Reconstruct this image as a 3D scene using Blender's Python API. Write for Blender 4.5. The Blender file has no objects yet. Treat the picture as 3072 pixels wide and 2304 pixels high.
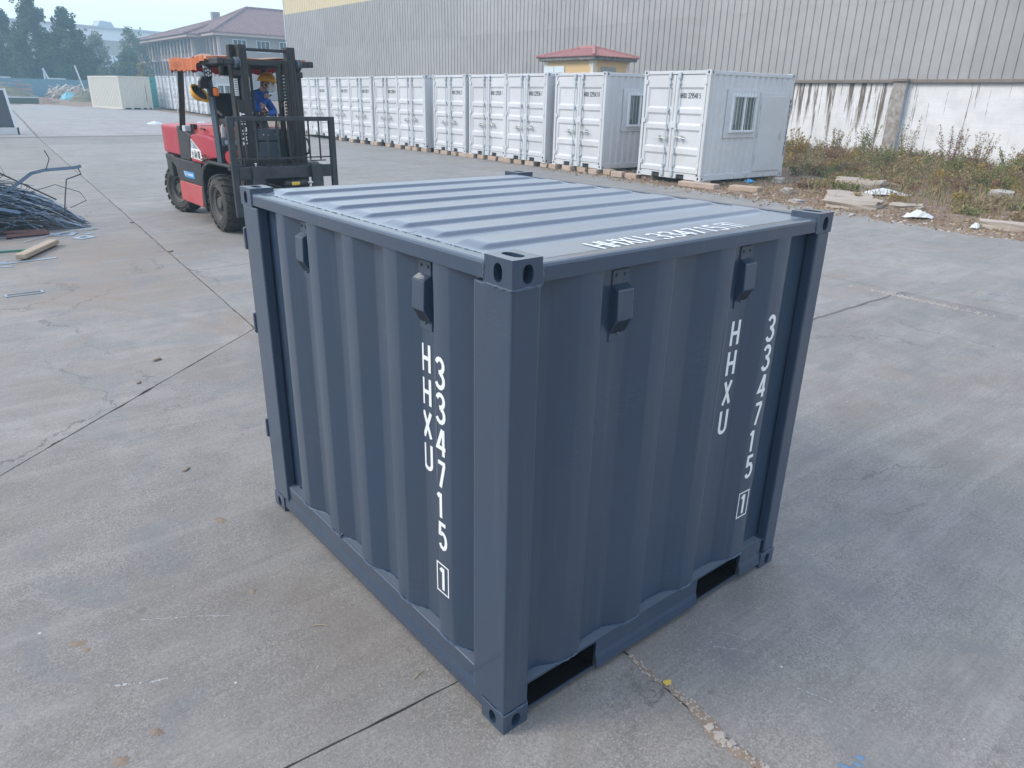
import bpy, bmesh, math, random
import numpy as np
from mathutils import Vector, Matrix
random.seed(7)
rng = np.random.default_rng(7)
SC = bpy.context.scene
COL = SC.collection

# ---------------------------------------------------------------- camera
K = 0.63936
yaw, pitch, roll = 0.87604, -0.37653, 0.02088
cam = bpy.data.cameras.new('camera')
cam.sensor_width = 36.0
cam.sensor_fit = 'HORIZONTAL'
cam.lens = 2172.85 / 3072 * 36.0
cam.clip_end = 3000
cam.clip_start = 0.05
camo = bpy.data.objects.new('camera', cam)
COL.objects.link(camo)
fw = Vector((math.cos(yaw) * math.cos(pitch), math.sin(yaw) * math.cos(pitch), math.sin(pitch)))
rt = fw.cross(Vector((0, 0, 1))).normalized()
up = rt.cross(fw)
rt2 = rt * math.cos(roll) + up * math.sin(roll)
up2 = -rt * math.sin(roll) + up * math.cos(roll)
mw = Matrix((rt2, up2, -fw)).transposed().to_4x4()
mw.translation = Vector((-1.83069 * K, -2.21011 * K, 3.12808 * K))
camo.matrix_world = mw
SC.camera = camo

# ---------------------------------------------------------------- sky, sun, exposure
SUN_EL, SUN_AZ = math.radians(38), 0
sun_dir = Vector((-0.86, 0.50, 0)).normalized() * math.cos(SUN_EL) + Vector((0, 0, math.sin(SUN_EL)))
world = bpy.data.worlds.new('World')
SC.world = world
world.use_nodes = True
wn = world.node_tree
bg = wn.nodes['Background']
sky = wn.nodes.new('ShaderNodeTexSky')
sky.sky_type = 'NISHITA'
sky.sun_disc = False
sky.sun_elevation = SUN_EL
sky.sun_rotation = math.atan2(sun_dir.x, sun_dir.y)
sky.air_density = 1.0
sky.dust_density = 2.0
sky.ozone_density = 2.0
# hazy, lightly overcast day: a milky veil in front of the clear sky, brighter and bluer towards the zenith
wtc = wn.nodes.new('ShaderNodeTexCoord')
wsx = wn.nodes.new('ShaderNodeSeparateXYZ')
wn.links.new(wtc.outputs['Generated'], wsx.inputs[0])
wr = wn.nodes.new('ShaderNodeValToRGB')
wr.color_ramp.elements[0].position = 0.0
wr.color_ramp.elements[0].color = (0.585, 0.66, 0.675, 1)
wr.color_ramp.elements[1].position = 1.0
wr.color_ramp.elements[1].color = (0.60, 0.70, 0.94, 1)
wn.links.new(wsx.outputs[2], wr.inputs[0])
wsc = wn.nodes.new('ShaderNodeVectorMath')
wsc.operation = 'SCALE'
wsc.inputs['Scale'].default_value = 14.8
wn.links.new(wr.outputs[0], wsc.inputs[0])
wmx = wn.nodes.new('ShaderNodeMix')
wmx.data_type = 'RGBA'
wmx.inputs[0].default_value = 0.82
wn.links.new(sky.outputs[0], wmx.inputs[6])
wn.links.new(wsc.outputs[0], wmx.inputs[7])
wn.links.new(wmx.outputs[2], bg.inputs[0])
bg.inputs[1].default_value = 0.12
sun = bpy.data.lights.new('sun', 'SUN')
sun.energy = 2.4
sun.angle = math.radians(22)
sun.color = (1.0, 0.91, 0.80)
suno = bpy.data.objects.new('sun', sun)
COL.objects.link(suno)
suno.rotation_euler = (-sun_dir).to_track_quat('-Z', 'Y').to_euler()
vs = SC.view_settings
vs.view_transform = 'Standard'
vs.look = 'None'
vs.exposure = 0.28
vs.gamma = 1.0
vs.use_curve_mapping = False
SC.cycles.volume_bounces = 1
SC.cycles.max_bounces = 8

# ---------------------------------------------------------------- node materials
def N(nt, typ, ins=None, **kw):
    n = nt.nodes.new(typ)
    for k, v in kw.items():
        setattr(n, k, v)
    for k, v in (ins or {}).items():
        if hasattr(v, 'node') or isinstance(v, bpy.types.NodeSocket):
            nt.links.new(v, n.inputs[k])
        else:
            n.inputs[k].default_value = v
    return n

def c4(c):
    return (c[0], c[1], c[2], 1.0)

def ramp(nt, fac, stops):
    n = nt.nodes.new('ShaderNodeValToRGB')
    e = n.color_ramp.elements
    while len(e) > 1:
        e.remove(e[-1])
    e[0].position = stops[0][0]
    e[0].color = c4(stops[0][1]) if not isinstance(stops[0][1], (int, float)) else (stops[0][1],) * 3 + (1,)
    for p, c in stops[1:]:
        x = e.new(p)
        x.color = c4(c) if not isinstance(c, (int, float)) else (c, c, c, 1)
    nt.links.new(fac, n.inputs[0])
    return n.outputs[0]

def mix(nt, fac, a, b, typ='MIX'):
    n = nt.nodes.new('ShaderNodeMix')
    n.data_type = 'RGBA'
    n.blend_type = typ
    for i, v in ((0, fac), (6, a), (7, b)):
        if isinstance(v, bpy.types.NodeSocket):
            nt.links.new(v, n.inputs[i])
        elif i == 0:
            n.inputs[0].default_value = v
        else:
            n.inputs[i].default_value = c4(v)
    return n.outputs[2]

def mth(nt, op, a, b=None, c=None, clamp=False):
    n = nt.nodes.new('ShaderNodeMath')
    n.operation = op
    n.use_clamp = clamp
    for i, v in enumerate((a, b, c)):
        if v is None:
            continue
        if isinstance(v, bpy.types.NodeSocket):
            nt.links.new(v, n.inputs[i])
        else:
            n.inputs[i].default_value = v
    return n.outputs[0]

def noise(nt, vec, scale, detail=4, rough=0.55, dist=0.0):
    n = N(nt, 'ShaderNodeTexNoise', {'Vector': vec, 'Scale': scale, 'Detail': detail, 'Roughness': rough, 'Distortion': dist})
    return n.outputs['Fac']

def mapping(nt, vec, scale=(1, 1, 1), rot=(0, 0, 0), loc=(0, 0, 0)):
    n = N(nt, 'ShaderNodeMapping', {'Vector': vec, 'Scale': scale, 'Rotation': rot, 'Location': loc})
    return n.outputs[0]

def newmat(name):
    m = bpy.data.materials.new(name)
    m.use_nodes = True
    nt = m.node_tree
    return m, nt, nt.nodes['Principled BSDF']

def bump(nt, b, height, strength, dist):
    n = N(nt, 'ShaderNodeBump', {'Height': height, 'Strength': strength, 'Distance': dist})
    nt.links.new(n.outputs[0], b.inputs['Normal'])
    return n

def paint(name, col, rough=0.45, metal=0.0, var=0.12, vscale=3.0, bmp=0.0, bscale=60.0, dirt=None, dirt_amt=0.0, dirt_scale=2.5, spec=0.5, shade=0.0):
    m, nt, b = newmat(name)
    tc = nt.nodes.new('ShaderNodeTexCoord')
    vec = tc.outputs['Object']
    oi = nt.nodes.new('ShaderNodeObjectInfo')
    off = N(nt, 'ShaderNodeVectorMath', {0: vec, 1: (0, 0, 0)}, operation='ADD')
    sc = N(nt, 'ShaderNodeVectorMath', {0: (37.0, 53.0, 71.0)}, operation='SCALE')
    nt.links.new(oi.outputs['Random'], sc.inputs['Scale'])
    nt.links.new(sc.outputs[0], off.inputs[1])
    v = off.outputs[0]
    n1 = noise(nt, v, vscale, 5, 0.6)
    lo = [max(0, c * (1 - var)) for c in col]
    hi = [min(1, c * (1 + var)) for c in col]
    c = mix(nt, n1, lo, hi)
    if dirt is not None:
        n2 = noise(nt, v, dirt_scale, 8, 0.68, 0.4)
        f = ramp(nt, n2, [(0.5 - 0.12, 0.0), (0.5 + 0.22, 1.0)])
        f = mth(nt, 'MULTIPLY', f, dirt_amt)
        c = mix(nt, f, c, dirt)
    if shade:
        k_ = mth(nt, 'MULTIPLY_ADD', oi.outputs['Random'], shade, 1 - shade / 2)
        kc = N(nt, 'ShaderNodeCombineColor', {0: k_, 1: k_, 2: k_})
        c = mix(nt, 1.0, c, kc.outputs[0], 'MULTIPLY')
    nt.links.new(c, b.inputs['Base Color'])
    r = mth(nt, 'MULTIPLY_ADD', n1, 0.18, rough - 0.09)
    nt.links.new(r, b.inputs['Roughness'])
    b.inputs['Metallic'].default_value = metal
    b.inputs['Specular IOR Level'].default_value = spec
    if bmp:
        n3 = noise(nt, v, bscale, 4, 0.6)
        bump(nt, b, n3, bmp, 0.01)
    return m

# ---------------------------------------------------------------- mesh helpers
class MB:
    def __init__(s):
        s.v, s.f, s.m = [], [], []

    def add(s, vs, fs, m=0):
        o = len(s.v)
        s.v += [tuple(x) for x in vs]
        s.f += [tuple(o + i for i in f) for f in fs]
        s.m += [m] * len(fs)
        return s

    def box(s, a, b, m=0):
        x0, y0, z0 = [min(p, q) for p, q in zip(a, b)]
        x1, y1, z1 = [max(p, q) for p, q in zip(a, b)]
        vs = [(x0, y0, z0), (x1, y0, z0), (x1, y1, z0), (x0, y1, z0), (x0, y0, z1), (x1, y0, z1), (x1, y1, z1), (x0, y1, z1)]
        return s.add(vs, [(3, 2, 1, 0), (4, 5, 6, 7), (0, 1, 5, 4), (1, 2, 6, 5), (2, 3, 7, 6), (3, 0, 4, 7)], m)

    def obox(s, c, size, rot, m=0):
        """box centred at c, rotated by Matrix rot (3x3)"""
        hx, hy, hz = [q / 2 for q in size]
        vs = [(-hx, -hy, -hz), (hx, -hy, -hz), (hx, hy, -hz), (-hx, hy, -hz), (-hx, -hy, hz), (hx, -hy, hz), (hx, hy, hz), (-hx, hy, hz)]
        c = Vector(c)
        vs = [tuple(c + rot @ Vector(q)) for q in vs]
        return s.add(vs, [(3, 2, 1, 0), (4, 5, 6, 7), (0, 1, 5, 4), (1, 2, 6, 5), (2, 3, 7, 6), (3, 0, 4, 7)], m)

    def prism(s, pts, axis, a, b, m=0):
        """2-d polygon extruded along axis (0 x, 1 y, 2 z) from a to b; pts are the other two coords in order"""
        def P(p, t):
            q = list(p)
            q.insert(axis, t)
            return tuple(q)
        n = len(pts)
        vs = [P(p, a) for p in pts] + [P(p, b) for p in pts]
        fs = [tuple(range(n - 1, -1, -1)), tuple(range(n, 2 * n))]
        fs += [(i, (i + 1) % n, n + (i + 1) % n, n + i) for i in range(n)]
        return s.add(vs, fs, m)

    def tube(s, pts, r, n=8, cap=True, m=0, closed=False):
        pts = [Vector(p) for p in pts]
        rs = r if isinstance(r, (list, tuple)) else [r] * len(pts)
        vs, fs = [], []
        pu = None
        L = len(pts)
        for i, p in enumerate(pts):
            if closed:
                d = pts[(i + 1) % L] - pts[i - 1]
            else:
                d = pts[min(i + 1, L - 1)] - pts[max(i - 1, 0)]
            if d.length < 1e-9:
                d = Vector((0, 0, 1))
            d.normalize()
            if pu is None:
                pu = d.orthogonal()
            u = (pu - d * pu.dot(d))
            if u.length < 1e-6:
                u = d.orthogonal()
            u.normalize()
            pu = u
            w = d.cross(u)
            for k in range(n):
                a = 2 * math.pi * (k + 0.5) / n
                vs.append(tuple(p + (u * math.cos(a) + w * math.sin(a)) * rs[i]))
        for i in range(L if closed else L - 1):
            for k in range(n):
                a, b = i * n + k, i * n + (k + 1) % n
                j = ((i + 1) % L) * n
                fs.append((a, b, j + (k + 1) % n, j + k))
        if cap and not closed:
            fs.append(tuple(range(n - 1, -1, -1)))
            fs.append(tuple((L - 1) * n + k for k in range(n)))
        return s.add(vs, fs, m)

    def lathe(s, prof, c, axis, n=24, m=0, full=True):
        """profile [(along, radius)] turned about the axis direction through c"""
        ax = Vector(axis).normalized()
        u = ax.orthogonal().normalized()
        w = ax.cross(u)
        c = Vector(c)
        vs, fs = [], []
        for t, r in prof:
            for k in range(n):
                a = 2 * math.pi * k / n
                vs.append(tuple(c + ax * t + (u * math.cos(a) + w * math.sin(a)) * r))
        for i in range(len(prof) - 1):
            for k in range(n):
                fs.append((i * n + k, i * n + (k + 1) % n, (i + 1) * n + (k + 1) % n, (i + 1) * n + k))
        return s.add(vs, fs, m)

    def quad(s, a, b, c, d, m=0):
        return s.add([a, b, c, d], [(0, 1, 2, 3)], m)

    def face_hole(s, o, U, V, hc, hr, nrm, depth, n=20, m=0, mi=0, power=2.0):
        """rectangle o + U,V with an oval hole (centre hc, radii hr in U/V lengths) and a tube going in by depth"""
        o, U, V, nrm = Vector(o), Vector(U), Vector(V), Vector(nrm).normalized()
        lu, lv = U.length, V.length
        u, v = U / lu, V / lv
        angs = [2 * math.pi * k / n for k in range(n)]
        for cx, cy in ((0, 0), (lu, 0), (lu, lv), (0, lv)):
            angs.append(math.atan2(cy - hc[1], cx - hc[0]) % (2 * math.pi))
        angs = sorted(set(round(a, 5) for a in angs))
        inn, out, deep = [], [], []
        for a in angs:
            ca, sa = math.cos(a), math.sin(a)
            rr = (abs(ca / hr[0]) ** power + abs(sa / hr[1]) ** power) ** (-1 / power)
            inn.append(o + u * (hc[0] + ca * rr) + v * (hc[1] + sa * rr))
            t = 1e9
            if ca > 1e-9: t = min(t, (lu - hc[0]) / ca)
            if ca < -1e-9: t = min(t, -hc[0] / ca)
            if sa > 1e-9: t = min(t, (lv - hc[1]) / sa)
            if sa < -1e-9: t = min(t, -hc[1] / sa)
            out.append(o + u * (hc[0] + ca * t) + v * (hc[1] + sa * t))
        deep = [p - nrm * depth for p in inn]
        k = len(angs)
        vs = out + inn + deep
        fs = []
        flip = u.cross(v).dot(nrm) < 0
        for i in range(k):
            j = (i + 1) % k
            q = [(i, j, k + j, k + i), (k + i, k + j, 2 * k + j, 2 * k + i)]
            for f in q:
                fs.append(f[::-1] if flip else f)
        s.add(vs, fs, m)
        s.add(deep, [tuple(range(k)) if not flip else tuple(range(k - 1, -1, -1))], mi)
        return s

    def build(s, name, mats, parent=None, smooth=False, bevel=0.0, seg=1, world=None, share=None, sharp=35):
        me = bpy.data.meshes.new(name)
        vs = s.v
        if world is not None:
            w = Vector(world)
            vs = [(a - w.x, b - w.y, c - w.z) for a, b, c in vs]
        me.from_pydata(vs, [], s.f)
        if not isinstance(mats, (list, tuple)):
            mats = [mats]
        for m in mats:
            me.materials.append(m)
        if any(s.m):
            me.polygons.foreach_set('material_index', s.m)
        if bevel:
            bm = bmesh.new()
            bm.from_mesh(me)
            bmesh.ops.remove_doubles(bm, verts=bm.verts, dist=1e-5)
            es = [e for e in bm.edges if len(e.link_faces) == 2 and e.calc_face_angle(0) > math.radians(30)]
            bmesh.ops.bevel(bm, geom=es, offset=bevel, segments=seg, profile=0.6, affect='EDGES', clamp_overlap=True)
            bm.to_mesh(me)
            bm.free()
        if smooth:
            me.polygons.foreach_set('use_smooth', [True] * len(me.polygons))
            me.set_sharp_from_angle(angle=math.radians(sharp))
        me.update()
        ob = bpy.data.objects.new(name, me)
        COL.objects.link(ob)
        if parent is not None:
            ob.parent = parent
        return ob

def tag(o, label=None, cat=None, group=None, kind=None):
    if label: o['label'] = label
    if cat: o['category'] = cat
    if group: o['group'] = group
    if kind: o['kind'] = kind
    return o

def thing(name, label, cat, loc=(0, 0, 0), rz=0.0, group=None):
    o = bpy.data.objects.new(name, None)
    o.empty_display_size = 0.2
    COL.objects.link(o)
    o.location = loc
    o.rotation_euler = (0, 0, rz)
    return tag(o, label, cat, group)

KIDS = {}
def copy_tree(o, parent=None):
    c = o.copy()
    COL.objects.link(c)
    if parent is not None:
        c.parent = parent
    for ch in o.children:
        copy_tree(ch, c)
    return c

def gz(y):
    return 0.013 * min(max(0.0, y - 36), 79)

# stroke lettering ------------------------------------------------------------
def arc(cx, cy, rx, ry, a0, a1, n=7):
    return [(cx + rx * math.cos(math.radians(a0 + (a1 - a0) * i / (n - 1))), cy + ry * math.sin(math.radians(a0 + (a1 - a0) * i / (n - 1)))) for i in range(n)]
GL = {
 'H': [[(0, 0), (0, 1)], [(.42, 0), (.42, 1)], [(0.05, .5), (.37, .5)]],
 'X': [[(0, 0), (.42, 1)], [(.42, 0), (.0, 1)]],
 'U': [[(0, 1), (0, .2)] + arc(.21, .2, .21, .2, 180, 360) + [(.42, 1)]],
 '3': [arc(.2, .77, .2, .23, 160, -75, 9) + [(.14, .53)], arc(.2, .25, .22, .25, 80, -160, 9)],
 '4': [[(.33, 0), (.33, 1.0)], [(.29, 1.0), (0, .30), (.46, .30)]],
 '7': [[(0, .96), (.42, .96)], [(.37, .93), (.13, 0)]],
 '1': [[(.24, 0), (.24, 1.0)], [(.06, .82), (.20, .97)]],
 '5': [[(.38, 1), (.05, 1), (.03, .58)] + arc(.2, .32, .2, .32, 125, -150, 10)],
 '2': [arc(.2, .77, .2, .23, 165, -20, 8) + [(0, 0), (.42, 0)]],
 '9': [arc(.21, .72, .21, .28, 0, 360, 12), [(.42, .72)] + arc(.21, .25, .21, .25, 0, -150, 7)],
 '8': [arc(.21, .76, .19, .24, -90, 270, 12), arc(.21, .26, .21, .26, 90, 450, 12)],
 '6': [arc(.21, .28, .21, .28, 180, 540, 12), [(.0, .28)] + arc(.21, .75, .21, .25, 180, 30, 7)],
 '0': [arc(.21, .79, .21, .21, 0, 180) + arc(.21, .21, .21, .21, 180, 360) + [(.42, .79)]],
 'T': [[(0, 1), (.42, 1)], [(.21, .95), (.21, 0)]],
 'A': [[(0, 0), (.21, 1), (.42, 0)], [(.09, .32), (.33, .32)]],
 'I': [[(.21, 0), (.21, 1)]],
 'L': [[(0, 1), (0, 0), (.4, 0)]],
 'F': [[(0, 0), (0, 1), (.4, 1)], [(.05, .52), (.34, .52)]],
 'S': [arc(.2, .76, .2, .24, 20, 250, 8) + arc(.2, .25, .21, .25, 70, -160, 8)],
 'V': [[(0, 1), (.21, 0), (.42, 1)]],
 '[': [[(-.12, -.14), (.54, -.14), (.54, 1.14), (-.12, 1.14), (-.12, -.14)]],
 '台': [[(.45, 1), (.15, .62), (.85, .68)], [(.66, .82), (.92, .56)], [(.2, .45), (.8, .45), (.8, .02), (.2, .02), (.2, .45)]],
 '励': [[(0, .96), (.55, .96)], [(.08, .92), (.02, .02)], [(.12, .68), (.55, .68)], [(.3, .64), (.26, .3), (.12, .02)], [(.3, .42), (.5, .42), (.46, .04), (.36, .06)], [(.58, .7), (.98, .7), (.92, .03), (.8, .08)], [(.76, 1), (.72, .4), (.56, .02)]],
 '福': [[(.15, 1), (.22, .88)], [(0, .8), (.36, .8), (.02, .4)], [(.19, .58), (.19, 0)], [(.24, .55), (.36, .44)], [(.46, .96), (1, .96)], [(.54, .82), (.92, .82), (.92, .62), (.54, .62), (.54, .82)], [(.5, .48), (.96, .48), (.96, .02), (.5, .02), (.5, .48)], [(.73, .46), (.73, .04)], [(.52, .25), (.94, .25)]],
}
def ribbon(mb, pts, w, fn, h, m=0):
    pts = [Vector(p) for p in pts]
    closed = (pts[0] - pts[-1]).length < 1e-6
    if closed:
        pts = pts[:-1]
    n = len(pts)
    vs = []
    for i in range(n):
        if closed:
            a, b, c = pts[i - 1], pts[i], pts[(i + 1) % n]
        else:
            a, b, c = pts[max(i - 1, 0)], pts[i], pts[min(i + 1, n - 1)]
        d1 = (b - a).normalized() if (b - a).length > 1e-9 else (c - b).normalized()
        d2 = (c - b).normalized() if (c - b).length > 1e-9 else d1
        t = (d1 + d2)
        t = t.normalized() if t.length > 1e-6 else d1
        nn = Vector((-t.y, t.x))
        k = 1 / max(0.45, nn.dot(Vector((-d1.y, d1.x))))
        e = Vector((0, 0))
        vs.append(fn(b.x + nn.x * w / 2 * k, b.y + nn.y * w / 2 * k, h))
        vs.append(fn(b.x - nn.x * w / 2 * k, b.y - nn.y * w / 2 * k, h))
    fs = []
    for i in range(n if closed else n - 1):
        j = (i + 1) % n
        fs.append((2 * i + 1, 2 * j + 1, 2 * j, 2 * i))
    mb.add(vs, fs, m)

def glyph(mb, ch, fn, size, wk=0.13, aspect=1.0, h0=0.0, m=0):
    """draw a character; fn(u, v, h) maps text coords (metres) to space, baseline at (0,0)"""
    for i, st in enumerate(GL.get(ch, [])):
        ribbon(mb, [(x * size * aspect, y * size) for x, y in st], wk * size if ch != '[' else wk * size * 0.45, fn, h0 + i * 0.0004, m)

def text(mb, s, fn, size, adv=0.62, wk=0.13, aspect=1.0, m=0):
    x = 0
    for ch in s:
        if ch != ' ':
            glyph(mb, ch, lambda u, v, h, x=x: fn(u + x, v, h), size, wk, aspect, 0.0, m)
        x += size * adv * (0.62 if ch == ' ' else 1)
    return x
# ================================================================ materials
def concrete(name, streak_rot, base=(0.268, 0.252, 0.232), tint=(1, 1, 1), seed=0.0, streak=0.5):
    m, nt, b = newmat(name)
    geo = nt.nodes.new('ShaderNodeNewGeometry')
    P = mapping(nt, geo.outputs['Position'], loc=(seed, seed * 2.3, 0))
    big = noise(nt, P, 0.55, 5, 0.6, 0.3)
    mid = noise(nt, P, 3.2, 7, 0.68, 0.4)
    grain = noise(nt, P, 55, 5, 0.75)
    fine = noise(nt, P, 210, 3, 0.7)
    st = mapping(nt, P, scale=(1.3, 34, 1), rot=(0, 0, streak_rot))
    sn = noise(nt, st, 1.6, 5, 0.68, 0.15)
    st2 = mapping(nt, P, scale=(0.5, 5, 1), rot=(0, 0, streak_rot + 0.06))
    sn2 = noise(nt, st2, 1.2, 6, 0.6, 0.5)
    oi = nt.nodes.new('ShaderNodeObjectInfo')
    col = [q * t for q, t in zip(base, tint)]
    c = ramp(nt, big, [(0.28, [q * 0.74 for q in col]), (0.5, col), (0.74, [min(1, q * 1.22) for q in col])])
    c = mix(nt, ramp(nt, mid, [(0.3, 0.75), (0.66, 0.0)]), c, [q * 0.60 for q in col])
    # brushed streaks left by the broom and by tyres
    f = mth(nt, 'MULTIPLY', ramp(nt, sn, [(0.36, 1.0), (0.56, 0.0)]), streak)
    c = mix(nt, f, c, [q * 0.60 for q in col])
    f = mth(nt, 'MULTIPLY', ramp(nt, sn2, [(0.5, 0.0), (0.72, 1.0)]), 0.45)
    c = mix(nt, f, c, [min(1, q * 1.25) for q in col])
    f = mth(nt, 'MULTIPLY', ramp(nt, grain, [(0.34, 1.0), (0.52, 0.0)]), 0.30)
    c = mix(nt, f, c, [q * 0.5 for q in col])
    f = mth(nt, 'MULTIPLY', ramp(nt, grain, [(0.55, 0.0), (0.72, 1.0)]), 0.25)
    c = mix(nt, f, c, [min(1, q * 1.5) for q in col])
    f = mth(nt, 'MULTIPLY', ramp(nt, fine, [(0.55, 0.0), (0.75, 1.0)]), 0.35)
    c = mix(nt, f, c, [q * 0.62 for q in col])
    agg = N(nt, 'ShaderNodeTexVoronoi', {'Vector': P, 'Scale': 170.0}, feature='F1')
    ag = N(nt, 'ShaderNodeSeparateColor', {0: agg.outputs['Color']})
    wear = ramp(nt, noise(nt, mapping(nt, P, loc=(2, 7, 0)), 2.2, 5, 0.65), [(0.38, 0.35), (0.62, 1.0)])
    f = mth(nt, 'MULTIPLY', mth(nt, 'GREATER_THAN', ag.outputs[0], 0.72), wear)
    c = mix(nt, mth(nt, 'MULTIPLY', f, 0.33), c, [min(1, q * 1.55) for q in col])
    f = mth(nt, 'MULTIPLY', mth(nt, 'LESS_THAN', ag.outputs[1], 0.30), wear)
    c = mix(nt, mth(nt, 'MULTIPLY', f, 0.44), c, [q * 0.45 for q in col])
    # long hairline cracks
    hc = N(nt, 'ShaderNodeTexVoronoi', {'Vector': mapping(nt, P, loc=(5.2, 1.7, 0)), 'Scale': 0.34}, feature='DISTANCE_TO_EDGE')
    hw = mth(nt, 'MULTIPLY_ADD', noise(nt, P, 3.0, 6, 0.7), 0.16, -0.08)
    hd = mth(nt, 'ABSOLUTE', mth(nt, 'ADD', mth(nt, 'SUBTRACT', hc.outputs['Distance'], 0.06), hw))
    hk = ramp(nt, noise(nt, mapping(nt, P, loc=(1, 9, 0)), 0.5, 2, 0.5), [(0.5, 0.0), (0.56, 1.0)])
    hf = mth(nt, 'MULTIPLY', mth(nt, 'LESS_THAN', hd, 0.0028), hk)
    c = mix(nt, mth(nt, 'MULTIPLY', hf, 0.7), c, [q * 0.35 for q in col])
    # rust-brown dust by the scrap heap
    for cx, cy, rad_ in ((0.4, 7.2, 1.3), (0.7, 9.2, 1.6), (-.6, 10.6, 1.5), (1.0, 5.2, .5)):
        vv = N(nt, 'ShaderNodeVectorMath', {0: geo.outputs['Position'], 1: (cx, cy, 0)}, operation='DISTANCE')
        mk = mth(nt, 'SUBTRACT', 1.0, mth(nt, 'DIVIDE', vv.outputs['Value'], rad_), clamp=True)
        mk = mth(nt, 'MULTIPLY', mth(nt, 'MULTIPLY', mk, 1.1, clamp=True), ramp(nt, mid, [(0.40, 0.08), (0.62, 0.75)]))
        c = mix(nt, mk, c, (0.215, 0.155, 0.115))
    # curved tyre marks
    for cx, cy, rad_, wd, am, tc3 in ((-4.2, 3.4, 5.3, .085, .34, (.17, .13, .105)), (-4.2, 3.4, 5.62, .06, .26, (.17, .13, .105)), (9.5, -7.5, 9.4, .10, .22, (.13, .13, .135)), (9.5, -7.5, 10.1, .12, .2, (.13, .13, .135)), (15.5, -3.0, 9.6, .11, .2, (.14, .14, .15)), (3.0, 21.0, 9.3, .10, .22, (.15, .145, .14))):
        vv = N(nt, 'ShaderNodeVectorMath', {0: geo.outputs['Position'], 1: (cx, cy, 0)}, operation='DISTANCE')
        dv = mth(nt, 'ABSOLUTE', mth(nt, 'SUBTRACT', vv.outputs['Value'], rad_))
        mk = mth(nt, 'SUBTRACT', 1.0, mth(nt, 'DIVIDE', dv, wd), clamp=True)
        mk = mth(nt, 'MULTIPLY', mth(nt, 'POWER', mk, 0.6), ramp(nt, mid, [(0.36, 0.15), (0.6, 1.0)]))
        mk = mth(nt, 'MULTIPLY', mk, ramp(nt, big, [(0.38, 0.0), (0.52, am)]))
        c = mix(nt, mk, c, tc3)
    # oil and damp spots, brown dust patches, white spatter
    vo = N(nt, 'ShaderNodeTexVoronoi', {'Vector': P, 'Scale': 5.5, 'Randomness': 1.0}, feature='F1')
    vr = N(nt, 'ShaderNodeSeparateColor', {0: vo.outputs['Color']})
    wob = noise(nt, P, 26, 3, 0.6)
    dd = mth(nt, 'ADD', vo.outputs['Distance'], mth(nt, 'MULTIPLY_ADD', wob, 0.16, -0.08))
    rad = mth(nt, 'MULTIPLY', vr.outputs[1], 0.14)
    spot = mth(nt, 'LESS_THAN', dd, rad)
    keep = mth(nt, 'GREATER_THAN', vr.outputs[0], 0.66)
    c = mix(nt, mth(nt, 'MULTIPLY', mth(nt, 'MULTIPLY', spot, keep), 0.48), c, [q * 0.5 for q in col])
    vo2 = N(nt, 'ShaderNodeTexVoronoi', {'Vector': mapping(nt, P, loc=(3.3, 8.1, 0)), 'Scale': 5.5}, feature='F1')
    vr2 = N(nt, 'ShaderNodeSeparateColor', {0: vo2.outputs['Color']})
    dd2 = mth(nt, 'ADD', vo2.outputs['Distance'], mth(nt, 'MULTIPLY_ADD', wob, 0.06, -0.03))
    sp2 = mth(nt, 'MULTIPLY', mth(nt, 'LESS_THAN', dd2, mth(nt, 'MULTIPLY', vr2.outputs[1], 0.035)), mth(nt, 'GREATER_THAN', vr2.outputs[0], 0.72))
    c = mix(nt, mth(nt, 'MULTIPLY', sp2, 0.85), c, (0.62, 0.63, 0.64))
    dn = noise(nt, mapping(nt, P, loc=(11, 5, 0)), 1.1, 6, 0.62, 0.6)
    c = mix(nt, mth(nt, 'MULTIPLY', ramp(nt, dn, [(0.50, 0.0), (0.75, 1.0)]), 0.42), c, (0.20, 0.165, 0.135))
    ds = noise(nt, mapping(nt, P, loc=(-7, 21, 0)), 1.7, 6, 0.62, 0.8)
    c = mix(nt, mth(nt, 'MULTIPLY', ramp(nt, ds, [(0.53, 0.0), (0.68, 1.0)]), 0.42), c, (0.15, 0.165, 0.18))
    tintv = mth(nt, 'MULTIPLY_ADD', oi.outputs['Random'], 0.20, 0.90)
    tv = N(nt, 'ShaderNodeCombineColor', {0: tintv, 1: tintv, 2: tintv})
    c = mix(nt, 1.0, c, tv.outputs[0], 'MULTIPLY')
    nt.links.new(c, b.inputs['Base Color'])
    b.inputs['Roughness'].default_value = 0.78
    b.inputs['Specular IOR Level'].default_value = 0.35
    hsum = mth(nt, 'ADD', mth(nt, 'MULTIPLY', sn, 0.45 * streak), mth(nt, 'ADD', mth(nt, 'MULTIPLY', grain, 0.45), mth(nt, 'MULTIPLY', mid, 0.7)))
    bump(nt, b, hsum, 0.55, 0.012)
    return m

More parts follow.
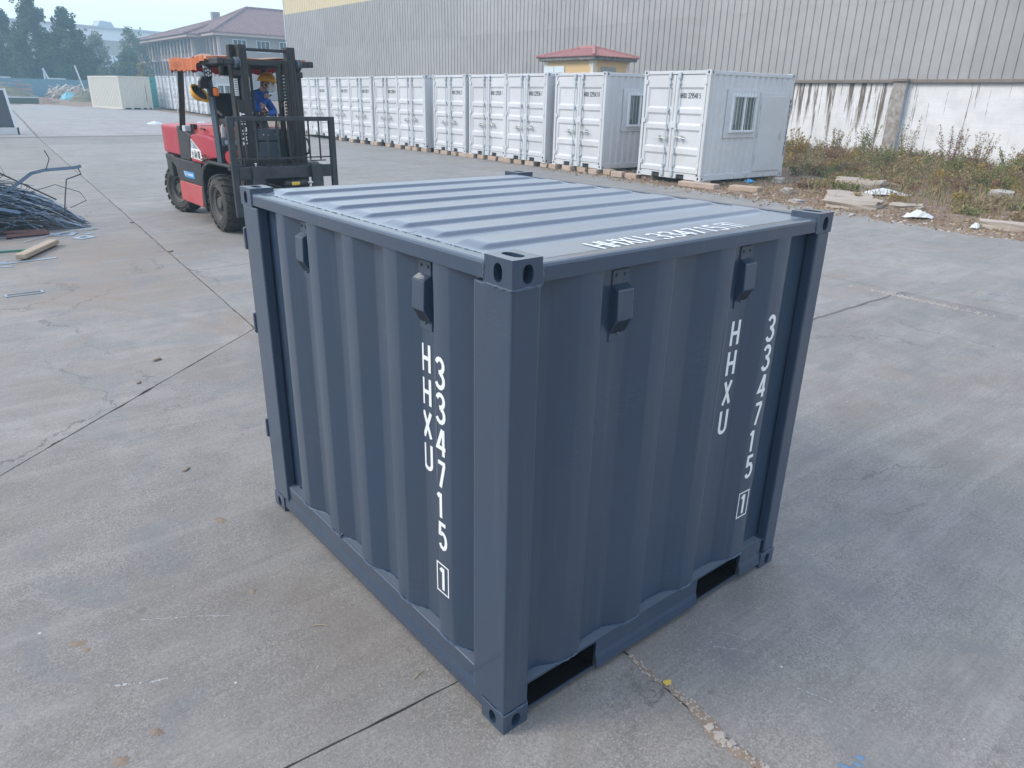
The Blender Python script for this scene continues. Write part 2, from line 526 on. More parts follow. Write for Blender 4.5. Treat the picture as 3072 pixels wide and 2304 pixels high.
def dirt_mat(name):
    m, nt, b = newmat(name)
    geo = nt.nodes.new('ShaderNodeNewGeometry')
    P = geo.outputs['Position']
    n1 = noise(nt, P, 1.2, 7, 0.65, 0.3)
    n2 = noise(nt, P, 14, 6, 0.7)
    n3 = noise(nt, P, 70, 4, 0.7)
    c = ramp(nt, n1, [(0.3, (0.19, 0.125, 0.09)), (0.5, (0.30, 0.215, 0.165)), (0.7, (0.40, 0.31, 0.25))])
    c = mix(nt, ramp(nt, n2, [(0.35, 0.75), (0.6, 0.0)]), c, (0.13, 0.085, 0.06))
    c = mix(nt, mth(nt, 'MULTIPLY', ramp(nt, n3, [(0.55, 0.0), (0.7, 1.0)]), 0.6), c, (0.50, 0.43, 0.37))
    nt.links.new(c, b.inputs['Base Color'])
    b.inputs['Roughness'].default_value = 0.95
    b.inputs['Specular IOR Level'].default_value = 0.15
    bump(nt, b, mth(nt, 'ADD', n2, n3), 0.8, 0.03)
    return m

M = {}
M['slab_x'] = concrete('concrete_brushed_across', 0.12, seed=0.0, streak=0.30)
M['slab_y'] = concrete('concrete_brushed_along', math.pi / 2, base=(0.278, 0.265, 0.248), seed=4.0, streak=0.40)
M['yard'] = concrete('far_yard_concrete', 0.3, base=(0.33, 0.315, 0.305), seed=9.0, streak=0.3)
M['dirt'] = dirt_mat('dry_dirt')
M['crack'] = paint('crack_fill', (0.15, 0.135, 0.12), 0.95, var=0.4, vscale=9)
M['mud'] = paint('mud', (0.215, 0.165, 0.125), 0.95, var=0.35, vscale=14)

# ================================================================ ground
def ground_sheet():
    xs = sorted(set(list(np.linspace(-220, -30, 14)) + list(np.linspace(-30, 40, 71)) + list(np.linspace(40, 260, 14))))
    ys = sorted(set(list(np.linspace(-120, -10, 12)) + list(np.linspace(-10, 135, 117)) + list(np.linspace(135, 420, 16))))
    vs, fs, mi = [], [], []
    r = random.Random(3)
    for y in ys:
        for x in xs:
            z = gz(y)
            if y < 37.5 and x < 14 and x > -26:
                z -= 0.008
            vs.append((x, y, z - 0.004))
    nx = len(xs)
    for j in range(len(ys) - 1):
        for i in range(nx - 1):
            fs.append((j * nx + i, j * nx + i + 1, (j + 1) * nx + i + 1, (j + 1) * nx + i))
            y, x = ys[j], xs[i]
            edge = 80 + (x - 10) * 0.35 - max(0, x - 9) * 1.55
            mi.append(2 if y < 37 and x < 13 else 0 if (37 <= y < edge + r.uniform(-1.5, 1.5) and x < 17) or y < 37 and x > 13 and False else 1)
    mb = MB()
    mb.v, mb.f, mb.m = vs, fs, mi
    return mb.build('ground', [M['yard'], M['dirt'], M['crack']], smooth=True)
ground = tag(ground_sheet(), kind='structure')

def cut(poly, p, q):
    """split polygon by the line p->q; returns (left, right)"""
    def side(a):
        return (q[0] - p[0]) * (a[1] - p[1]) - (q[1] - p[1]) * (a[0] - p[0])
    L, R_ = [], []
    for i, a in enumerate(poly):
        b = poly[(i + 1) % len(poly)]
        sa, sb = side(a), side(b)
        (L if sa >= 0 else R_).append(a)
        if sa * sb < 0:
            t = sa / (sa - sb)
            x = (a[0] + (b[0] - a[0]) * t, a[1] + (b[1] - a[1]) * t)
            L.append(x)
            R_.append(x)
    return L, R_

J1a, J1b = (0.5, -1.3), (3.9, 36.5)          # the long joint under the blue container
full = [(-26, -22), (15.0, -22), (16.6, 37), (-26, 37)]
A, B = cut(full, J1a, J1b)
slabs = []
B, C = cut(B, (7.35, -2), (9.0, 37))
def chop(poly, lines):
    out, rest = [], poly
    for p, q in lines:
        a, rest = cut(rest, p, q)
        if len(a) > 2:
            out.append(a)
    out.append(rest)
    return [o for o in out if len(o) > 2]
A_lines = [((10, 29.5), (-10, 32.5)), ((3.0, 19.62), (-1.0, 22.5)), ((1.05, 4.93), (-1.15, 3.04)), ((0.66, 0.255), (-0.62, 0.33)), ((0.4, -7), (-9, -6.2))]
slabs += [(p, 'x') for p in chop(A, [(q, p) for p, q in A_lines])]
B_lines = [(31.9, 31.9), (23.32, 23.3), (14.74, 14.66), (7.6, 7.65), (2.12, 2.0), (-5.6, -5.5)]
slabs += [(p, 'y') for p in chop(B, [((0, a), (9, b)) for a, b in B_lines])]
C_lines = [(27.5, 27.7), (18.7, 18.6), (10.2, 10.15), (-1.6, -1.8), (-10.2, -10.0)]
slabs += [(p, 'y') for p in chop(C, [((6, a), (16, b)) for a, b in C_lines])]

def slab_mesh(poly, rnd):
    pts = []
    n = len(poly)
    ar = sum(poly[i][0] * poly[(i + 1) % n][1] - poly[(i + 1) % n][0] * poly[i][1] for i in range(n))
    if ar < 0:
        poly = poly[::-1]
    for i in range(n):
        a, b = Vector(poly[i]), Vector(poly[(i + 1) % n])
        d = (b - a)
        L = d.length
        if L < 1e-6:
            continue
        d.normalize()
        nin = Vector((-d.y, d.x))
        t = 0.02
        while t < L - 0.02:
            p = a + d * t
            dist = (p - Vector((-1.2, -1.4))).length
            step = 0.025 + 0.012 * dist
            w = 0.0011 + abs(rnd.gauss(0, 0.0018)) + 0.0035 * abs(math.sin(t * 5.1) * math.sin(t * 2.3)) + (0.012 if rnd.random() < 0.06 else 0) + 0.0003 * dist
            pts.append(tuple(p + nin * w + d * rnd.uniform(-.3, .3) * step))
            t += step
    N_ = len(pts)
    cx, cy = sum(p[0] for p in pts) / N_, sum(p[1] for p in pts) / N_
    vs = [(p[0], p[1], 0.0) for p in pts] + [(p[0] , p[1], -0.0075) for p in pts]
    fs = [tuple(range(N_))] + [(i, N_ + i, N_ + (i + 1) % N_, (i + 1) % N_) for i in range(N_)]
    return MB().add(vs, fs)
for i, (p, k) in enumerate(slabs):
    slab_mesh(p, random.Random(i)).build('concrete_slab', M['slab_' + k], ground)

# the far run of the long joint, where slabs give way to the sloping yard
mb = MB()
pts = []
for i in range(41):
    y = 37.2 + i * 0.75
    pts.append((0.62 + 0.0905 * y + random.uniform(-.03, .03), y))
for a, b in zip(pts, pts[1:]):
    mb.quad((a[0] - .045, a[1], gz(a[1]) + .006), (a[0] + .045, a[1], gz(a[1]) + .006), (b[0] + .045, b[1], gz(b[1]) + .006), (b[0] - .045, b[1], gz(b[1]) + .006))
mb.build('joint_filler', M['crack'], ground)

# dirt that has drifted into the joints, pits and patches
def blob(mb, cx, cy, rx, ry, rot, rnd, z=0.004, n=16, amp=0.3):
    vs = [(cx, cy, z)]
    for k in range(n):
        a = 2 * math.pi * k / n
        r = 1 + rnd.uniform(-amp, amp)
        x, y = math.cos(a) * rx * r, math.sin(a) * ry * r
        vs.append((cx + x * math.cos(rot) - y * math.sin(rot), cy + x * math.sin(rot) + y * math.cos(rot), z - 0.0035))
    mb.add(vs, [(0, 1 + k, 1 + (k + 1) % n) for k in range(n)])
rd = random.Random(5)
mb = MB()
for cx, cy, rx, ry, ro in [(-0.285, 1.905, .022, .033, .5), (-1.02, 1.36, .02, .032, .9), (-1.0, 1.30, .011, .018, .6), (-.9, .73, .016, .024, .5), (-1.02, .68, .022, .026, .2), (-.37, 1.26, .014, .02, .2)]:
    blob(mb, cx, cy, rx, ry, ro, rd)
mb.build('mud_patch', M['mud'], ground)
mb = MB()
def chip(mb, c, s, rnd, flat=0.6):
    vs = []
    for sx, sy, sz in ((-1, -1, 0), (1, -1, 0), (1, 1, 0), (-1, 1, 0), (-.7, -.7, 1), (.7, -.7, 1), (.7, .7, 1), (-.7, .7, 1)):
        a = rnd.uniform(.6, 1.2)
        vs.append((sx * a, sy * rnd.uniform(.6, 1.2), sz * flat * rnd.uniform(.7, 1.3)))
    ro = rnd.uniform(0, 6.28)
    vs = [(c[0] + s * (x * math.cos(ro) - y * math.sin(ro)), c[1] + s * (x * math.sin(ro) + y * math.cos(ro)), c[2] + s * z) for x, y, z in vs]
    mb.add(vs, [(3, 2, 1, 0), (4, 5, 6, 7), (0, 1, 5, 4), (1, 2, 6, 5), (2, 3, 7, 6), (3, 0, 4, 7)])
# the widened, crumbling stretch of the joint in front of the container, with its filling of grit and stones
M['stone'] = paint('grey_stone', (0.34, 0.31, 0.28), 0.9, var=0.35, vscale=5, bmp=0.5, bscale=40)
M['leaf'] = paint('yellow_leaf', (0.55, 0.40, 0.07), 0.7, var=0.3, vscale=30)
M['straw'] = paint('straw', (0.42, 0.33, 0.20), 0.85, var=0.3, vscale=20)
mb = MB()
rd = random.Random(11)
path = [(0.628 + 0.0905 * y + 0.012 * math.sin(y * 17) + rd.uniform(-.006, .006), y) for y in [(-0.02 - i * 0.022) for i in range(44)]]
wd = []
for i, (x, y) in enumerate(path):
    t = i / 43
    wd.append(0.010 + 0.016 * math.exp(-((t - .45) / .16) ** 2) + rd.uniform(-.003, .004))
vs, fs = [], []
for (x, y), w in zip(path, wd):
    vs += [(x - w * 1.25, y, 0.0008), (x - w * .35, y, 0.0030), (x + w * .4, y, 0.0032), (x + w * 1.1, y, 0.0008)]
for i in range(len(path) - 1):
    for k in range(3):
        fs.append((4 * i + k, 4 * (i + 1) + k, 4 * (i + 1) + k + 1, 4 * i + k + 1))
MB().add(vs, fs).build('crack_filling', M['mud'], ground)
mb = MB()
for (x, y), w in list(zip(path, wd)):
    for _ in range(6):
        chip(mb, (x + rd.uniform(-1, 1) * w, y + rd.uniform(-.012, .012), .0015), rd.uniform(.002, .006), rd)
tag(mb.build('grit', M['stone']), 'loose grit lying along the crumbling joint before the blue container', 'grit', kind='stuff')
for i, (t, s) in enumerate([(.42, .017), (.47, .021), (.50, .014), (.53, .016), (.66, .019), (.71, .013)]):
    x, y = path[int(t * 43)]
    mb = MB()
    chip(mb, (0, 0, 0), s, rd, .5)
    o = mb.build('stone', M['stone'])
    o.location = (x + rd.uniform(-.008, .008), y, .002)
    tag(o, ['pebble nearest the yellow leaf in the cracked joint', 'largest grey pebble wedged in the cracked joint', 'small pebble just below the largest one in the cracked joint', 'third pebble of the cluster in the cracked joint', 'flat pebble standing alone further down the cracked joint', 'last small pebble near the lower edge of the cracked joint'][i], 'stone', 'pebbles in the cracked joint')
mb = MB()
vs = [(0, 0, .006)] + [(math.cos(a) * .018 * (1 + .25 * math.cos(3 * a)), math.sin(a) * .014, .002 + .006 * rd.random()) for a in [k * math.pi / 5 for k in range(10)]]
mb.add(vs, [(0, 1 + k, 1 + (k + 1) % 10) for k in range(10)])
o = mb.build('leaf', M['leaf'])
o.location = (path[8][0] + .003, path[8][1], .004)
tag(o, 'small yellow leaf fallen on the cracked joint', 'leaf')
# second crack that runs across to the right-hand joint
mb = MB()
p2 = [(3.2 + i * 0.1 , 2.07 - .0012 * i + rd.uniform(-.012, .012)) for i in range(41)]
for a, b in zip(p2, p2[1:]):
    mb.quad((a[0], a[1] - .012, .004), (b[0], b[1] - .012, .004), (b[0], b[1] + .012, .004), (a[0], a[1] + .012, .004))
mb.build('crack_filling', M['crack'], ground)
mb = MB()
for i in range(300):
    y = rd.gauss(1.75, .35)
    chip(mb, (7.30 + (y - 2) * 0.042 + rd.gauss(0, .03), y, .0), rd.uniform(.004, .013), rd)
tag(mb.build('grit', M['stone']), 'pale rubble spilling from the joint right of the blue container', 'grit', kind='stuff')
# scattered chips and straws on the slabs
mb = MB()
for i in range(420):
    a, d = rd.uniform(0.05, 1.5), abs(rd.gauss(0, 1)) * 5 + .8
    x, y = -1.16 + math.cos(a) * d * 1.2 - .2, -1.4 + math.sin(a) * d
    if -.03 < x < 1.66 and -.03 < y < 1.95:
        continue
    chip(mb, (x, y, 0), rd.uniform(.0015, .0035) * (1 + d * .12), rd)
tag(mb.build('litter', M['stone']), 'stray stone chips scattered over the concrete yard', 'grit', kind='stuff')
for i, (x, y, L, a) in enumerate([(-.10, .40, .05, .35), (-.27, .90, .07, -.6), (-1.38, 1.95, .06, 1.0)]):
    mb = MB().tube([(0, 0, .003), (L * .5, .002, .006), (L, -.004, .003)], .0016, 5)
    o = mb.build('straw', M['straw'])
    o.location, o.rotation_euler = (x, y, 0), (0, 0, a)
    tag(o, ['yellow straw lying beside the near bottom corner of the blue container', 'thin dry twig lying beside the bottom rail of the blue container', 'thin dark twig alone on the slab at the left'][i], 'straw')
M['scuff'] = paint('chalky_scuff', (0.40, 0.40, 0.40), 0.9, var=0.15, vscale=30)
M['bluespill'] = paint('blue_paint_spill', (0.12, 0.19, 0.28), 0.7, var=0.2, vscale=30)
mb = MB()
for pl, w in [([(-1.62, 2.42), (-1.42, 2.13), (-1.33, 2.02)], .005), ([(.92, -.18), (1.02, -.30)], .007), ([(1.02, -.155), (1.06, -.25)], .005), ([(1.25, -.3), (1.33, -.62)], .004), ([(.98, -.5), (1.02, -.62)], .008),
              ([(-.80, 1.36), (-.62, 1.25), (-.5, 1.16)], .006), ([(-.98, 1.05), (-.86, .98), (-.80, .96)], .016), ([(2.6, 1.06), (2.72, 1.0)], .014)]:
    n = 40
    q = []
    for i in range(n + 1):
        t = i / n * (len(pl) - 1)
        k = min(int(t), len(pl) - 2)
        q.append((pl[k][0] + (pl[k + 1][0] - pl[k][0]) * (t - k) + rd.uniform(-.002, .002), pl[k][1] + (pl[k + 1][1] - pl[k][1]) * (t - k) + rd.uniform(-.002, .002)))
    for i in range(n):
        if rd.random() < .3:
            continue
        a, b = Vector(q[i]), Vector(q[i + 1])
        d = (b - a).normalized()
        nn = Vector((-d.y, d.x)) * w * rd.uniform(.12, .42)
        mb.quad(tuple(a - nn) + (.0009,), tuple(b - nn) + (.0009,), tuple(b + nn) + (.0009,), tuple(a + nn) + (.0009,))
mb.build('scuff_mark', M['scuff'], ground)
mb = MB()
for cx, cy, rx, ry in [(.80, -.80, .014, .03), (.835, -.81, .012, .02), (.868, -.80, .010, .016)]:
    blob(mb, cx, cy, rx, ry, .6, rd, z=.0042, amp=.5)
mb.build('paint_spill', M['bluespill'], ground)
# ================================================================ dirt verge along the wall
def edge_x(y):
    pts = [(-30, 13.2), (2.4, 12.75), (3.6, 12.7), (5.0, 12.95), (7, 13.45), (10, 13.85), (13, 14.1), (19, 15.1), (32, 16.4), (40, 17.0), (60, 17.4)]
    for (a, p), (b, q) in zip(pts, pts[1:]):
        if y <= b:
            return p + (q - p) * (y - a) / (b - a)
    return 17.4
rn = random.Random(21)
wob = [rn.uniform(-1, 1) for _ in range(4000)]
def sm(t):
    i = int(math.floor(t)) % 3999
    f = t - math.floor(t)
    f = f * f * (3 - 2 * f)
    return wob[i] * (1 - f) + wob[i + 1] * f
def verge():
    vs, fs = [], []
    ys = list(np.arange(-24, 0, 0.6)) + list(np.arange(0, 20, 0.16)) + list(np.arange(20, 66, 0.7))
    us = [0, .12, .24, .36, .48, .6, .75, .9, 1.1, 1.35, 1.6, 1.9, 2.2, 2.6, 3, 3.5, 4, 4.6, 5.2, 6, 7, 8, 9, 10, 11, 12, 13, 14.2]
    for y in ys:
        for u in us:
            w = sm(y * 1.7) * .16 + sm(y * 5.3 + 50) * .08
            x = edge_x(y) - .35 + u
            hgt = (u - .35 + w) * .045
            hgt = min(hgt, .05 + (u - 1) * .012)
            hgt += (sm(x * 2.1 + 300) * sm(y * 1.9 + 700)) * .05 * min(1, u / 1.5)
            hgt += (sm(x * 6.1 + 900) * sm(y * 6.9 + 100)) * .025 * min(1, u)
            vs.append((x, y, gz(y) + max(hgt, -.025)))
    nu = len(us)
    for j in range(len(ys) - 1):
        for i in range(nu - 1):
            fs.append((j * nu + i, j * nu + i + 1, (j + 1) * nu + i + 1, (j + 1) * nu + i))
    return MB().add(vs, fs).build('dirt_verge', M['dirt'], smooth=True)
tag(verge(), kind='structure')
def verge_z(x, y):
    u = x - edge_x(y) + .35
    w = sm(y * 1.7) * .16 + sm(y * 5.3 + 50) * .08
    h = min((u - .35 + w) * .045, .05 + (u - 1) * .012)
    return gz(y) + max(0, h)

# ================================================================ perimeter wall
def wall_mat():
    m, nt, b = newmat('stained_whitewash')
    geo = nt.nodes.new('ShaderNodeNewGeometry')
    P = geo.outputs['Position']
    sx = N(nt, 'ShaderNodeSeparateXYZ', {0: P})
    y, z = sx.outputs[1], sx.outputs[2]
    n1 = noise(nt, P, 1.3, 6, 0.6)
    c = ramp(nt, n1, [(0.3, (0.60, 0.60, 0.61)), (0.6, (0.72, 0.72, 0.73))])
    blk = noise(nt, mapping(nt, P, scale=(1, .5, 5)), 2.5, 4, 0.6)
    c = mix(nt, mth(nt, 'MULTIPLY', ramp(nt, blk, [(0.4, 1.0), (0.5, 0.0)]), .13), c, (0.42, 0.42, 0.42))
    # drip stains that start under the coping
    v1 = N(nt, 'ShaderNodeCombineXYZ', {1: y, 2: mth(nt, 'MULTIPLY', z, 0.035)})
    s1 = noise(nt, v1.outputs[0], 4.6, 5, 0.75, 0.0)
    v2 = N(nt, 'ShaderNodeCombineXYZ', {0: 5.0, 1: y})
    ln = noise(nt, v2.outputs[0], 3.4, 3, 0.6)
    edge = noise(nt, mapping(nt, P, scale=(1, 9, 1.2)), 3.0, 5, 0.7)
    drop = mth(nt, 'SUBTRACT', 2.78, z)
    length = mth(nt, 'MULTIPLY_ADD', ln, 7.5, -2.0)
    fade = mth(nt, 'DIVIDE', mth(nt, 'SUBTRACT', length, drop), 0.9, clamp=True)
    dens = N(nt, 'ShaderNodeMapRange', {0: y, 1: 9.6, 2: 11.8, 3: 0.0, 4: 1.0}, clamp=True).outputs[0]
    thr = mth(nt, 'MULTIPLY_ADD', dens, -0.115, 0.612)
    st = mth(nt, 'DIVIDE', mth(nt, 'SUBTRACT', mth(nt, 'MULTIPLY_ADD', edge, 0.10, mth(nt, 'SUBTRACT', s1, 0.05)), thr), 0.035, clamp=True)
    f = mth(nt, 'MULTIPLY', mth(nt, 'MULTIPLY', st, fade), 0.95)
    c = mix(nt, f, c, (0.13, 0.095, 0.072))
    # rain splash at the foot
    ft = N(nt, 'ShaderNodeMapRange', {0: mth(nt, 'MULTIPLY_ADD', n1, .5, z), 1: .35, 2: .75, 3: 1.0, 4: 0.0}, clamp=True).outputs[0]
    c = mix(nt, mth(nt, 'MULTIPLY', ft, .6), c, (0.36, 0.35, 0.34))
    nt.links.new(c, b.inputs['Base Color'])
    b.inputs['Roughness'].default_value = 0.9
    b.inputs['Specular IOR Level'].default_value = 0.2
    bump(nt, b, noise(nt, P, 12, 6, 0.7), 0.35, 0.02)
    return m
M['whitewash'] = wall_mat()
M['coping'] = paint('weathered_coping', (0.185, 0.155, 0.135), 0.9, var=0.4, vscale=3, bmp=.5, bscale=20)
M['pilaster'] = paint('stained_render', (0.21, 0.175, 0.15), 0.9, var=0.25, vscale=4, dirt=(0.50, 0.48, 0.46), dirt_amt=.8, dirt_scale=5, bmp=.4, bscale=20)
M['pilaster_side'] = paint('shaded_render', (0.33, 0.36, 0.39), 0.9, var=0.15, vscale=4)  # side turned from the sun: its shade is put into the colour
pw = thing('perimeter_wall', 'white rendered yard wall streaked with brown drips under a dark coping', 'wall', (27.0, 8.0, 0))
W0 = (27.0, 8.0, 0)
MB().box((27.0, -24, -.2), (27.24, 34, 2.74)).build('wall', M['whitewash'], pw, world=W0)
for y0, y1 in ((-24, -7.6), (-7.58, 1.4), (1.42, 10.95), (11.45, 20.4), (20.42, 34)):
    MB().box((26.86, y0, 2.74), (27.36, y1, 2.86)).build('coping', M['coping'], pw, world=W0, bevel=.015)
for y in (11.2, 1.4, 20.4):
    o = MB().box((26.78, y - .21, -.2), (26.999, y + .25, 2.78), 0).build('pilaster', [M['pilaster'], M['pilaster_side']], pw, world=W0)
    for p in o.data.polygons:
        if p.normal.y < -.5:
            p.material_index = 1
    MB().box((26.72, y - .25, 2.78), (27.38, y + .29, 2.88)).build('coping', M['coping'], pw, world=W0, bevel=.015)

# ================================================================ warehouse
M['clad'] = paint('grey_cladding', (0.335, 0.325, 0.32), 0.55, var=0.05, vscale=.35, dirt=(0.25, 0.24, 0.235), dirt_amt=.6, dirt_scale=.9, shade=.13)
M['clad_y'] = paint('cream_cladding', (0.62, 0.52, 0.33), 0.55, var=0.06, vscale=.6)
M['trim'] = paint('pale_trim', (0.50, 0.52, 0.53), 0.5)
wh = thing('warehouse', 'long warehouse of ribbed grey metal cladding with a cream upper band', 'warehouse', (29.0, 20.0, 0))
WW = (29.0, 20.0, 0)
pitch_ = 0.35
def ribs(y0, n):
    p = []
    for i in range(n):
        y = y0 + i * pitch_
        p += [(y, 0), (y + .27, 0), (y + .285, -.038), (y + .335, -.038)]
    p.append((y0 + n * pitch_, 0))
    return p
Y0, NS = -17.0, 242
per = 11
def sheet(i, z0, z1, xo):
    p = ribs(Y0 + i * per * pitch_, per)
    vs, fs = [], []
    for y, d in p:
        vs += [(29.0 + d + xo, y, z0), (29.0 + d + xo, y, z1)]
    for k in range(len(p) - 1):
        fs.append((2 * k, 2 * k + 1, 2 * k + 3, 2 * k + 2))
    return MB().add(vs, fs)
for i in range(NS // per):
    sheet(i, 0.2, 5.62, 0).build('cladding_sheet', M['clad'], wh, world=WW)
    sheet(i, 5.6, 8.52, -.006).build('cladding_sheet', M['clad'], wh, world=WW)
    sheet(i, 8.5, 10.4, -.012).build('cladding_sheet', M['clad_y'], wh, world=WW)
YE = Y0 + NS * pitch_
MB().box((28.93, YE - .02, .2), (29.3, YE + .12, 10.4)).build('corner_trim', M['trim'], wh, world=WW)
MB().box((29.06, Y0, .1), (60, YE, 10.3)).build('shell', M['clad'], wh, world=WW)
MB().box((28.7, Y0 - .3, 10.4), (60.3, YE + .4, 10.6)).build('roof', M['trim'], wh, world=WW)

# ================================================================ kiosk
M['ochre'] = paint('ochre_render', (0.58, 0.41, 0.21), 0.85, var=0.08, vscale=2)
M['quoin'] = paint('pale_quoin', (0.62, 0.58, 0.52), 0.9, var=0.25, vscale=6)
M['redtile'] = paint('red_tile', (0.34, 0.135, 0.13), 0.7, var=0.35, vscale=3, dirt=(0.35, 0.26, 0.22), dirt_amt=.4)
M['darktrim'] = paint('dark_fascia', (0.075, 0.075, 0.08), 0.8, var=0.3, dirt=(0.45, 0.40, 0.35), dirt_amt=.5, dirt_scale=6)
M['palegate'] = paint('pale_blue_door', (0.58, 0.66, 0.70), 0.5, var=.05)
M['ventgrey'] = paint('grey_louvre', (0.26, 0.28, 0.29), 0.6)
KX0, KX1, KY0, KY1 = 22.0, 24.2, 21.6, 24.6
kk = thing('kiosk', 'small ochre utility hut with a red tiled hipped roof behind the white containers', 'hut', (23.15, 23.15, 0))
KW = (23.15, 23.15, 0)
MB().box((KX0, KY0, 0), (KX1, KY1, 3.50)).build('wall', M['ochre'], kk, world=KW)
for x, y in ((KX0, KY0), (KX0, KY1), (KX1, KY0)):
    mb = MB()
    for i in range(14):
        w = .16 if i % 2 else .24
        mb.box((x - .012 - (.0), y - .012, i * .25 + .004), (x + (w if x == KX0 else -w), y + (.24 if i % 2 else .16) * (1 if y == KY0 else -1) + (0 if y == KY0 else .012), i * .25 + .246))
    mb.build('quoin', M['quoin'], kk, world=KW)
MB().box((KX0 - .22, KY0 - .22, 3.50), (KX1 + .22, KY1 + .22, 3.64)).build('fascia', M['darktrim'], kk, world=KW, bevel=.01)
def hip(mb, x0, x1, y0, y1, z0, h, step=.22, th=.03, ridge_x=True):
    """hipped roof made of tile courses running down each slope"""
    if (x1 - x0) > (y1 - y0):
        d = (y1 - y0) / 2
        A_, B_ = (x0 + d, (y0 + y1) / 2, z0 + h), (x1 - d, (y0 + y1) / 2, z0 + h)
    else:
        d = (x1 - x0) / 2
        A_, B_ = ((x0 + x1) / 2, y0 + d, z0 + h), ((x0 + x1) / 2, y1 - d, z0 + h)
    c = [(x0, y0, z0), (x1, y0, z0), (x1, y1, z0), (x0, y1, z0)]
    xs = (x1 - x0) > (y1 - y0)
    faces = [(c[0], c[1], B_, A_), (c[2], c[3], A_, B_), (c[1], c[2], B_, B_), (c[3], c[0], A_, A_)] if xs else [(c[1], c[2], B_, A_), (c[3], c[0], A_, B_), (c[0], c[1], A_, A_), (c[2], c[3], B_, B_)]
    for a, b, cc, dd in faces:
        a, b, cc, dd = map(Vector, (a, b, cc, dd))
        e = (b - a)
        L = e.length
        u = e / L
        nrm = u.cross(((cc + dd) / 2 - a)).normalized()
        n = max(2, int(L / step))
        top0, top1 = (dd - a).dot(u), (cc - a).dot(u)
        slope = ((dd - a) - u * top0)
        for i in range(n):
            s0, s1 = i * L / n, (i + .62) * L / n
            def ht(s):
                if s < top0: return s / top0 if top0 > 1e-6 else 1
                if s > top1: return (L - s) / (L - top1) if L - top1 > 1e-6 else 1
                return 1
            p = [a + u * s0, a + u * s1, a + u * s1 + slope * ht(s1), a + u * s0 + slope * ht(s0)]
            q = [w + nrm * th for w in p]
            mb.add([tuple(w) for w in p + q], [(4, 5, 6, 7), (0, 1, 5, 4), (1, 2, 6, 5), (3, 0, 4, 7)])
        mb.add([tuple(w) for w in (a, b, cc, dd)], [(0, 1, 2, 3) if (cc - dd).length > 1e-6 else (0, 1, 2)])
    for p in c:
        q = A_ if (Vector(p) - Vector(A_)).length < (Vector(p) - Vector(B_)).length else B_
        mb.tube([tuple(Vector(p) + Vector((0, 0, th))), tuple(Vector(q) + Vector((0, 0, th)))], step * .35, 6)
    mb.tube([tuple(Vector(A_) + Vector((0, 0, th))), tuple(Vector(B_) + Vector((0, 0, th)))], step * .4, 6)
mb = MB()
hip(mb, KX0 - .27, KX1 + .27, KY0 - .27, KY1 + .27, 3.64, .40, .2, .03)
mb.build('roof', M['redtile'], kk, world=KW)
for k in range(2):
    y = 23.3 + k * .66
    o = MB().box((KX0 - .04, y, .05), (KX0 - .002, y + .64, 3.3)).build('door', M['palegate'], kk, world=KW, bevel=.01)
mb = MB()
for k in range(2):
    mb.box((22.45 + k * .48, KY0 - .03, 3.02), (22.87 + k * .48, KY0 - .002, 3.26))
o = mb.build('vent', M['ventgrey'], kk, world=KW)
# ================================================================ blue storage container (right face along +X at y=0, left face along +Y at x=0)
def blue_paint(name, dust_or_sky, sheen):
    m = paint(name, (0.027, 0.049, 0.088), 0.42, var=0.07, vscale=1.6, dirt=dust_or_sky, dirt_amt=.34, dirt_scale=1.2, spec=0.25, bmp=.05, bscale=90)
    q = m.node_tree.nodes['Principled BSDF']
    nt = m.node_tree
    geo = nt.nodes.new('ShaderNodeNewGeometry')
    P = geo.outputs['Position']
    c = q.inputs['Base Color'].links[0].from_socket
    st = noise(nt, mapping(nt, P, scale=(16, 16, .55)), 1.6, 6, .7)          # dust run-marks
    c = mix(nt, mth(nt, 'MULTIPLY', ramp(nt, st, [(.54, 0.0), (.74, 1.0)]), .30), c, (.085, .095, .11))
    vo = N(nt, 'ShaderNodeTexVoronoi', {'Vector': P, 'Scale': 13.0}, feature='F1')   # small chips and specks
    vc = N(nt, 'ShaderNodeSeparateColor', {0: vo.outputs['Color']})
    dd = mth(nt, 'ADD', vo.outputs['Distance'], mth(nt, 'MULTIPLY_ADD', noise(nt, P, 160, 3, .6), .05, -.025))
    f = mth(nt, 'MULTIPLY', mth(nt, 'LESS_THAN', dd, mth(nt, 'MULTIPLY', vc.outputs[1], .035)), mth(nt, 'GREATER_THAN', vc.outputs[0], .80))
    c = mix(nt, mth(nt, 'MULTIPLY', f, .7), c, (.20, .21, .23))
    sc = noise(nt, mapping(nt, P, scale=(3, 3, 40), rot=(.5, .3, 0)), 3.0, 3, .6)    # fine scratches
    f = mth(nt, 'MULTIPLY', mth(nt, 'LESS_THAN', mth(nt, 'ABSOLUTE', mth(nt, 'SUBTRACT', sc, .5)), .0035), ramp(nt, noise(nt, P, 2.4, 3, .6), [(.56, 0.0), (.64, .55)]))
    c = mix(nt, f, c, (.13, .145, .17))
    nt.links.new(c, q.inputs['Base Color'])
    q.inputs['Coat Weight'].default_value = .9
    q.inputs['Coat Roughness'].default_value = .13
    q.inputs['Coat IOR'].default_value = 1.5
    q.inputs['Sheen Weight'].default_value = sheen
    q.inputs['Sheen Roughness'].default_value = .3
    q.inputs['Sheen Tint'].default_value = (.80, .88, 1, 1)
    return m
M['blue'] = blue_paint('slate_blue_paint', (0.050, 0.060, 0.076), .06)
M['ledge'] = paint('skylit_ledge', (0.095, 0.12, 0.155), 0.5, var=.2, vscale=12)  # paler than the paint: reflected sky is put into this colour
M['blue_roof'] = blue_paint('slate_blue_paint_skylit', (0.13, 0.145, 0.168), .65)  # sky reflection on the roof put into a paler dust tone and sheen
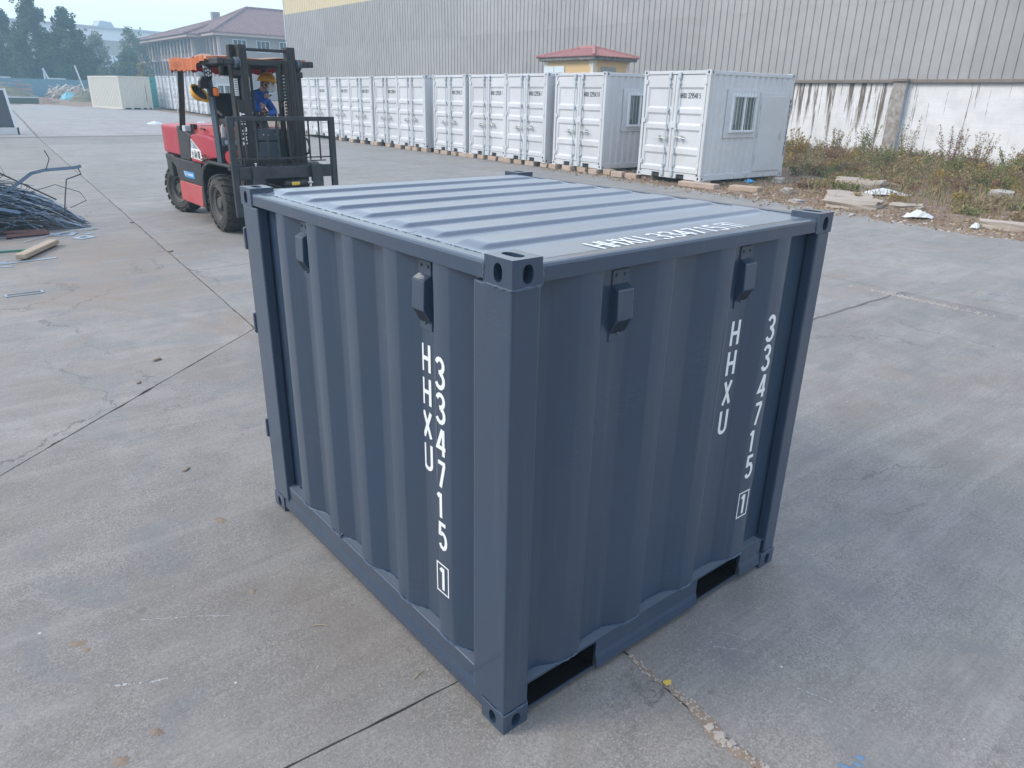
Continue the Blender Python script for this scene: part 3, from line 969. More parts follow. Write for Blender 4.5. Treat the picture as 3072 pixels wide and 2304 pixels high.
M['blue_in'] = paint('slate_blue_hole', (0.022, 0.034, 0.056), 0.6)
M['white_letter'] = paint('white_lettering', (0.72, 0.74, 0.75), 0.6, var=0.05, vscale=20)
M['weld'] = paint('painted_weld', (0.06, 0.088, 0.135), 0.4, var=0.15, vscale=40)
M['black'] = paint('matt_black', (0.005, 0.005, 0.006), 0.9, spec=.1)
M['mesh_dark'] = paint('dark_gauze', (0.02, 0.022, 0.026), 0.6)
BL, BW, BH = 1.617, 1.907, 1.612
ca, cc_, ch_ = 0.1054, 0.1188, 0.077
bc = thing('storage_container', 'small slate blue storage container with white numbers standing in the foreground', 'container', (0, 0, 0))

def casting(x0, x1, y0, y1, z0, z1, top, holes=True):
    """corner casting: oval holes in the outward faces, slot on top or bottom"""
    mb = MB()
    left = x0 < BL / 2
    near = y0 < BW / 2
    h = z1 - z0
    # x faces
    xo, xi = (x0, x1) if left else (x1, x0)
    nx = (-1, 0, 0) if left else (1, 0, 0)
    mb.face_hole((xo, y0, z0), (0, y1 - y0, 0), (0, 0, h), ((y1 - y0) * .5, h * .46), (.0185, .0265), nx, .035, 18, 0, 1, 2.4)
    yo, yi = (y0, y1) if near else (y1, y0)
    ny = (0, -1, 0) if near else (0, 1, 0)
    mb.face_hole((x0, yo, z0), (x1 - x0, 0, 0), (0, 0, h), ((x1 - x0) * .52, h * .46), (.0185, .0265), ny, .035, 18, 0, 1, 2.4)
    mb.quad((xi, y0, z0), (xi, y1, z0), (xi, y1, z1), (xi, y0, z1))
    mb.quad((x0, yi, z0), (x1, yi, z0), (x1, yi, z1), (x0, yi, z1))
    if top:
        mb.face_hole((x0, y0, z1), (x1 - x0, 0, 0), (0, y1 - y0, 0), ((x1 - x0) * .5, (y1 - y0) * .52), (.019, .040), (0, 0, 1), .03, 18, 0, 1, 3.2)
        mb.quad((x0, y0, z0), (x1, y0, z0), (x1, y1, z0), (x0, y1, z0))
    else:
        mb.quad((x0, y0, z0), (x1, y0, z0), (x1, y1, z0), (x0, y1, z0))
        mb.quad((x0, y0, z1), (x1, y0, z1), (x1, y1, z1), (x0, y1, z1))
    o = mb.build('corner_casting', [M['blue'], M['blue_in']], bc)
    bm = bmesh.new()
    bm.from_mesh(o.data)
    bmesh.ops.remove_doubles(bm, verts=bm.verts, dist=1e-4)
    bmesh.ops.recalc_face_normals(bm, faces=bm.faces)
    es = [e for e in bm.edges if len(e.link_faces) == 2 and math.radians(60) < e.calc_face_angle(0) < math.radians(110)
          and all(min(abs(v.co.x - x0), abs(v.co.x - x1)) < 1e-4 or min(abs(v.co.y - y0), abs(v.co.y - y1)) < 1e-4 for v in e.verts)
          and sum(all(abs(v.co[i] - t) < 1e-4 for v in e.verts) for i, t in ((0, x0), (0, x1), (1, y0), (1, y1), (2, z0), (2, z1))) >= 2]
    bmesh.ops.bevel(bm, geom=es, offset=.004, segments=2, profile=.6, affect='EDGES', clamp_overlap=True)
    bm.to_mesh(o.data)
    bm.free()
    return o
for ix in (0, 1):
    for iy in (0, 1):
        for iz in (0, 1):
            x0 = 0 if ix == 0 else BL - ca
            y0 = 0 if iy == 0 else BW - cc_
            z0 = 0 if iz == 0 else BH - ch_
            casting(x0, x0 + ca, y0, y0 + cc_, z0, z0 + ch_, iz == 1)

zb, zt = ch_ + .0015, BH - ch_ - .0015
def post(pts):
    return MB().prism(pts, 2, zb, zt).build('corner_post', M['blue'], bc, bevel=.007, seg=2)
e = .003
post([(e, e), (.106, e), (.106, .05), (.045, .05), (.045, .172), (e, .172)])
post([(e, BW - .170), (.05, BW - .170), (.05, BW - .05), (.106, BW - .05), (.106, BW - e), (e, BW - e)])
post([(BL - .085, e), (BL - e, e), (BL - e, .165), (BL - .045, .165), (BL - .045, .05), (BL - .085, .05)])
post([(BL - .106, BW - e), (BL - .106, BW - .05), (BL - .05, BW - .05), (BL - .05, BW - .17), (BL - e, BW - .17), (BL - e, BW - e)])

# weld beads round the castings
def bead(mb, pts, r=.0035, step=.008, wob=.0016, closed=False, rd=random.Random(9)):
    out = []
    for a, b in zip(pts, pts[1:]):
        a, b = Vector(a), Vector(b)
        n = max(1, int((b - a).length / step))
        for i in range(n):
            out.append(a + (b - a) * i / n + Vector((rd.uniform(-wob, wob), rd.uniform(-wob, wob), rd.uniform(-wob, wob))))
    out.append(Vector(pts[-1]))
    mb.tube(out, [r * rd.uniform(.7, 1.3) for _ in out], 6)
mb = MB()
zc = BH - ch_
bead(mb, [(.002, cc_ + .002, zc - .002), (.001, .004, zc - .003), (.004, .001, zc - .003), (ca, .002, zc - .002)], .0042)
bead(mb, [(.001, cc_ + .003, zc - .002), (.001, cc_ + .003, BH - .022)], .0035)
bead(mb, [(ca + .003, .003, zc - .002), (ca + .003, .003, BH - .022)], .0035)
bead(mb, [(.002, BW - cc_ - .003, zc), (.002, BW - cc_ - .003, BH - .022)], .0035)
bead(mb, [(BL - ca - .003, .003, zc), (BL - ca - .003, .003, BH - .022)], .0035)
bead(mb, [(.002, cc_, ch_), (.002, .003, ch_), (.003, .002, ch_), (ca, .002, ch_)], .0030)
bead(mb, [(.002, BW - cc_, ch_), (.002, BW - .003, ch_)], .0030)
bead(mb, [(BL - ca, .002, ch_), (BL - .003, .002, ch_)], .0030)
tag(mb.build('weld_bead', M['weld'], bc, smooth=True), kind='stuff')

# top rails: bent channel with a rounded upper edge
zr0, zr1 = 1.5425, 1.5925
def rail(axis, at, sgn, a, b):
    """profile in (outward, z)"""
    prof = [(0, zr0), (0, zr1 - .010), (.003, zr1 - .003), (.010, zr1), (.050, zr1), (.050, zr1 - .02), (.012, zr1 - .02), (.012, zr0)]
    pts = [((at + sgn * p) , z) for p, z in prof]
    return MB().prism(pts, axis, a, b).build('top_rail', M['blue'], bc)
rail(1, .003, 1, cc_ + .001, BW - cc_ - .001)
rail(0, .003, 1, ca + .001, BL - ca - .001)
rail(1, BL - .003, -1, cc_ + .001, BW - cc_ - .001)
rail(0, BW - .003, -1, ca + .001, BL - ca - .001)
mb = MB()
def dash(mb, p, q, rd):
    p, q = Vector(p), Vector(q)
    L = (q - p).length
    t = 0
    while t < L:
        w = rd.uniform(.012, .05)
        a, b = p + (q - p) * (t / L), p + (q - p) * (min(L, t + w) / L)
        bead(mb, [a, (a + b) / 2, b], .0014, .006, .0012, rd=rd)
        t += w + rd.uniform(.004, .03)
rdb = random.Random(4)
dash(mb, (.052, cc_, zr1 + .0005), (.052, BW - cc_, zr1 + .0005), rdb)
tag(mb.build('roof_weld', M['weld'], bc, smooth=True), kind='stuff')
MB().box((.052, .0495, zr1 - .004), (BL - .06, .0515, zr1 + .0002)).build('roof_seam', M['blue_in'], bc)

# roof sheet with seven pressed ribs
def roof():
    nx, xs = 0, []
    xs = list(np.linspace(.05, .16, 12)) + list(np.linspace(.17, BL - .17, 14)) + list(np.linspace(BL - .16, BL - .05, 12))
    ys = np.linspace(.0505, BW - .0505, 300)
    cen = [.264, .495, .704, .956, 1.192, 1.433, 1.685]
    vs, fs = [], []
    for y in ys:
        for x in xs:
            z = 0
            for c in cen:
                d = y - (c + .055)
                half, slope = .052, .030
                k = (half + slope - abs(d)) / slope
                k = max(0, min(1, k))
                k = k * k * (3 - 2 * k)
                # ends of the ribs fade out
                ex = min((x - .075) / .065, (BL - .062 - x) / .065)
                ex = max(0, min(1, ex))
                ex = ex * ex * (3 - 2 * ex)
                z = max(z, k * ex)
            vs.append((x, y, zr1 - .0035 + .0135 * z - (.0022 if abs(y - .607) < .0035 and .06 < x < BL - .06 else 0)))
    nx = len(xs)
    for j in range(len(ys) - 1):
        for i in range(nx - 1):
            fs.append((j * nx + i, j * nx + i + 1, (j + 1) * nx + i + 1, (j + 1) * nx + i))
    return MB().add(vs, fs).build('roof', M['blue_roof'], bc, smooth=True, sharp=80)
roof()
MB().box((.1, .6055, zr1 - .0062), (BL - .1, .6085, zr1 - .0040)).build('roof_seam', M['blue_in'], bc)

# corrugated walls -------------------------------------------------------------
dep = .041
def chamfer(prof, r=.006):
    out = [prof[0]]
    for a, b, c in zip(prof, prof[1:], prof[2:]):
        a, b, c = Vector(a), Vector(b), Vector(c)
        d1, d2 = (a - b), (c - b)
        k1, k2 = min(r, d1.length * .4), min(r, d2.length * .4)
        out += [tuple(b + d1.normalized() * k1), tuple(b + d1.normalized() * k1 * .3 + d2.normalized() * k2 * .3), tuple(b + d2.normalized() * k2)]
    out.append(prof[-1])
    return out
def corr(name, prof, fn, z0, z1):
    pr = chamfer(prof)
    vs, fs = [], []
    for t, d in pr:
        vs += [fn(t, d, z0), fn(t, d, z1)]
    for i in range(len(pr) - 1):
        fs.append((2 * i, 2 * i + 2, 2 * i + 3, 2 * i + 1))
    return MB().add(vs, fs).build(name, M['blue'], bc, smooth=True, sharp=28)
zl = .165
# left face: t = y, d = inward (x)
o0 = .0105
left = [(.16, o0 + dep)]
for k in range(5):
    y = .303 + .2935 * k
    left += [(y - .078, o0 + dep), (y, o0), (y + .084, o0), (y + .122, o0 + dep)]
left += [(BW - .16, o0 + dep)]
corr('side_wall', left, lambda t, d, z: (d, t, z), zl - .002, zr0 + .003)
right = [(.05, o0 + dep), (.185, o0 + dep), (.266, o0), (.354, o0), (.394, o0 + dep), (.514, o0 + dep), (.596, o0), (.6815, o0), (.722, o0 + dep), (.842, o0 + dep), (.922, o0), (1.007, o0), (1.047, o0 + dep), (1.178, o0 + dep), (1.262, o0), (1.356, o0), (1.398, o0 + dep), (BL - .05, o0 + dep)]
zs = .152
corr('side_wall', right, lambda t, d, z: (t, d, z), zs - .002, zr0 + .003)
corr('side_wall', [(BL - t, d) for t, d in right[::-1]], lambda t, d, z: (t, BW - d, z), zs - .002, zr0 + .003)
corr('side_wall', left, lambda t, d, z: (BL - d, t, z), zl - .002, zr0 + .003)
# weld where wall meets the rail
def foot(prof, fn, z, a, b):
    mb = MB()
    pts = [fn(t, d - .003, z) for t, d in chamfer(prof, .03) if a <= t <= b]
    bead(mb, pts, .0036, .009, .0020, rd=random.Random(8))
    return tag(mb.build('weld_bead', M['weld'], bc, smooth=True), kind='stuff')
foot(left, lambda t, d, z: (d, t, z), zl + .001, .16, BW - .16)
foot(right, lambda t, d, z: (t, d, z), zs + .001, .10, BL - .10)
mb = MB()
for a, b in ((.39, .47), (.69, .76), (.98, 1.05), (.24, .30)):
    bead(mb, [(.014, a, zr0 - .001), (.014, b, zr0 - .001)], .0022)
for a, b in ((.25, .35), (.60, .68), (.92, 1.0), (1.26, 1.35)):
    bead(mb, [(a, .014, zr0 - .001), (b, .014, zr0 - .001)], .0022)
tag(mb.build('weld_bead', M['weld'], bc, smooth=True), kind='stuff')

# bottom rails: left and far right ones run through, the two with fork pockets are pierced
def lowrail(sx, at):
    prof = [(.008, zl - .006), (.010, zl), (.060, zl), (.060, zl - .012), (.022, zl - .012), (.022, .090), (.004, .062), (.002, .030), (.012, .030), (.016, .058), (.030, .082)]
    prof = [(.010, .100), (.008, zl - .004), (.012, zl), (.085, zl), (.085, zl - .01), (.022, zl - .01), (.020, .095), (.011, .070), (.011, .030), (.001, .030), (.001, .074)]
    pts = [(at + sx * p, z) for p, z in prof]
    return MB().prism(pts, 1, cc_ + .004, BW - cc_ - .004).build('bottom_rail', M['blue'], bc)
lowrail(1, .004)
MB().box((.0175, cc_ + .05, zl + .0005), (.075, BW - cc_ - .05, zl + .002)).build('ledge_sky_tint', M['ledge'], bc)  # thin plates added on the rails to carry the painted sky reflection
MB().box((ca + .002, .0135, zs + .0005), (BL - ca - .002, .075, zs + .002)).build('ledge_sky_tint', M['ledge'], bc)
lowrail(-1, BL - .004)
P1, P2 = (.113, .447), (1.045, 1.352)
def pocketrail(sy, at):
    def Y(p):
        return at + sy * p
    o = []
    prof = [(.012, zs), (.012, zs - .006), (.085, zs - .006), (.085, zs)]
    MB().prism([(Y(p), z) for p, z in prof], 0, ca - .03, BL - ca + .03).build('bottom_rail', M['blue'], bc)
    chan = [(.012, zs - .0065), (.012, .085), (.006, .066), (.001, .030), (.011, .028), (.015, .062), (.022, .082), (.022, zs - .0065)]
    for a, b in ((ca + .001, P1[0]), (P1[1], P2[0]), (P2[1], BL - ca - .001)):
        MB().prism([(Y(p), z) for p, z in chan], 0, a, b).build('bottom_rail', M['blue'], bc)
    for a, b in (P1, P2):
        mb = MB()
        mb.box((a, Y(.015), .026), (b, Y(.021), .034))
        mb.build('pocket_lip', M['blue'], bc)
        mb = MB()   # tunnel for the forks
        mb.quad((a, Y(.022), .03), (b, Y(.022), .03), (b, Y(.55), .03), (a, Y(.55), .03))
        mb.quad((a, Y(.024), zs - .008), (b, Y(.024), zs - .008), (b, Y(.55), zs - .008), (a, Y(.55), zs - .008))
        mb.quad((a, Y(.024), .03), (a, Y(.55), .03), (a, Y(.55), zs - .008), (a, Y(.024), zs - .008))
        mb.quad((b, Y(.024), .03), (b, Y(.55), .03), (b, Y(.55), zs - .008), (b, Y(.024), zs - .008))
        mb.quad((a, Y(.55), .03), (b, Y(.55), .03), (b, Y(.55), zs - .008), (a, Y(.55), zs - .008))
        mb.build('fork_pocket', M['black'], bc)
pocketrail(1, .0)
pocketrail(-1, BW)
MB().box((.09, .09, .158), (BL - .09, BW - .09, .162)).build('floor', M['black'], bc)

# ventilators ------------------------------------------------------------------
def vent(fn):
    """fn(u across, d outward, z) ; centre u = 0, top z = 0"""
    def box(mb, u0, u1, d0, d1, z0, z1):
        vs = [fn(u, d, z) for z in (z0, z1) for d in (d0, d1) for u in (u0, u1)]
        mb.add(vs, [(0, 1, 3, 2), (4, 6, 7, 5), (0, 4, 5, 1), (2, 3, 7, 6), (0, 2, 6, 4), (1, 5, 7, 3)])
    mb = MB()
    box(mb, -.0355, .0355, 0, .004, -.228, 0)
    pl = mb.build('ventilator', M['blue'], bc, bevel=.0015)
    mb = MB()
    w = .0355
    A_ = [(-w, .004, -.045), (w, .004, -.045), (w, .030, -.058), (-w, .030, -.058), (-w, .034, -.152), (w, .034, -.152), (w, .004, -.203), (-w, .004, -.203)]
    vs = [fn(*p) for p in A_]
    mb.add(vs, [(0, 1, 2, 3), (3, 2, 5, 4), (0, 3, 4, 7), (1, 6, 5, 2)])
    mb.add(vs, [(4, 5, 6, 7)], 1)
    mb.build('hood', [M['blue'], M['blue_in']], pl, bevel=.0045, seg=2)
    mb = MB()      # perforated outlet under the hood
    for i in range(6):
        for j in range(5):
            u = -w + .008 + i * (2 * w - .016) / 5
            f = .16 + j * .17
            d, z = .034 - .030 * f + .0020, -.152 - .051 * f - .001
            r = .0034
            vs = [fn(u + r * math.cos(a), d + r * .68 * math.sin(a), z + r * .73 * math.sin(a)) for a in [k * math.pi / 3 for k in range(6)]]
            mb.add(vs, [tuple(range(6))])
    mb.build('grille', M['mesh_dark'], pl)
    mb = MB()      # pressed pill on the front
    pts = []
    for k in range(20):
        a = 2 * math.pi * k / 20
        pts.append(fn(.011 * (1 if math.cos(a) > 0 else -1) + .006 * math.cos(a), .0325, -.147 + .006 * math.sin(a)))
    mb.tube(pts, .0011, 5, closed=True)
    mb.build('pressing', M['blue'], pl)
    for u, z in ((-.019, -.018), (.019, -.018), (0, -.204)):
        mb = MB()
        c0, c1 = Vector(fn(u, .004, z)), Vector(fn(u, .0085, z))
        mb.lathe([(0, .0058), (.003, .0052), (.0045, .0030), (.0045, 0)], c0, c1 - c0, 10)
        mb.build('rivet', M['blue'], pl)
for yc in (.489, 1.370):
    vent(lambda u, d, z, yc=yc: (o0 + dep - d, yc - u, 1.524 + z))
for xc in (.470, 1.131):
    vent(lambda u, d, z, xc=xc: (xc + u, o0 + dep - d, 1.524 + z))

# hinges seen edge-on at the far-left post, small lashing ring at the foot
mb = MB()
for z in (1.33, .93, .38):
    mb = MB()
    mb.box((-.004, BW - .004, z), (.05, BW + .014, z + .10))
    mb.build('hinge', M['blue'], bc, bevel=.004)
mb = MB()
mb.tube([(.03 + .018 * math.cos(a), 1.17, zl + .004 + .018 * math.sin(a)) for a in np.linspace(-.3, math.pi + .3, 12)], .004, 6)
mb.build('lashing_ring', M['blue'], bc, smooth=True)

# painted numbers ----------------------------------------------------------------
S_ = .096
lt = lambda yL, d: (lambda u, v, h: (d - .0012 - h, yL - u, v))
rtx = lambda xL, d: (lambda u, v, h: (xL + u, d - .0012 - h, v))
zsH = [1.149, 1.029, .907, .785]
zsN = [1.146, 1.026, .906, .787, .667, .547]
def pair(fH, fN):
    mb = MB()
    for ch, z in zip('HHXU', zsH):
        glyph(mb, ch, lambda u, v, h, z=z: fH(u, v + z, h), S_, .155, 1.02)
    mb.build('lettering', M['white_letter'], bc)
    mb = MB()
    for ch, z in zip('334715', zsN):
        dx = -.012 if ch == '1' else 0
        glyph(mb, ch, lambda u, v, h, z=z, dx=dx: fN(u + dx, v + z, h), S_, .155, 1.02)
    glyph(mb, '1', lambda u, v, h: fN(u - .004, v + .372, h), .092, .16, 1.02)
    glyph(mb, '[', lambda u, v, h: fN(u - .006, v + .372, h), .092, .14, 1.12)
    mb.build('lettering', M['white_letter'], bc)
pair(lt(.518, o0 + dep), lt(.376, o0))
pair(rtx(1.111, o0 + dep), rtx(1.285, o0))
mb = MB()
fr = lambda u, v, h: (.405 + u, .055 + v, zr1 - .0015 + h)
x = text(mb, 'HHXU 334715', fr, .098, adv=.62, wk=.12, aspect=1.0)
glyph(mb, '1', lambda u, v, h: fr(u + x + .028, v, h), .090, .14, 1.05)
glyph(mb, '[', lambda u, v, h: fr(u + x + .026, v, h), .090, .13, 1.2)
mb.build('lettering', M['white_letter'], bc)

# pale overspray left along the edge of the number stencils
M['overspray'] = paint('pale_overspray', (0.085, 0.10, 0.125), 0.6, var=.25, vscale=25)
MB().box((o0 - .0008, .379, .80), (o0 - .0002, .3868, 1.25)).build('overspray', M['overspray'], bc)
MB().box((.9985, o0 - .0008, .84), (1.0065, o0 - .0002, 1.27)).build('overspray', M['overspray'], bc)
# ================================================================ white containers in the row
M['wpaint'] = paint('white_container_paint', (0.55, 0.565, 0.59), 0.5, var=0.05, vscale=1.2, dirt=(0.42, 0.405, 0.39), dirt_amt=.42, dirt_scale=1.3, shade=.10)
M['wdark'] = paint('door_gasket', (0.03, 0.03, 0.032), 0.8)
M['rod'] = paint('galvanised_rod', (0.50, 0.54, 0.58), 0.4, metal=.4, var=.1)
M['handle'] = paint('galvanised_handle', (0.52, 0.53, 0.52), 0.4, metal=.5, var=.2)
M['blackletter'] = paint('black_lettering', (0.03, 0.03, 0.035), 0.7)
M['pvc'] = paint('white_window_frame', (0.74, 0.77, 0.80), 0.4, var=.03)
M['bar'] = paint('steel_bar', (0.55, 0.58, 0.60), 0.4, metal=.5)
m, nt, b = newmat('window_glass')
b.inputs['Base Color'].default_value = (0.06, 0.085, 0.085, 1)
b.inputs['Roughness'].default_value = 0.08
b.inputs['Specular IOR Level'].default_value = 0.8
M['glass'] = m
M['curtain'] = paint('grey_curtain', (0.32, 0.36, 0.36), 0.9, var=.2, vscale=8)
CWd, CH, CL = 2.13, 2.57, 3.48

def panelled(mb, x0, x1, z0, z1, y, bands, d=.032):
    """a door skin pressed into horizontal bands: y is the outer face, bands are (z low, z high) of the recesses"""
    ex = .07
    mb.quad((x0, y, z0), (x1, y, z0), (x1, y, z0 + .0001), (x0, y, z0 + .0001))
    zs = [z0]
    for a, b_ in bands:
        zs += [a, b_]
    zs.append(z1)
    # frame strips left and right
    mb.quad((x0, y, z0), (x0 + ex, y, z0), (x0 + ex, y, z1), (x0, y, z1))
    mb.quad((x1 - ex, y, z0), (x1, y, z0), (x1, y, z1), (x1 - ex, y, z1))
    a0, a1 = x0 + ex, x1 - ex
    for i in range(0, len(zs) - 1):
        if i % 2 == 0:
            mb.quad((a0, y, zs[i]), (a1, y, zs[i]), (a1, y, zs[i + 1]), (a0, y, zs[i + 1]))
        else:
            p, q = zs[i], zs[i + 1]
            s, t = .05, .035
            mb.quad((a0, y, p), (a1, y, p), (a1 - t, y + d, p + s), (a0 + t, y + d, p + s))
            mb.quad((a0 + t, y + d, p + s), (a1 - t, y + d, p + s), (a1 - t, y + d, q - s), (a0 + t, y + d, q - s))
            mb.quad((a0 + t, y + d, q - s), (a1 - t, y + d, q - s), (a1, y, q), (a0, y, q))
            mb.quad((a0, y, p), (a0 + t, y + d, p + s), (a0 + t, y + d, q - s), (a0, y, q))
            mb.quad((a1 - t, y + d, p + s), (a1, y, p), (a1, y, q), (a1 - t, y + d, q - s))

def simple_casting(mb, x0, x1, y0, y1, z0, z1, left):
    h = z1 - z0
    mb.face_hole((x0, y0, z0), (x1 - x0, 0, 0), (0, 0, h), ((x1 - x0) * .5, h * .5), (.032, .04), (0, -1, 0), .05, 12, 0, 1)
    xo, xi = (x0, x1) if left else (x1, x0)
    mb.face_hole((xo, y0, z0), (0, y1 - y0, 0), (0, 0, h), ((y1 - y0) * .5, h * .5), (.032, .04), (-1 if left else 1, 0, 0), .05, 12, 0, 1)
    for q in (((xi, y0, z0), (xi, y1, z0), (xi, y1, z1), (xi, y0, z1)), ((x0, y1, z0), (x1, y1, z0), (x1, y1, z1), (x0, y1, z1)), ((x0, y0, z0), (x1, y0, z0), (x1, y1, z0), (x0, y1, z0)), ((x0, y0, z1), (x1, y0, z1), (x1, y1, z1), (x0, y1, z1))):
        mb.quad(*q)

def wcorr(n0, n1, per=.24, d=.036):
    pr = []
    t = n0
    while t + per < n1:
        pr += [(t, 0), (t + per * .34, 0), (t + per * .5, d), (t + per * .84, d)]
        t += per
    pr += [(t, 0), (n1, 0)]
    return pr

def white_container(name, label, office, mirror_handles=False, length=CL, paintm=None, group=None, cat='container'):
    pm = paintm or M['wpaint']
    t = thing(name, label, cat, group=group)
    L = length
    for x0, x1, lf in ((0, .15, True), (CWd - .15, CWd, False)):
        for y0, y1 in ((0, .16), (L - .16, L)):
            for z0, z1 in ((0, .118), (CH - .118, CH)):
                mb = MB()
                simple_casting(mb, x0, x1, y0, y1, z0, z1, lf)
                mb.build('corner_casting', [pm, M['wdark']], t)
    for x0 in (.004, CWd - .094):
        for y0, y1 in ((.004, .13), (L - .13, L - .004)):
            MB().box((x0, y0, .118), (x0 + .09, y1, CH - .118)).build('corner_post', pm, t, bevel=.01)
    MB().box((.15, .005, CH - .10), (CWd - .15, .06, CH - .02)).build('door_header', pm, t, bevel=.008)
    MB().box((.096, .062, .16), (CWd - .096, .10, CH - .105)).build('gasket', M['wdark'], t)
    # sill with two fork pockets
    px = ((.52, .78), (1.34, 1.60))
    for a, b_ in ((.15, px[0][0]), (px[0][1], px[1][0]), (px[1][1], CWd - .15)):
        MB().box((a, .005, .012), (b_, .06, .155)).build('door_sill', pm, t, bevel=.006)
    MB().box((.15, .006, .125), (CWd - .15, .058, .158)).build('door_sill', pm, t)
    for a, b_ in px:
        MB().box((a, .05, .02), (b_, 1.0, .124)).build('fork_pocket', M['wdark'], t)
    bands = [(.24, .60), (.70, 1.10), (1.20, 1.60), (1.66, 2.04)]
    bands = [(.27, .62), (.74, 1.20), (1.30, 1.58), (1.68, 2.18)]
    zd0, zd1 = .17, CH - .112
    hx = CWd / 2
    doors = []
    for k, (x0, x1) in enumerate(((.115, hx - .008), (hx + .008, CWd - .115))):
        mb = MB()
        panelled(mb, x0, x1, zd0, zd1, .02, bands)
        for q in (((x0, .02, zd0), (x0, .06, zd0), (x0, .06, zd1), (x0, .02, zd1)), ((x1, .02, zd0), (x1, .06, zd0), (x1, .06, zd1), (x1, .02, zd1))):
            mb.quad(*q)
        dr = mb.build('door', pm, t)
        doors.append(dr)
        rx = hx - .17 if k == 0 else hx + .14
        MB().tube([(rx, -.012, .05), (rx, -.012, CH - .045)], .017, 8).build('lock_rod', M['rod'], dr, smooth=True)
        for z in (.30, .62, 1.18, 1.62, 2.25):
            MB().box((rx - .04, -.034, z), (rx + .04, .019, z + .05)).build('rod_bracket', M['rod'], dr)
        for z in (.055, CH - .20):
            MB().box((rx - .045, -.045, z), (rx + .045, .004, z + .15)).build('cam_keeper', M['rod'], dr, bevel=.01)
        hz = .98 + (.03 if k else 0)
        sgn = -1 if k == 0 else 1
        mb = MB()
        mb.tube([(rx, -.035, hz), (rx + sgn * .10, -.05, hz + .01), (rx + sgn * .34, -.045, hz - .02)], .013, 6)
        mb.box((rx - .05, -.05, hz - .035), (rx + .05, -.012, hz + .045))
        mb.box((rx + sgn * .20 - .03, -.055, hz - .05), (rx + sgn * .20 + .03, .019, hz + .05))
        mb.build('door_handle', M['handle'], dr)
        ex = .09 if k == 0 else CWd - .15
        for z in (.30, 1.33, CH - .33):
            MB().box((ex, -.012, z), (ex + .07, .02, z + .11)).build('hinge', pm, dr, bevel=.01)
    MB().box((hx - .03, -.03, 1.22), (hx + .15, .018, 1.38)).build('lock_box', pm, t, bevel=.012)
    # sides, roof, rails
    pr = wcorr(.13, L - .13)
    def side(xo, sg, spans):
        vs, fs = [], []
        for a, b_ in spans:
            o = len(vs)
            for y, d in pr:
                vs += [(xo + sg * (.012 + d), y, a), (xo + sg * (.012 + d), y, b_)]
            for i in range(len(pr) - 1):
                fs.append((o + 2 * i, o + 2 * i + 2, o + 2 * i + 3, o + 2 * i + 1))
        return MB().add(vs, fs)
    side(0, 1, [(.13, CH - .10)]).build('side_wall', pm, t)
    side(CWd, -1, [(.13, CH - .10)]).build('side_wall', pm, t)
    for x0 in (.004, CWd - .064):
        MB().box((x0, .16, CH - .105), (x0 + .06, L - .16, CH - .018)).build('top_rail', pm, t, bevel=.008)
        MB().box((x0, .16, .01), (x0 + .06, L - .16, .155)).build('bottom_rail', pm, t, bevel=.008)
    MB().box((.06, .06, CH - .05), (CWd - .06, L - .06, CH - .03)).build('roof', pm, t)
    MB().box((.1, L - .06, .02), (CWd - .1, L - .02, CH - .03)).build('end_wall', pm, t)
    MB().box((.06, .10, .10), (CWd - .06, L - .06, .15)).build('floor', M['wdark'], t)
    if office:
        xs = CWd
        wy0, wy1, wz0, wz1 = .88, 1.88, 1.14, 2.06
        wb = MB().box((xs - .05, wy0 - .16, wz0 - .12), (xs + .012, wy1 + .12, wz1 + .10)).build('window', pm, t, bevel=.008)
        mb = MB()
        f = .07
        for a in (((wy0, wz0), (wy1, wz0 + f)), ((wy0, wz1 - f), (wy1, wz1)), ((wy0, wz0 + f), (wy0 + f, wz1 - f)), ((wy1 - f, wz0 + f), (wy1, wz1 - f)), (((wy0 + wy1) / 2 - .04, wz0 + f), ((wy0 + wy1) / 2 + .04, wz1 - f))):
            mb.box((xs + .012, a[0][0], a[0][1]), (xs + .05, a[1][0], a[1][1]))
        mb.build('frame', M['pvc'], wb)
        MB().quad((xs + .02, wy0 + f, wz0 + f), (xs + .02, wy1 - f, wz0 + f), (xs + .02, wy1 - f, wz1 - f), (xs + .02, wy0 + f, wz1 - f)).build('pane', M['glass'], wb)
        mb = MB()
        n = 13
        for i in range(n):
            a, b_ = wy0 + f + .02 + i * .065, wy0 + f + .05 + i * .065
            if (i // 3) % 2 == 0:
                mb.quad((xs + .022, a, wz0 + .2), (xs + .022, b_, wz0 + .2), (xs + .022, b_, wz1 - f), (xs + .022, a, wz1 - f))
        mb.build('curtain', M['curtain'], wb)
        for i in range(8):
            y = wy0 + .06 + i * .125
            MB().tube([(xs + .075, y, wz0 - .03), (xs + .075, y, wz1 + .04)], .007, 5).build('security_bar', M['bar'], wb)
        mb = MB()
        for z in (wz0 + .02, wz1 - .08):
            mb.tube([(xs + .068, wy0, z), (xs + .068, wy1, z)], .007, 5)
        mb.build('bar_rail', M['bar'], wb)
        dy0, dy1 = 2.12, 3.24
        sd = MB().box((xs - .05, dy0, .17), (xs + .022, dy1, 2.02)).build('side_door', pm, t, bevel=.008)
        MB().box((xs - .05, dy0 - .06, .155), (xs + .006, dy1 + .06, 2.09)).build('door_frame', pm, sd)
        mb = MB()
        mb.box((xs + .022, dy1 - .16, .94), (xs + .03, dy1 - .09, 1.16))
        mb.tube([(xs + .03, dy1 - .13, 1.06), (xs + .075, dy1 - .13, 1.06), (xs + .075, dy1 - .24, 1.06)], .011, 6)
        mb.build('handle', M['handle'], sd)
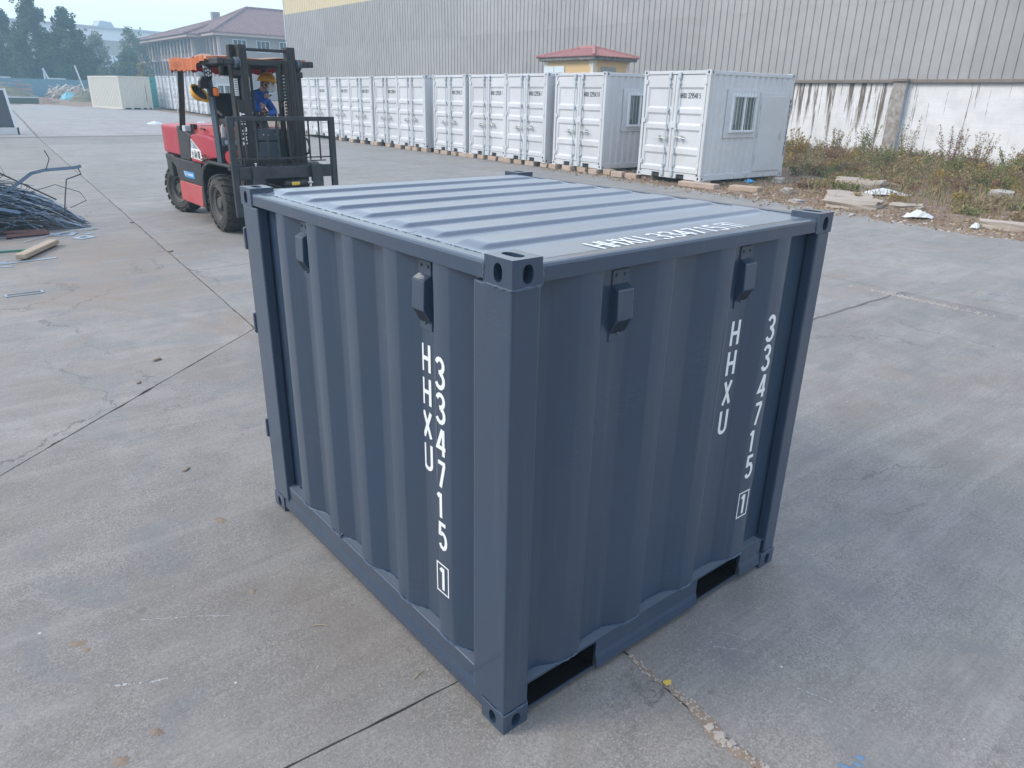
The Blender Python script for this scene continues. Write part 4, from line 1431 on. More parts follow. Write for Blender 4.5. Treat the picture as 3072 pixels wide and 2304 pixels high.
        for z in (.42, 1.02, 1.70):
            MB().tube([(xs + .025, dy0 - .01, z), (xs + .025, dy0 - .01, z + .11)], .014, 6).build('hinge', pm, sd)
    return t

def number(t, s, extra_side=False):
    mb = MB()
    fn = lambda u, v, h: (CWd / 2 + .155 + u, .0505 - h, 1.93 + v)
    text(mb, s, fn, .115, adv=.455, wk=.15, aspect=.72)
    if extra_side:
        for i, ch in enumerate(s.replace(' ', '')):
            z = 1.86 - i * .132
            glyph(mb, ch, lambda u, v, h, z=z: (CWd + .0065 + h, CL - .09 + u, z + v), .10, .17, .9)
    mb.build('lettering', M['blackletter'], t)

ROW = 'white containers standing in a row along the wall'
# y of each container's left front corner as seen from the yard
RY = [12.10, 15.65, 18.06, 20.22, 22.48, 25.14, 27.30, 29.46, 31.62, 33.78, 36.0]
NUM = ['HHXU 329548 5', 'HHXU 329543 8', 'HHXU 329556 7', 'HHXU 329528 1', 'HHXU 329542 2', '', 'HHXU 329560 4', 'HHXU 329521 0', 'HHXU 329525 7', 'HHXU 329561 3', '']
ORD = ['nearest', 'second nearest', 'third nearest', 'fourth nearest', 'fifth nearest', 'sixth nearest', 'seventh nearest', 'eighth nearest', 'ninth nearest', 'tenth nearest', 'farthest']
RA = math.radians(-92)
def front_x(y):
    return 14.24 + .035 * (y - 10.0)
off = white_container('office_container', 'nearest white container, set forward, with a barred window and a flush side door', True)
plain = white_container('white_container', 'third nearest white container of the row numbered HHXU 329556 7', False, group=ROW)
ROWTH = []
for i, y in enumerate(RY):
    if i == 0:
        t = off
    elif i == 1:
        t = copy_tree(off)
    elif i == 2:
        t = plain
    else:
        t = copy_tree(plain)
    t['group'] = ROW
    t.location = (front_x(y) + (0, .02, -.03, .06, .01, -.04, .08, .0, .05, -.02, .03)[i], y, .14 + gz(y))
    t.rotation_euler = (0, 0, RA + (0, .008, -.006, .009, -.004, .012, -.008, .004, .01, -.01, .0)[i])
    if i == 1:
        t['label'] = 'second nearest white container numbered HHXU 329543 8, its window half hidden by the nearest one'
    elif i > 2:
        t['label'] = ORD[i] + ' white container of the row' + (' numbered ' + NUM[i] if 0 < i < 5 else ', its doors shut')
    ROWTH.append(t)
# lettering after copying, so each container carries its own number
for i, t in enumerate(ROWTH):
    if NUM[i]:
        number(t, NUM[i], i == 0)

def cplace(t, x, y, z):
    """local container coordinates to world"""
    c, s_ = math.cos(RA), math.sin(RA)
    return (t.location.x + c * x - s_ * y, t.location.y + s_ * x + c * y, z)

# timber blocks under the containers
M['timber'] = paint('raw_timber', (0.42, 0.32, 0.24), 0.85, var=.25, vscale=4, dirt=(0.22, 0.16, 0.12), dirt_amt=.5, dirt_scale=4, bmp=.4, bscale=30)
M['timber2'] = paint('pinkish_timber', (0.44, 0.34, 0.275), 0.85, var=.2, vscale=5, dirt=(0.25, 0.18, 0.14), dirt_amt=.5, dirt_scale=4, bmp=.4, bscale=30)
rd = random.Random(31)
BG = 'timber blocks under the white containers'
def block(name, size, loc, rz, label, mat, group=BG, bev=.012):
    sx, sy, sz = size
    mb = MB().box((-sx / 2, -sy / 2, 0), (sx / 2, sy / 2, sz))
    mb.v = [(x + rd.uniform(-.01, .01), y + rd.uniform(-.01, .01), z + rd.uniform(-.006, .006) * (z > .01)) for x, y, z in mb.v]
    o = mb.build(name, mat, bevel=bev)
    o.location = loc
    o.rotation_euler = (0, 0, rz)
    return tag(o, label, 'timber', group)
POS = ['left end', 'left of the middle', 'middle', 'right of the middle', 'right end']
for i, t in enumerate(ROWTH[1:9], 1):
    n = 4 if i < 6 else 3
    for k in range(n):
        u = .18 + k * (CWd - .36) / (n - 1) + rd.uniform(-.08, .08)
        p = cplace(t, u, .10 + rd.uniform(-.06, .05), gz(t.location.y))
        w = rd.uniform(.30, .48)
        pos = ['left end', 'left half', 'right half', 'right end'][k] if n == 4 else ['left end', 'middle', 'right end'][k]
        block('timber_block', (w, rd.uniform(.2, .3), .142), p, RA + rd.uniform(-.15, .15), 'pale timber block under the %s of the %s white container' % (pos, ORD[i]), M['timber'] if rd.random() < .6 else M['timber2'])
t = ROWTH[0]
for k, (u, lab) in enumerate(((.25, 'left corner'), (CWd - .2, 'right front corner'))):
    p = cplace(t, u, .30, 0)
    block('timber_block', (.4, .3, .142), p, RA, 'timber block in the shade under the %s of the nearest white container' % lab, M['timber'])
for k, u in enumerate((.3, CWd - .3)):
    p = cplace(t, u, CL - .3, 0.03)
    block('timber_block', (.4, .3, .11), p, RA, 'timber block under the back %s corner of the nearest white container' % ('left', 'right')[k], M['timber2'])
block('timber_beam', (1.02, .26, .125), (14.19, 9.95, .01), math.radians(-84), 'long pale timber beam on the dirt at the foot of the nearest white container', M['timber2'], None)
block('timber_beam', (.72, .32, .13), (14.5, 8.82, .01), math.radians(-80), 'short thick timber offcut on the dirt right of the nearest white container', M['timber'], None)
GB = 'loose timber blocks between the two office containers'
block('timber_block', (.30, .24, .15), (14.50, 13.28, .01), math.radians(-95), 'leftmost loose timber block in the gap between the two nearest white containers', M['timber'], GB)
block('timber_block', (.36, .25, .15), (14.31, 12.76, .01), math.radians(-76), 'loose timber block, second from left, before the gap between white containers', M['timber2'], GB)
block('timber_block', (.40, .24, .13), (14.38, 12.28, .01), math.radians(-86), 'loose timber block, third from left, beside the nearest white container', M['timber'], GB)
block('timber_block', (.22, .20, .13), (14.50, 11.92, .01), math.radians(-96), 'small rounded timber block at the left foot of the nearest white container', M['timber2'], GB, .04)
# ================================================================ forklift truck, mast towards -Y
M['fred'] = paint('red_truck_paint', (0.37, 0.011, 0.028), 0.38, var=.08, vscale=2, dirt=(0.42, 0.12, 0.12), dirt_amt=.25, dirt_scale=2.2)
M['fredl'] = paint('dusty_red_skirt', (0.42, 0.055, 0.06), 0.6, var=.08, vscale=2, dirt=(0.40, 0.20, 0.18), dirt_amt=.4, dirt_scale=3)
M['fgrey'] = paint('dark_grey_truck_paint', (0.030, 0.031, 0.033), 0.55, var=.12, vscale=2, dirt=(0.09, 0.085, 0.08), dirt_amt=.45, dirt_scale=2.5, spec=.3)
M['fblack'] = paint('greasy_black_steel', (0.018, 0.018, 0.019), 0.45, var=.25, vscale=4, dirt=(0.05, 0.045, 0.04), dirt_amt=.5, dirt_scale=4, spec=.35)
M['fsteel'] = paint('worn_black_steel', (0.026, 0.031, 0.037), 0.5, var=.25, vscale=5, dirt=(0.085, 0.09, 0.095), dirt_amt=.45, dirt_scale=6, spec=.35)
M['rubber'] = paint('dusty_rubber', (0.034, 0.033, 0.032), 0.85, var=.2, vscale=6, dirt=(0.09, 0.078, 0.066), dirt_amt=.6, dirt_scale=3)
M['rim'] = paint('dirty_rim', (0.075, 0.07, 0.065), 0.75, var=.25, vscale=8)
M['orange'] = paint('faded_orange_canopy', (0.46, 0.125, 0.042), 0.75, var=.12, vscale=3, dirt=(0.42, 0.13, 0.06), dirt_amt=.5, dirt_scale=4, bmp=.2, bscale=12)
M['canopytop'] = paint('dusty_canopy_top', (0.36, 0.20, 0.13), 0.85, var=.2, vscale=3)
M['scarlet'] = paint('red_valance', (0.42, 0.02, 0.025), 0.7)
M['lens'] = paint('lamp_lens', (0.50, 0.56, 0.60), 0.2)
M['amber'] = paint('amber_lens', (0.75, 0.17, 0.03), 0.3)
M['yellow'] = paint('yellow_hard_hat', (0.72, 0.36, 0.02), 0.35, var=.05)
M['panelblue'] = paint('blue_grey_panel', (0.075, 0.10, 0.125), 0.45, var=.1)
M['white'] = paint('white_sticker', (0.72, 0.73, 0.74), 0.5, var=.04)
M['stickgrey'] = paint('grey_sticker', (0.22, 0.25, 0.29), 0.5)
M['stickblue'] = paint('blue_sticker', (0.03, 0.25, 0.55), 0.5)
M['silver'] = paint('bright_steel', (0.6, 0.6, 0.6), 0.3, metal=.8)
M['seat'] = paint('black_vinyl', (0.016, 0.015, 0.016), 0.55)
FB = (3.19, 10.9, 0)
FX0, FX1 = 2.52, 3.86
fl = thing('forklift', 'red and grey forklift truck with orange canopy and black mast facing the blue container', 'forklift', FB)
def fpart(mb, name, mat, parent=fl, bevel=0.0, seg=1, smooth=False, label=None):
    o = mb.build(name, mat, parent, world=FB, bevel=bevel, seg=seg, smooth=smooth)
    if label: o['label'] = label
    return o

# wheels ------------------------------------------------------------------------
def wheel(xo, xi, y, z, r, steer=0.0, lugs=20):
    """xo outer face x, xi inner face x"""
    sg = 1 if xi > xo else -1
    w = abs(xi - xo)
    rotm = Matrix.Rotation(steer, 3, 'Z')
    c = Vector(((xo + xi) / 2, y, z))
    off = c - Vector(FB)
    ax = Vector((sg, 0, 0))
    h = w / 2
    mb = MB()
    prof = [(-h + .02, r * .60), (-h, r * .66), (-h - .0, r * .80), (-h + .03, r * .925), (-h * .55, r * .955), (h * .55, r * .955), (h - .03, r * .925), (h, r * .8), (h, r * .66), (h - .02, r * .6)]
    mb.lathe(prof, (0, 0, 0), ax, 48)
    for k in range(lugs):
        for s_ in (-1, 1):
            a = 2 * math.pi * (k + (.5 if s_ > 0 else 0)) / lugs
            for q in range(3):
                f0, f1 = q / 3, (q + 1) / 3
                x0, x1 = s_ * h * (1.0 - f0 * 1.02), s_ * h * (1.0 - f1 * 1.02)
                a0 = a + (f0 + (.12 if q == 1 else 0)) * .17
                a1 = a + (f1 + (.12 if q == 0 else 0)) * .17
                th = 2 * math.pi / lugs * .30
                def P(x, an, rr):
                    return (x, -math.sin(an) * rr, math.cos(an) * rr)
                rr0 = r * (.945 if q == 0 else 1.0)
                vs = [P(x0, a0 - th, rr0), P(x0, a0 + th, rr0), P(x1, a1 + th, r), P(x1, a1 - th, r),
                      P(x0, a0 - th * 1.25, r * .88), P(x0, a0 + th * 1.25, r * .88), P(x1, a1 + th * 1.25, r * .93), P(x1, a1 - th * 1.25, r * .93)]
                mb.add(vs, [(0, 1, 2, 3), (4, 5, 1, 0), (3, 2, 6, 7), (1, 5, 6, 2), (0, 3, 7, 4)])
    wt = bpy.data.objects.new('wheel', None)
    COL.objects.link(wt)
    wt.parent = fl
    wt.location = off
    wt.rotation_euler = (0, 0, steer)
    mb.build('tyre', M['rubber'], wt, smooth=True, sharp=30)
    mb = MB()
    mb.lathe([(-h + .015, r * .615), (-h + .005, r * .585), (-h + .03, r * .55), (-h + .045, r * .46), (-h + .10, r * .43), (-h + .11, r * .28), (-h + .05, r * .22), (-h + .03, r * .18), (-h + .03, 0.0)], (0, 0, 0), ax, 36)
    mb.lathe([(h - .03, r * .6), (h - .04, 0)], (0, 0, 0), ax, 24)
    mb.build('rim', M['rim'], wt, smooth=True)
    mb = MB()
    for k in range(8):
        a = 2 * math.pi * k / 8
        cy, cz = math.cos(a) * r * .35, math.sin(a) * r * .35
        mb.lathe([(-h + .11, .022), (-h + .075, .020), (-h + .07, 0)], (0, cy, cz), ax, 6)
    mb.build('wheel_nut', M['rim'], wt)['kind'] = 'stuff'
    return wt
wheel(2.50, 2.83, 10.04, .425, .425)
wheel(3.88, 3.55, 10.04, .425, .425)
wheel(2.60, 2.87, 12.42, .405, .405, steer=.28, lugs=18)
wheel(3.78, 3.51, 12.42, .405, .405, steer=.28, lugs=18)

# chassis and bodywork (profiles in y, z) ------------------------------------------
def yz(pts, x0, x1, name, mat, **k):
    return fpart(MB().prism(pts, 0, x0, x1), name, mat, **k)
yz([(9.55, .22), (11.9, .22), (11.95, .95), (9.55, .95)], 2.92, 3.46, 'chassis', M['fblack'])
def plan(a):      # rounded tail seen from above
    return [(FX0 + .02 + a, 11.67), (FX0 + .02 + a, 12.40), (FX0 + .05 + a, 12.68), (FX0 + .13 + a, 12.88 - a), (FX0 + .30, 12.98 - a), (FX1 - .30, 12.98 - a), (FX1 - .13 - a, 12.88 - a), (FX1 - .05 - a, 12.68), (FX1 - .02 - a, 12.40), (FX1 - .02 - a, 11.67)]
fpart(MB().prism(plan(0), 2, 1.0, 1.465), 'counterweight', M['fred'], bevel=.05, seg=3)
fpart(MB().prism([(x, min(y, 12.90) if y > 12.7 else max(y, 12.3)) for x, y in plan(.01)], 2, .62, .985), 'tail', M['fgrey'], bevel=.03, seg=2)
yz([(12.50, .992), (12.50, .90), (12.30, .88), (12.12, .86), (11.98, .80), (11.90, .62), (11.82, .60), (10.74, .61), (10.62, .955), (12.02, .955), (12.1, .992)], FX0, FX1, 'side_skirt', M['fgrey'], bevel=.012)
yz([(11.85, .598), (10.72, .605), (10.78, .275), (11.86, .285)], FX0 - .004, FX1 + .004, 'lower_skirt', M['fredl'], bevel=.01)
yz([(11.668, 1.47), (11.62, 1.475), (11.06, 1.37), (11.03, 1.35), (11.17, .96), (11.668, .96)], FX0 + .01, FX1 - .01, 'rear_side_panel', M['fgrey'], bevel=.012)
yz([(11.0, .955), (10.62, .955), (10.66, .66), (11.0, .66)], FX0 - .002, FX0 + .2, 'battery_box', M['fblack'])
# red engine cover sides: swept panel
cov = [(11.03, 1.36), (10.75, 1.395), (10.3, 1.385), (9.95, 1.345), (9.84, 1.25), (9.80, 1.10), (10.20, 1.06), (10.42, .99), (10.60, .955), (11.13, .957)]
yz(cov, FX0 + .015, FX0 + .14, 'engine_cover', M['fred'], bevel=.022, seg=2)
yz(cov, FX1 - .14, FX1 - .015, 'engine_cover', M['fred'], bevel=.022, seg=2)
fpart(MB().prism([(9.98, 1.30), (9.98, 1.47), (10.1, 1.50), (11.60, 1.475), (11.6, 1.30)], 0, FX0 + .13, FX1 - .13), 'hood', M['fredl'], bevel=.025, seg=2)
fpart(MB().box((2.66, 10.85, 1.4995), (3.72, 10.865, 1.5045)), 'hood_seam', M['fblack'])
mb = MB()
for y in (11.12, 11.02):
    mb.box((2.60, y, 1.44), (2.66, y + .05, 1.515))
fpart(mb, 'hood_latch', M['fblack'])
fpart(MB().tube([(2.62, 10.72, 1.46), (2.60, 10.62, 1.475), (2.60, 10.5, 1.46)], .014, 6), 'hood_handle', M['fblack'])
fpart(MB().box((2.52, 11.20, 1.40), (2.62, 11.34, 1.49)), 'filler_cap', M['lens'], bevel=.01)
# stickers on the near side
sx = FX0 + .0135
mb = MB()
mb.add([(sx, 11.02, 1.30), (sx, 10.99, 1.30), (sx, 10.60, 1.14), (sx, 10.56, 1.00), (sx, 11.12, 1.015)], [(0, 1, 2, 3, 4)])
st = fpart(mb, 'sticker', M['white'])
mb = MB()
mb.add([(sx - .001, 11.02, 1.275), (sx - .001, 10.99, 1.285), (sx - .001, 10.70, 1.165), (sx - .001, 11.07, 1.165)], [(0, 1, 2, 3)])
fpart(mb, 'sticker_field', M['stickgrey'], st)
mb = MB()
text(mb, '50', lambda u, v, h: (sx - .002 - h, 11.02 - u, 1.18 + v), .062, adv=.62, wk=.2)
fpart(mb, 'sticker_number', M['white'], st)
mb = MB()
for k, ch in enumerate('台励福'):
    glyph(mb, ch, lambda u, v, h, k=k: (sx - .002 - h, 11.06 - k * .145 - u, 1.026 + v), .108, .115, 1.05)
fpart(mb, 'sticker_lettering', M['blackletter'], st)
mb = MB()
mb.quad((FX0 - .002, 11.58, .78), (FX0 - .002, 11.03, .79), (FX0 - .002, 11.03, .69), (FX0 - .002, 11.50, .685))
st2 = fpart(mb, 'sticker', M['stickblue'])
mb = MB()
text(mb, 'SLFI', lambda u, v, h: (FX0 - .003 - h, 11.53 - u, .715 + v), .055, adv=.8, wk=.2, aspect=1.4)
for k in range(5):
    mb.quad((FX0 - .0032, 11.33 - k * .05, .718), (FX0 - .0032, 11.298 - k * .05, .718), (FX0 - .0032, 11.298 - k * .05, .757), (FX0 - .0032, 11.33 - k * .05, .757))
fpart(mb, 'sticker_lettering', M['white'], st2)

# front mudguards
def guard(x0, x1):
    out, inn = [], []
    for k in range(13):
        a = math.radians(200 - k * 10.5)
        out.append((10.04 - math.cos(a) * .60, .44 + math.sin(a) * .585))
        inn.append((10.04 - math.cos(a) * .53, .44 + math.sin(a) * .52))
    pts = [(9.36, 1.03), (9.36, .99)] + [(9.75, .985)] + inn[::-1][2:] + out[:-3] + [(10.22, 1.03)]
    return fpart(MB().prism(pts, 0, x0, x1), 'mudguard', M['fblack'])
def guard2(x0, x1):
    out = [(10.62, .24), (10.645, .55), (10.62, .78), (10.52, .92), (10.38, 1.0), (10.2, 1.035), (9.42, 1.035), (9.36, 1.02)]
    inn = [(9.36, .985), (9.42, .995), (10.15, .99), (10.32, .955), (10.45, .87), (10.53, .75), (10.555, .55), (10.53, .24)]
    return fpart(MB().prism(out + inn, 0, x0, x1), 'mudguard', M['fblack'], bevel=.012)
guard2(2.49, 2.86)
guard2(3.52, 3.89)
mb = MB()
rr = random.Random(2)
for k in range(60):
    p = Vector((2.56 + rr.uniform(-.05, .08), 10.42 + rr.uniform(-.14, .12), 1.0 + rr.uniform(0, .1)))
    d = Vector((rr.uniform(-1, 1), rr.uniform(-1, 1), rr.uniform(-.2, .8))) * .06
    q = Vector((d.y, -d.x, .01))
    mb.quad(tuple(p - d - q * .3), tuple(p + d - q * .3), tuple(p + d + q * .3), tuple(p - d + q * .3))
M['net'] = paint('string_net', (0.22, 0.23, 0.19), 0.9, var=.4, vscale=20)
tag(mb.build('net', M['net']), 'crumpled string net stuffed on the mudguard of the forklift', 'net')
fpart(MB().box((2.86, 9.55, .93), (3.52, 10.9, .97)), 'floor_plate', M['fblack'])
fpart(MB().box((2.50, 9.30, .955), (2.86, 9.40, 1.03)), 'step', M['fsteel'], bevel=.01)

# cabin: dashboard, seat, wheel, levers
fpart(MB().box((2.86, 9.62, .98), (3.52, 9.70, 1.33)), 'front_panel', M['panelblue'], bevel=.01)
fpart(MB().box((2.84, 9.60, 1.335), (3.52, 9.78, 1.50)), 'instrument_panel', M['panelblue'], bevel=.012)
fpart(MB().box((2.84, 9.66, 1.505), (3.10, 9.80, 1.70)), 'display_box', M['panelblue'], bevel=.012)
mb = MB()
for x, z in ((2.88, 1.42), (3.15, 1.42), (3.22, 1.42), (3.33, 1.42), (3.40, 1.46), (3.41, 1.38), (3.46, 1.42)):
    mb.lathe([(0, .012), (-.006, .010), (-.007, 0)], (x, 9.6, z), (0, 1, 0), 8)
fpart(mb, 'panel_screw', M['silver'])['kind'] = 'stuff'
fpart(MB().tube([(3.22 + .17 * math.cos(a), 9.98 + .15 * math.sin(a), 1.735 + .07 * math.sin(a)) for a in np.linspace(0, 2 * math.pi, 21)[:-1]], .014, 6, closed=True), 'steering_wheel', M['seat'], smooth=True)
fpart(MB().tube([(3.22, 9.72, 1.42), (3.22, 9.98, 1.735)], .03, 8), 'steering_column', M['seat'])
for k in range(3):
    fpart(MB().tube([(3.44 + .05 * k, 9.85, 1.45), (3.46 + .05 * k, 9.83, 1.66), (3.455 + .05 * k, 9.82, 1.70)], [.008, .008, .02], 6), 'lever', M['fblack'])
mb = MB()
mb.box((2.90, 10.32, 1.50), (3.46, 10.86, 1.62))
seat = fpart(mb, 'seat', M['seat'], bevel=.04, seg=2)
mb = MB()
mb.prism([(10.70, 1.56), (10.86, 1.56), (10.94, 1.92), (10.90, 1.985), (10.82, 1.97), (10.76, 1.80)], 0, 2.86, 3.34)
fpart(mb, 'backrest', M['seat'], seat, bevel=.035, seg=2)
fpart(MB().tube([(2.84, 10.82, 1.78), (2.80, 10.5, 1.74), (2.82, 10.25, 1.66)], .022, 7), 'armrest', M['seat'], seat)
fpart(MB().box((2.58, 9.72, 1.26), (2.84, 9.98, 1.37)), 'side_console', M['panelblue'], bevel=.01)
mb = MB()
for a, b_ in (((2.615, 1.29), (2.655, 1.345)), ((2.69, 1.30), (2.73, 1.345)), ((2.76, 1.285), (2.82, 1.35))):
    mb.quad((a[0], 9.718, a[1]), (b_[0], 9.718, a[1]), (b_[0], 9.718, b_[1]), (a[0], 9.718, b_[1]))
fpart(mb, 'console_label', M['lens'])
mb = MB()
mb.lathe([(0, .045), (-.004, .045), (-.004, 0)], (2.70, 9.70, 1.215), (0, 1, 0), 16)
mb.v = [(x, y, 1.215 + (z - 1.215) * .55) for x, y, z in mb.v]
fpart(mb, 'oval_badge', M['white'])
fpart(MB().box((2.57, 9.705, 1.04), (2.85, 9.95, 1.265)), 'lower_console', M['fblack'])
mb = MB().lathe([(-.10, .0), (-.10, .085), (.1, .085), (.1, 0)], (2.70, 9.62, 1.12), (1, .3, 0), 18)
fpart(mb, 'red_drum', M['fred'], smooth=True)
mb = MB().lathe([(-.13, 0), (-.13, .062), (-.10, .075), (.16, .075), (.17, 0)], (2.74, 9.52, 1.06), (.7, -.6, .25), 18)
fpart(mb, 'air_filter', M['fblack'], smooth=True)
mb = MB().lathe([(0, .0), (0, .035), (.12, .036), (.145, .02), (.18, .014), (.18, 0)], (2.66, 9.86, 1.38), (0, 0, 1), 12)
M['bottle'] = paint('cloudy_plastic', (0.45, 0.48, 0.48), 0.25)
tag(mb.build('bottle', M['bottle'], smooth=True), 'clear plastic water bottle standing on the forklift side console', 'bottle')
mb = MB()
mb.box((2.73, 9.80, 1.378), (2.86, 9.92, 1.40))
tag(mb.build('glove', M['timber']), 'tan work glove lying beside the bottle on the forklift console', 'glove')

# overhead guard
def bar(pts, r, name='guard_pillar', m='fblack', n=4):
    return fpart(MB().tube(pts, r, n), name, M[m])
for x in (2.545, 3.835):
    bar([(x, 9.78, 1.02), (x, 9.80, 1.5), (x, 9.875, 2.28), (x, 9.95, 2.36)], .047, m='panelblue' if x < 3 else 'fblack')
    o = bar([(x, 11.40, 1.42), (x, 11.22, 1.9), (x, 11.08, 2.34)], .046)
mb = MB()
for k in range(24):
    t = k / 24
    y, z = 11.10 + t * .22, 2.30 - t * .62
    if k in (9, 10, 11):
        continue
    mb.box((2.49, y + .03, z - .008), (2.51, y + .055, z + .006))
fpart(mb, 'pillar_vent', M['white'])['kind'] = 'stuff'
for x in (2.545, 3.835):
    fpart(MB().box((x - .045, 9.30, 2.345), (x + .045, 11.15, 2.425)), 'roof_rail', M['fgrey'], bevel=.01)
for y in (9.30, 11.08):
    fpart(MB().box((2.592, y, 2.345), (3.788, y + .09, 2.42)), 'roof_crossbar', M['fgrey'], bevel=.01)
for k in range(6):
    y = 9.62 + k * .25
    fpart(MB().box((2.592, y, 2.37), (3.788, y + .04, 2.41)), 'roof_slat', M['fgrey'])
# cloth canopy with scalloped valances
def canopy():
    vs, fs = [], []
    xs = np.linspace(2.47, 3.91, 15)
    ys = np.linspace(9.66, 11.28, 17)
    for y in ys:
        for x in xs:
            sag = .014 * math.sin(x * 9 + y * 4) + .012 * math.sin(y * 13)
            edge = min(x - 2.47, 3.91 - x, y - 9.6, 11.28 - y)
            vs.append((x, y, 2.452 + sag - (.03 if edge < .01 else 0) + (.03 if 10.0 < y < 10.25 and x < 2.7 else 0)))
    n = len(xs)
    for j in range(len(ys) - 1):
        for i in range(n - 1):
            fs.append((j * n + i, j * n + i + 1, (j + 1) * n + i + 1, (j + 1) * n + i))
    return MB().add(vs, fs)
cn = fpart(canopy(), 'canopy', M['canopytop'], smooth=True)
def valance(p, q, nrm, depth, mat, bulge=.012, top=2.445):
    p, q, nrm = Vector(p), Vector(q), Vector(nrm)
    L = (q - p).length
    n = max(12, int(L / .03))
    vs, fs = [], []
    for i in range(n + 1):
        t = i / n
        b = p + (q - p) * t
        w = bulge * math.sin(t * L * 31) + bulge * .8 * math.sin(t * L * 13 + 1)
        dd = depth(t)
        dd -= .035 * abs(math.sin(t * L * math.pi / .17)) if dd > .1 else 0
        for k in range(4):
            f = k / 3
            o = nrm * (.016 + w * f)
            vs.append((b.x + o.x, b.y + o.y, top - dd * f + .012 * math.sin(t * L * 5)))
    for i in range(n):
        for k in range(3):
            fs.append((4 * i + k, 4 * i + k + 1, 4 * (i + 1) + k + 1, 4 * (i + 1) + k))
    return fpart(MB().add(vs, fs), 'valance', M[mat], cn, smooth=True)
def side_depth(t):
    y = 11.28 - t * 1.62
    if y > 10.12: return .19
    if y > 9.9: return .19 - (10.12 - y) * .55
    return .07
v0 = valance((2.465, 11.28, 0), (2.465, 9.66, 0), (-1, 0, 0), side_depth, 'orange')
valance((3.915, 11.28, 0), (3.915, 9.66, 0), (1, 0, 0), side_depth, 'scarlet')
valance((2.47, 11.285, 0), (3.91, 11.285, 0), (0, 1, 0), lambda t: .20, 'scarlet')
valance((2.47, 9.655, 0), (3.91, 9.655, 0), (0, -1, 0), lambda t: .045, 'orange')
mb = MB()
rr = random.Random(12)
for k in range(7):                       # faded print on the canopy: blurred beyond reading, kept as short strokes
    y = 11.10 - k * .072
    for q in range(4):
        a, b_ = rr.uniform(-.022, .005), rr.uniform(.01, .028)
        z = 2.395 - q * .017
        mb.quad((2.432, y - a, z), (2.432, y - b_, z), (2.432, y - b_, z - .008), (2.432, y - a, z - .008))
for k in range(3):
    mb.quad((2.432, 10.92 - k * .045, 2.318), (2.432, 10.888 - k * .045, 2.318), (2.432, 10.888 - k * .045, 2.306), (2.432, 10.92 - k * .045, 2.306))
M['print'] = paint('faded_print', (0.20, 0.055, 0.03), 0.8)
fpart(mb, 'canopy_print', M['print'], v0)

# mast ---------------------------------------------------------------------------
def chan(x0, x1, y0, y1, z0, z1, name, mat='fblack', web=.03):
    o = 'x'
    mb = MB().box((x0, y0, z0), (x1, y1, z1))
    return fpart(mb, name, M[mat], bevel=.006)
chan(2.70, 2.78, 9.36, 9.50, .15, 2.43, 'outer_rail', 'fgrey')
chan(2.792, 2.90, 9.27, 9.41, .15, 2.60, 'inner_rail', 'fgrey')
chan(2.715, 2.80, 9.415, 9.53, 2.30, 2.60, 'rail_head', 'fblack')
chan(3.60, 3.70, 9.36, 9.50, .15, 2.43, 'outer_rail', 'fgrey')
chan(3.475, 3.595, 9.27, 9.41, .15, 2.595, 'inner_rail', 'fgrey')
mb = MB()
for x in (2.822, 2.865, 3.505, 3.555):
    mb.box((x, 9.264, .3), (x + .006, 9.272, 2.55))
fpart(mb, 'rail_groove', M['fblack'])
fpart(MB().box((2.90, 9.30, 2.525), (3.475, 9.37, 2.562)), 'mast_crossbar', M['fgrey'], bevel=.005)
fpart(MB().box((2.90, 9.42, 1.62), (3.475, 9.46, 1.67)), 'mast_crossbar', M['fblack'], bevel=.005)
fpart(MB().box((2.90, 9.30, .93), (3.475, 9.40, 1.10)), 'mast_crossbar', M['fblack'], bevel=.005)
for x in (2.76, 3.64):
    mb = MB().lathe([(-.03, 0), (-.03, .07), (-.018, .075), (-.012, .055), (.012, .055), (.018, .075), (.03, .07), (.03, 0)], (x, 9.30, 2.37), (1, 0, 0), 24)
    fpart(mb, 'sheave', M['panelblue'], smooth=True)
    fpart(MB().box((x - .05, 9.27, 2.20), (x + .05, 9.36, 2.28)), 'sheave_bracket', M['fblack'], bevel=.01)
for x in (2.868, 3.41):
    fpart(MB().tube([(x, 9.47, .2), (x, 9.47, 2.30)], .04, 10), 'lift_cylinder', M['fblack'], smooth=True)
mb = MB()
for k in range(40):
    z = 2.36 - k * .043
    mb.box((3.385, 9.25, z), (3.465, 9.285, z + .030))
    mb.box((3.40, 9.242, z + .012), (3.45, 9.25, z + .044))
fpart(mb, 'lift_chain', M['fblack'])['kind'] = 'stuff'
fpart(MB().box((3.33, 9.285, 1.88), (3.39, 9.33, 2.36)), 'chain_guide', M['fblack'], bevel=.01)
fpart(MB().box((3.33, 9.26, 1.80), (3.37, 9.31, 1.86)), 'chain_anchor', M['fblack'], bevel=.01)
for k in range(3):
    x = 2.912 + .012 * k
    fpart(MB().tube([(x - .01, 9.30, 2.2), (x - .006, 9.28, 2.34), (x + .006, 9.29, 2.33), (x + .014, 9.31, 2.18), (x + .014, 9.31, 1.2)], .008, 6), 'hydraulic_hose', M['fblack'], smooth=True)
mb = MB()
tfn = lambda u, v, h: (2.699 - h if False else 2.705 + v * .9, 9.262 - h, 1.27 + u)
text(mb, 'TAILIFT', lambda u, v, h: (2.782 - v, 9.2685 - h, 1.30 + u), .06, adv=1.08, wk=.30, aspect=1.9)
fpart(MB().box((2.708, 9.270, .3), (2.79, 9.30, 1.9)), 'mast_plate', M['fblack'])
fpart(mb, 'mast_lettering', M['white'])
mb = MB()
mb.quad((2.71, 9.353, 1.95), (2.765, 9.353, 1.95), (2.765, 9.353, 2.17), (2.71, 9.353, 2.17))
mst = fpart(mb, 'mast_sticker', M['white'])
mb = MB()
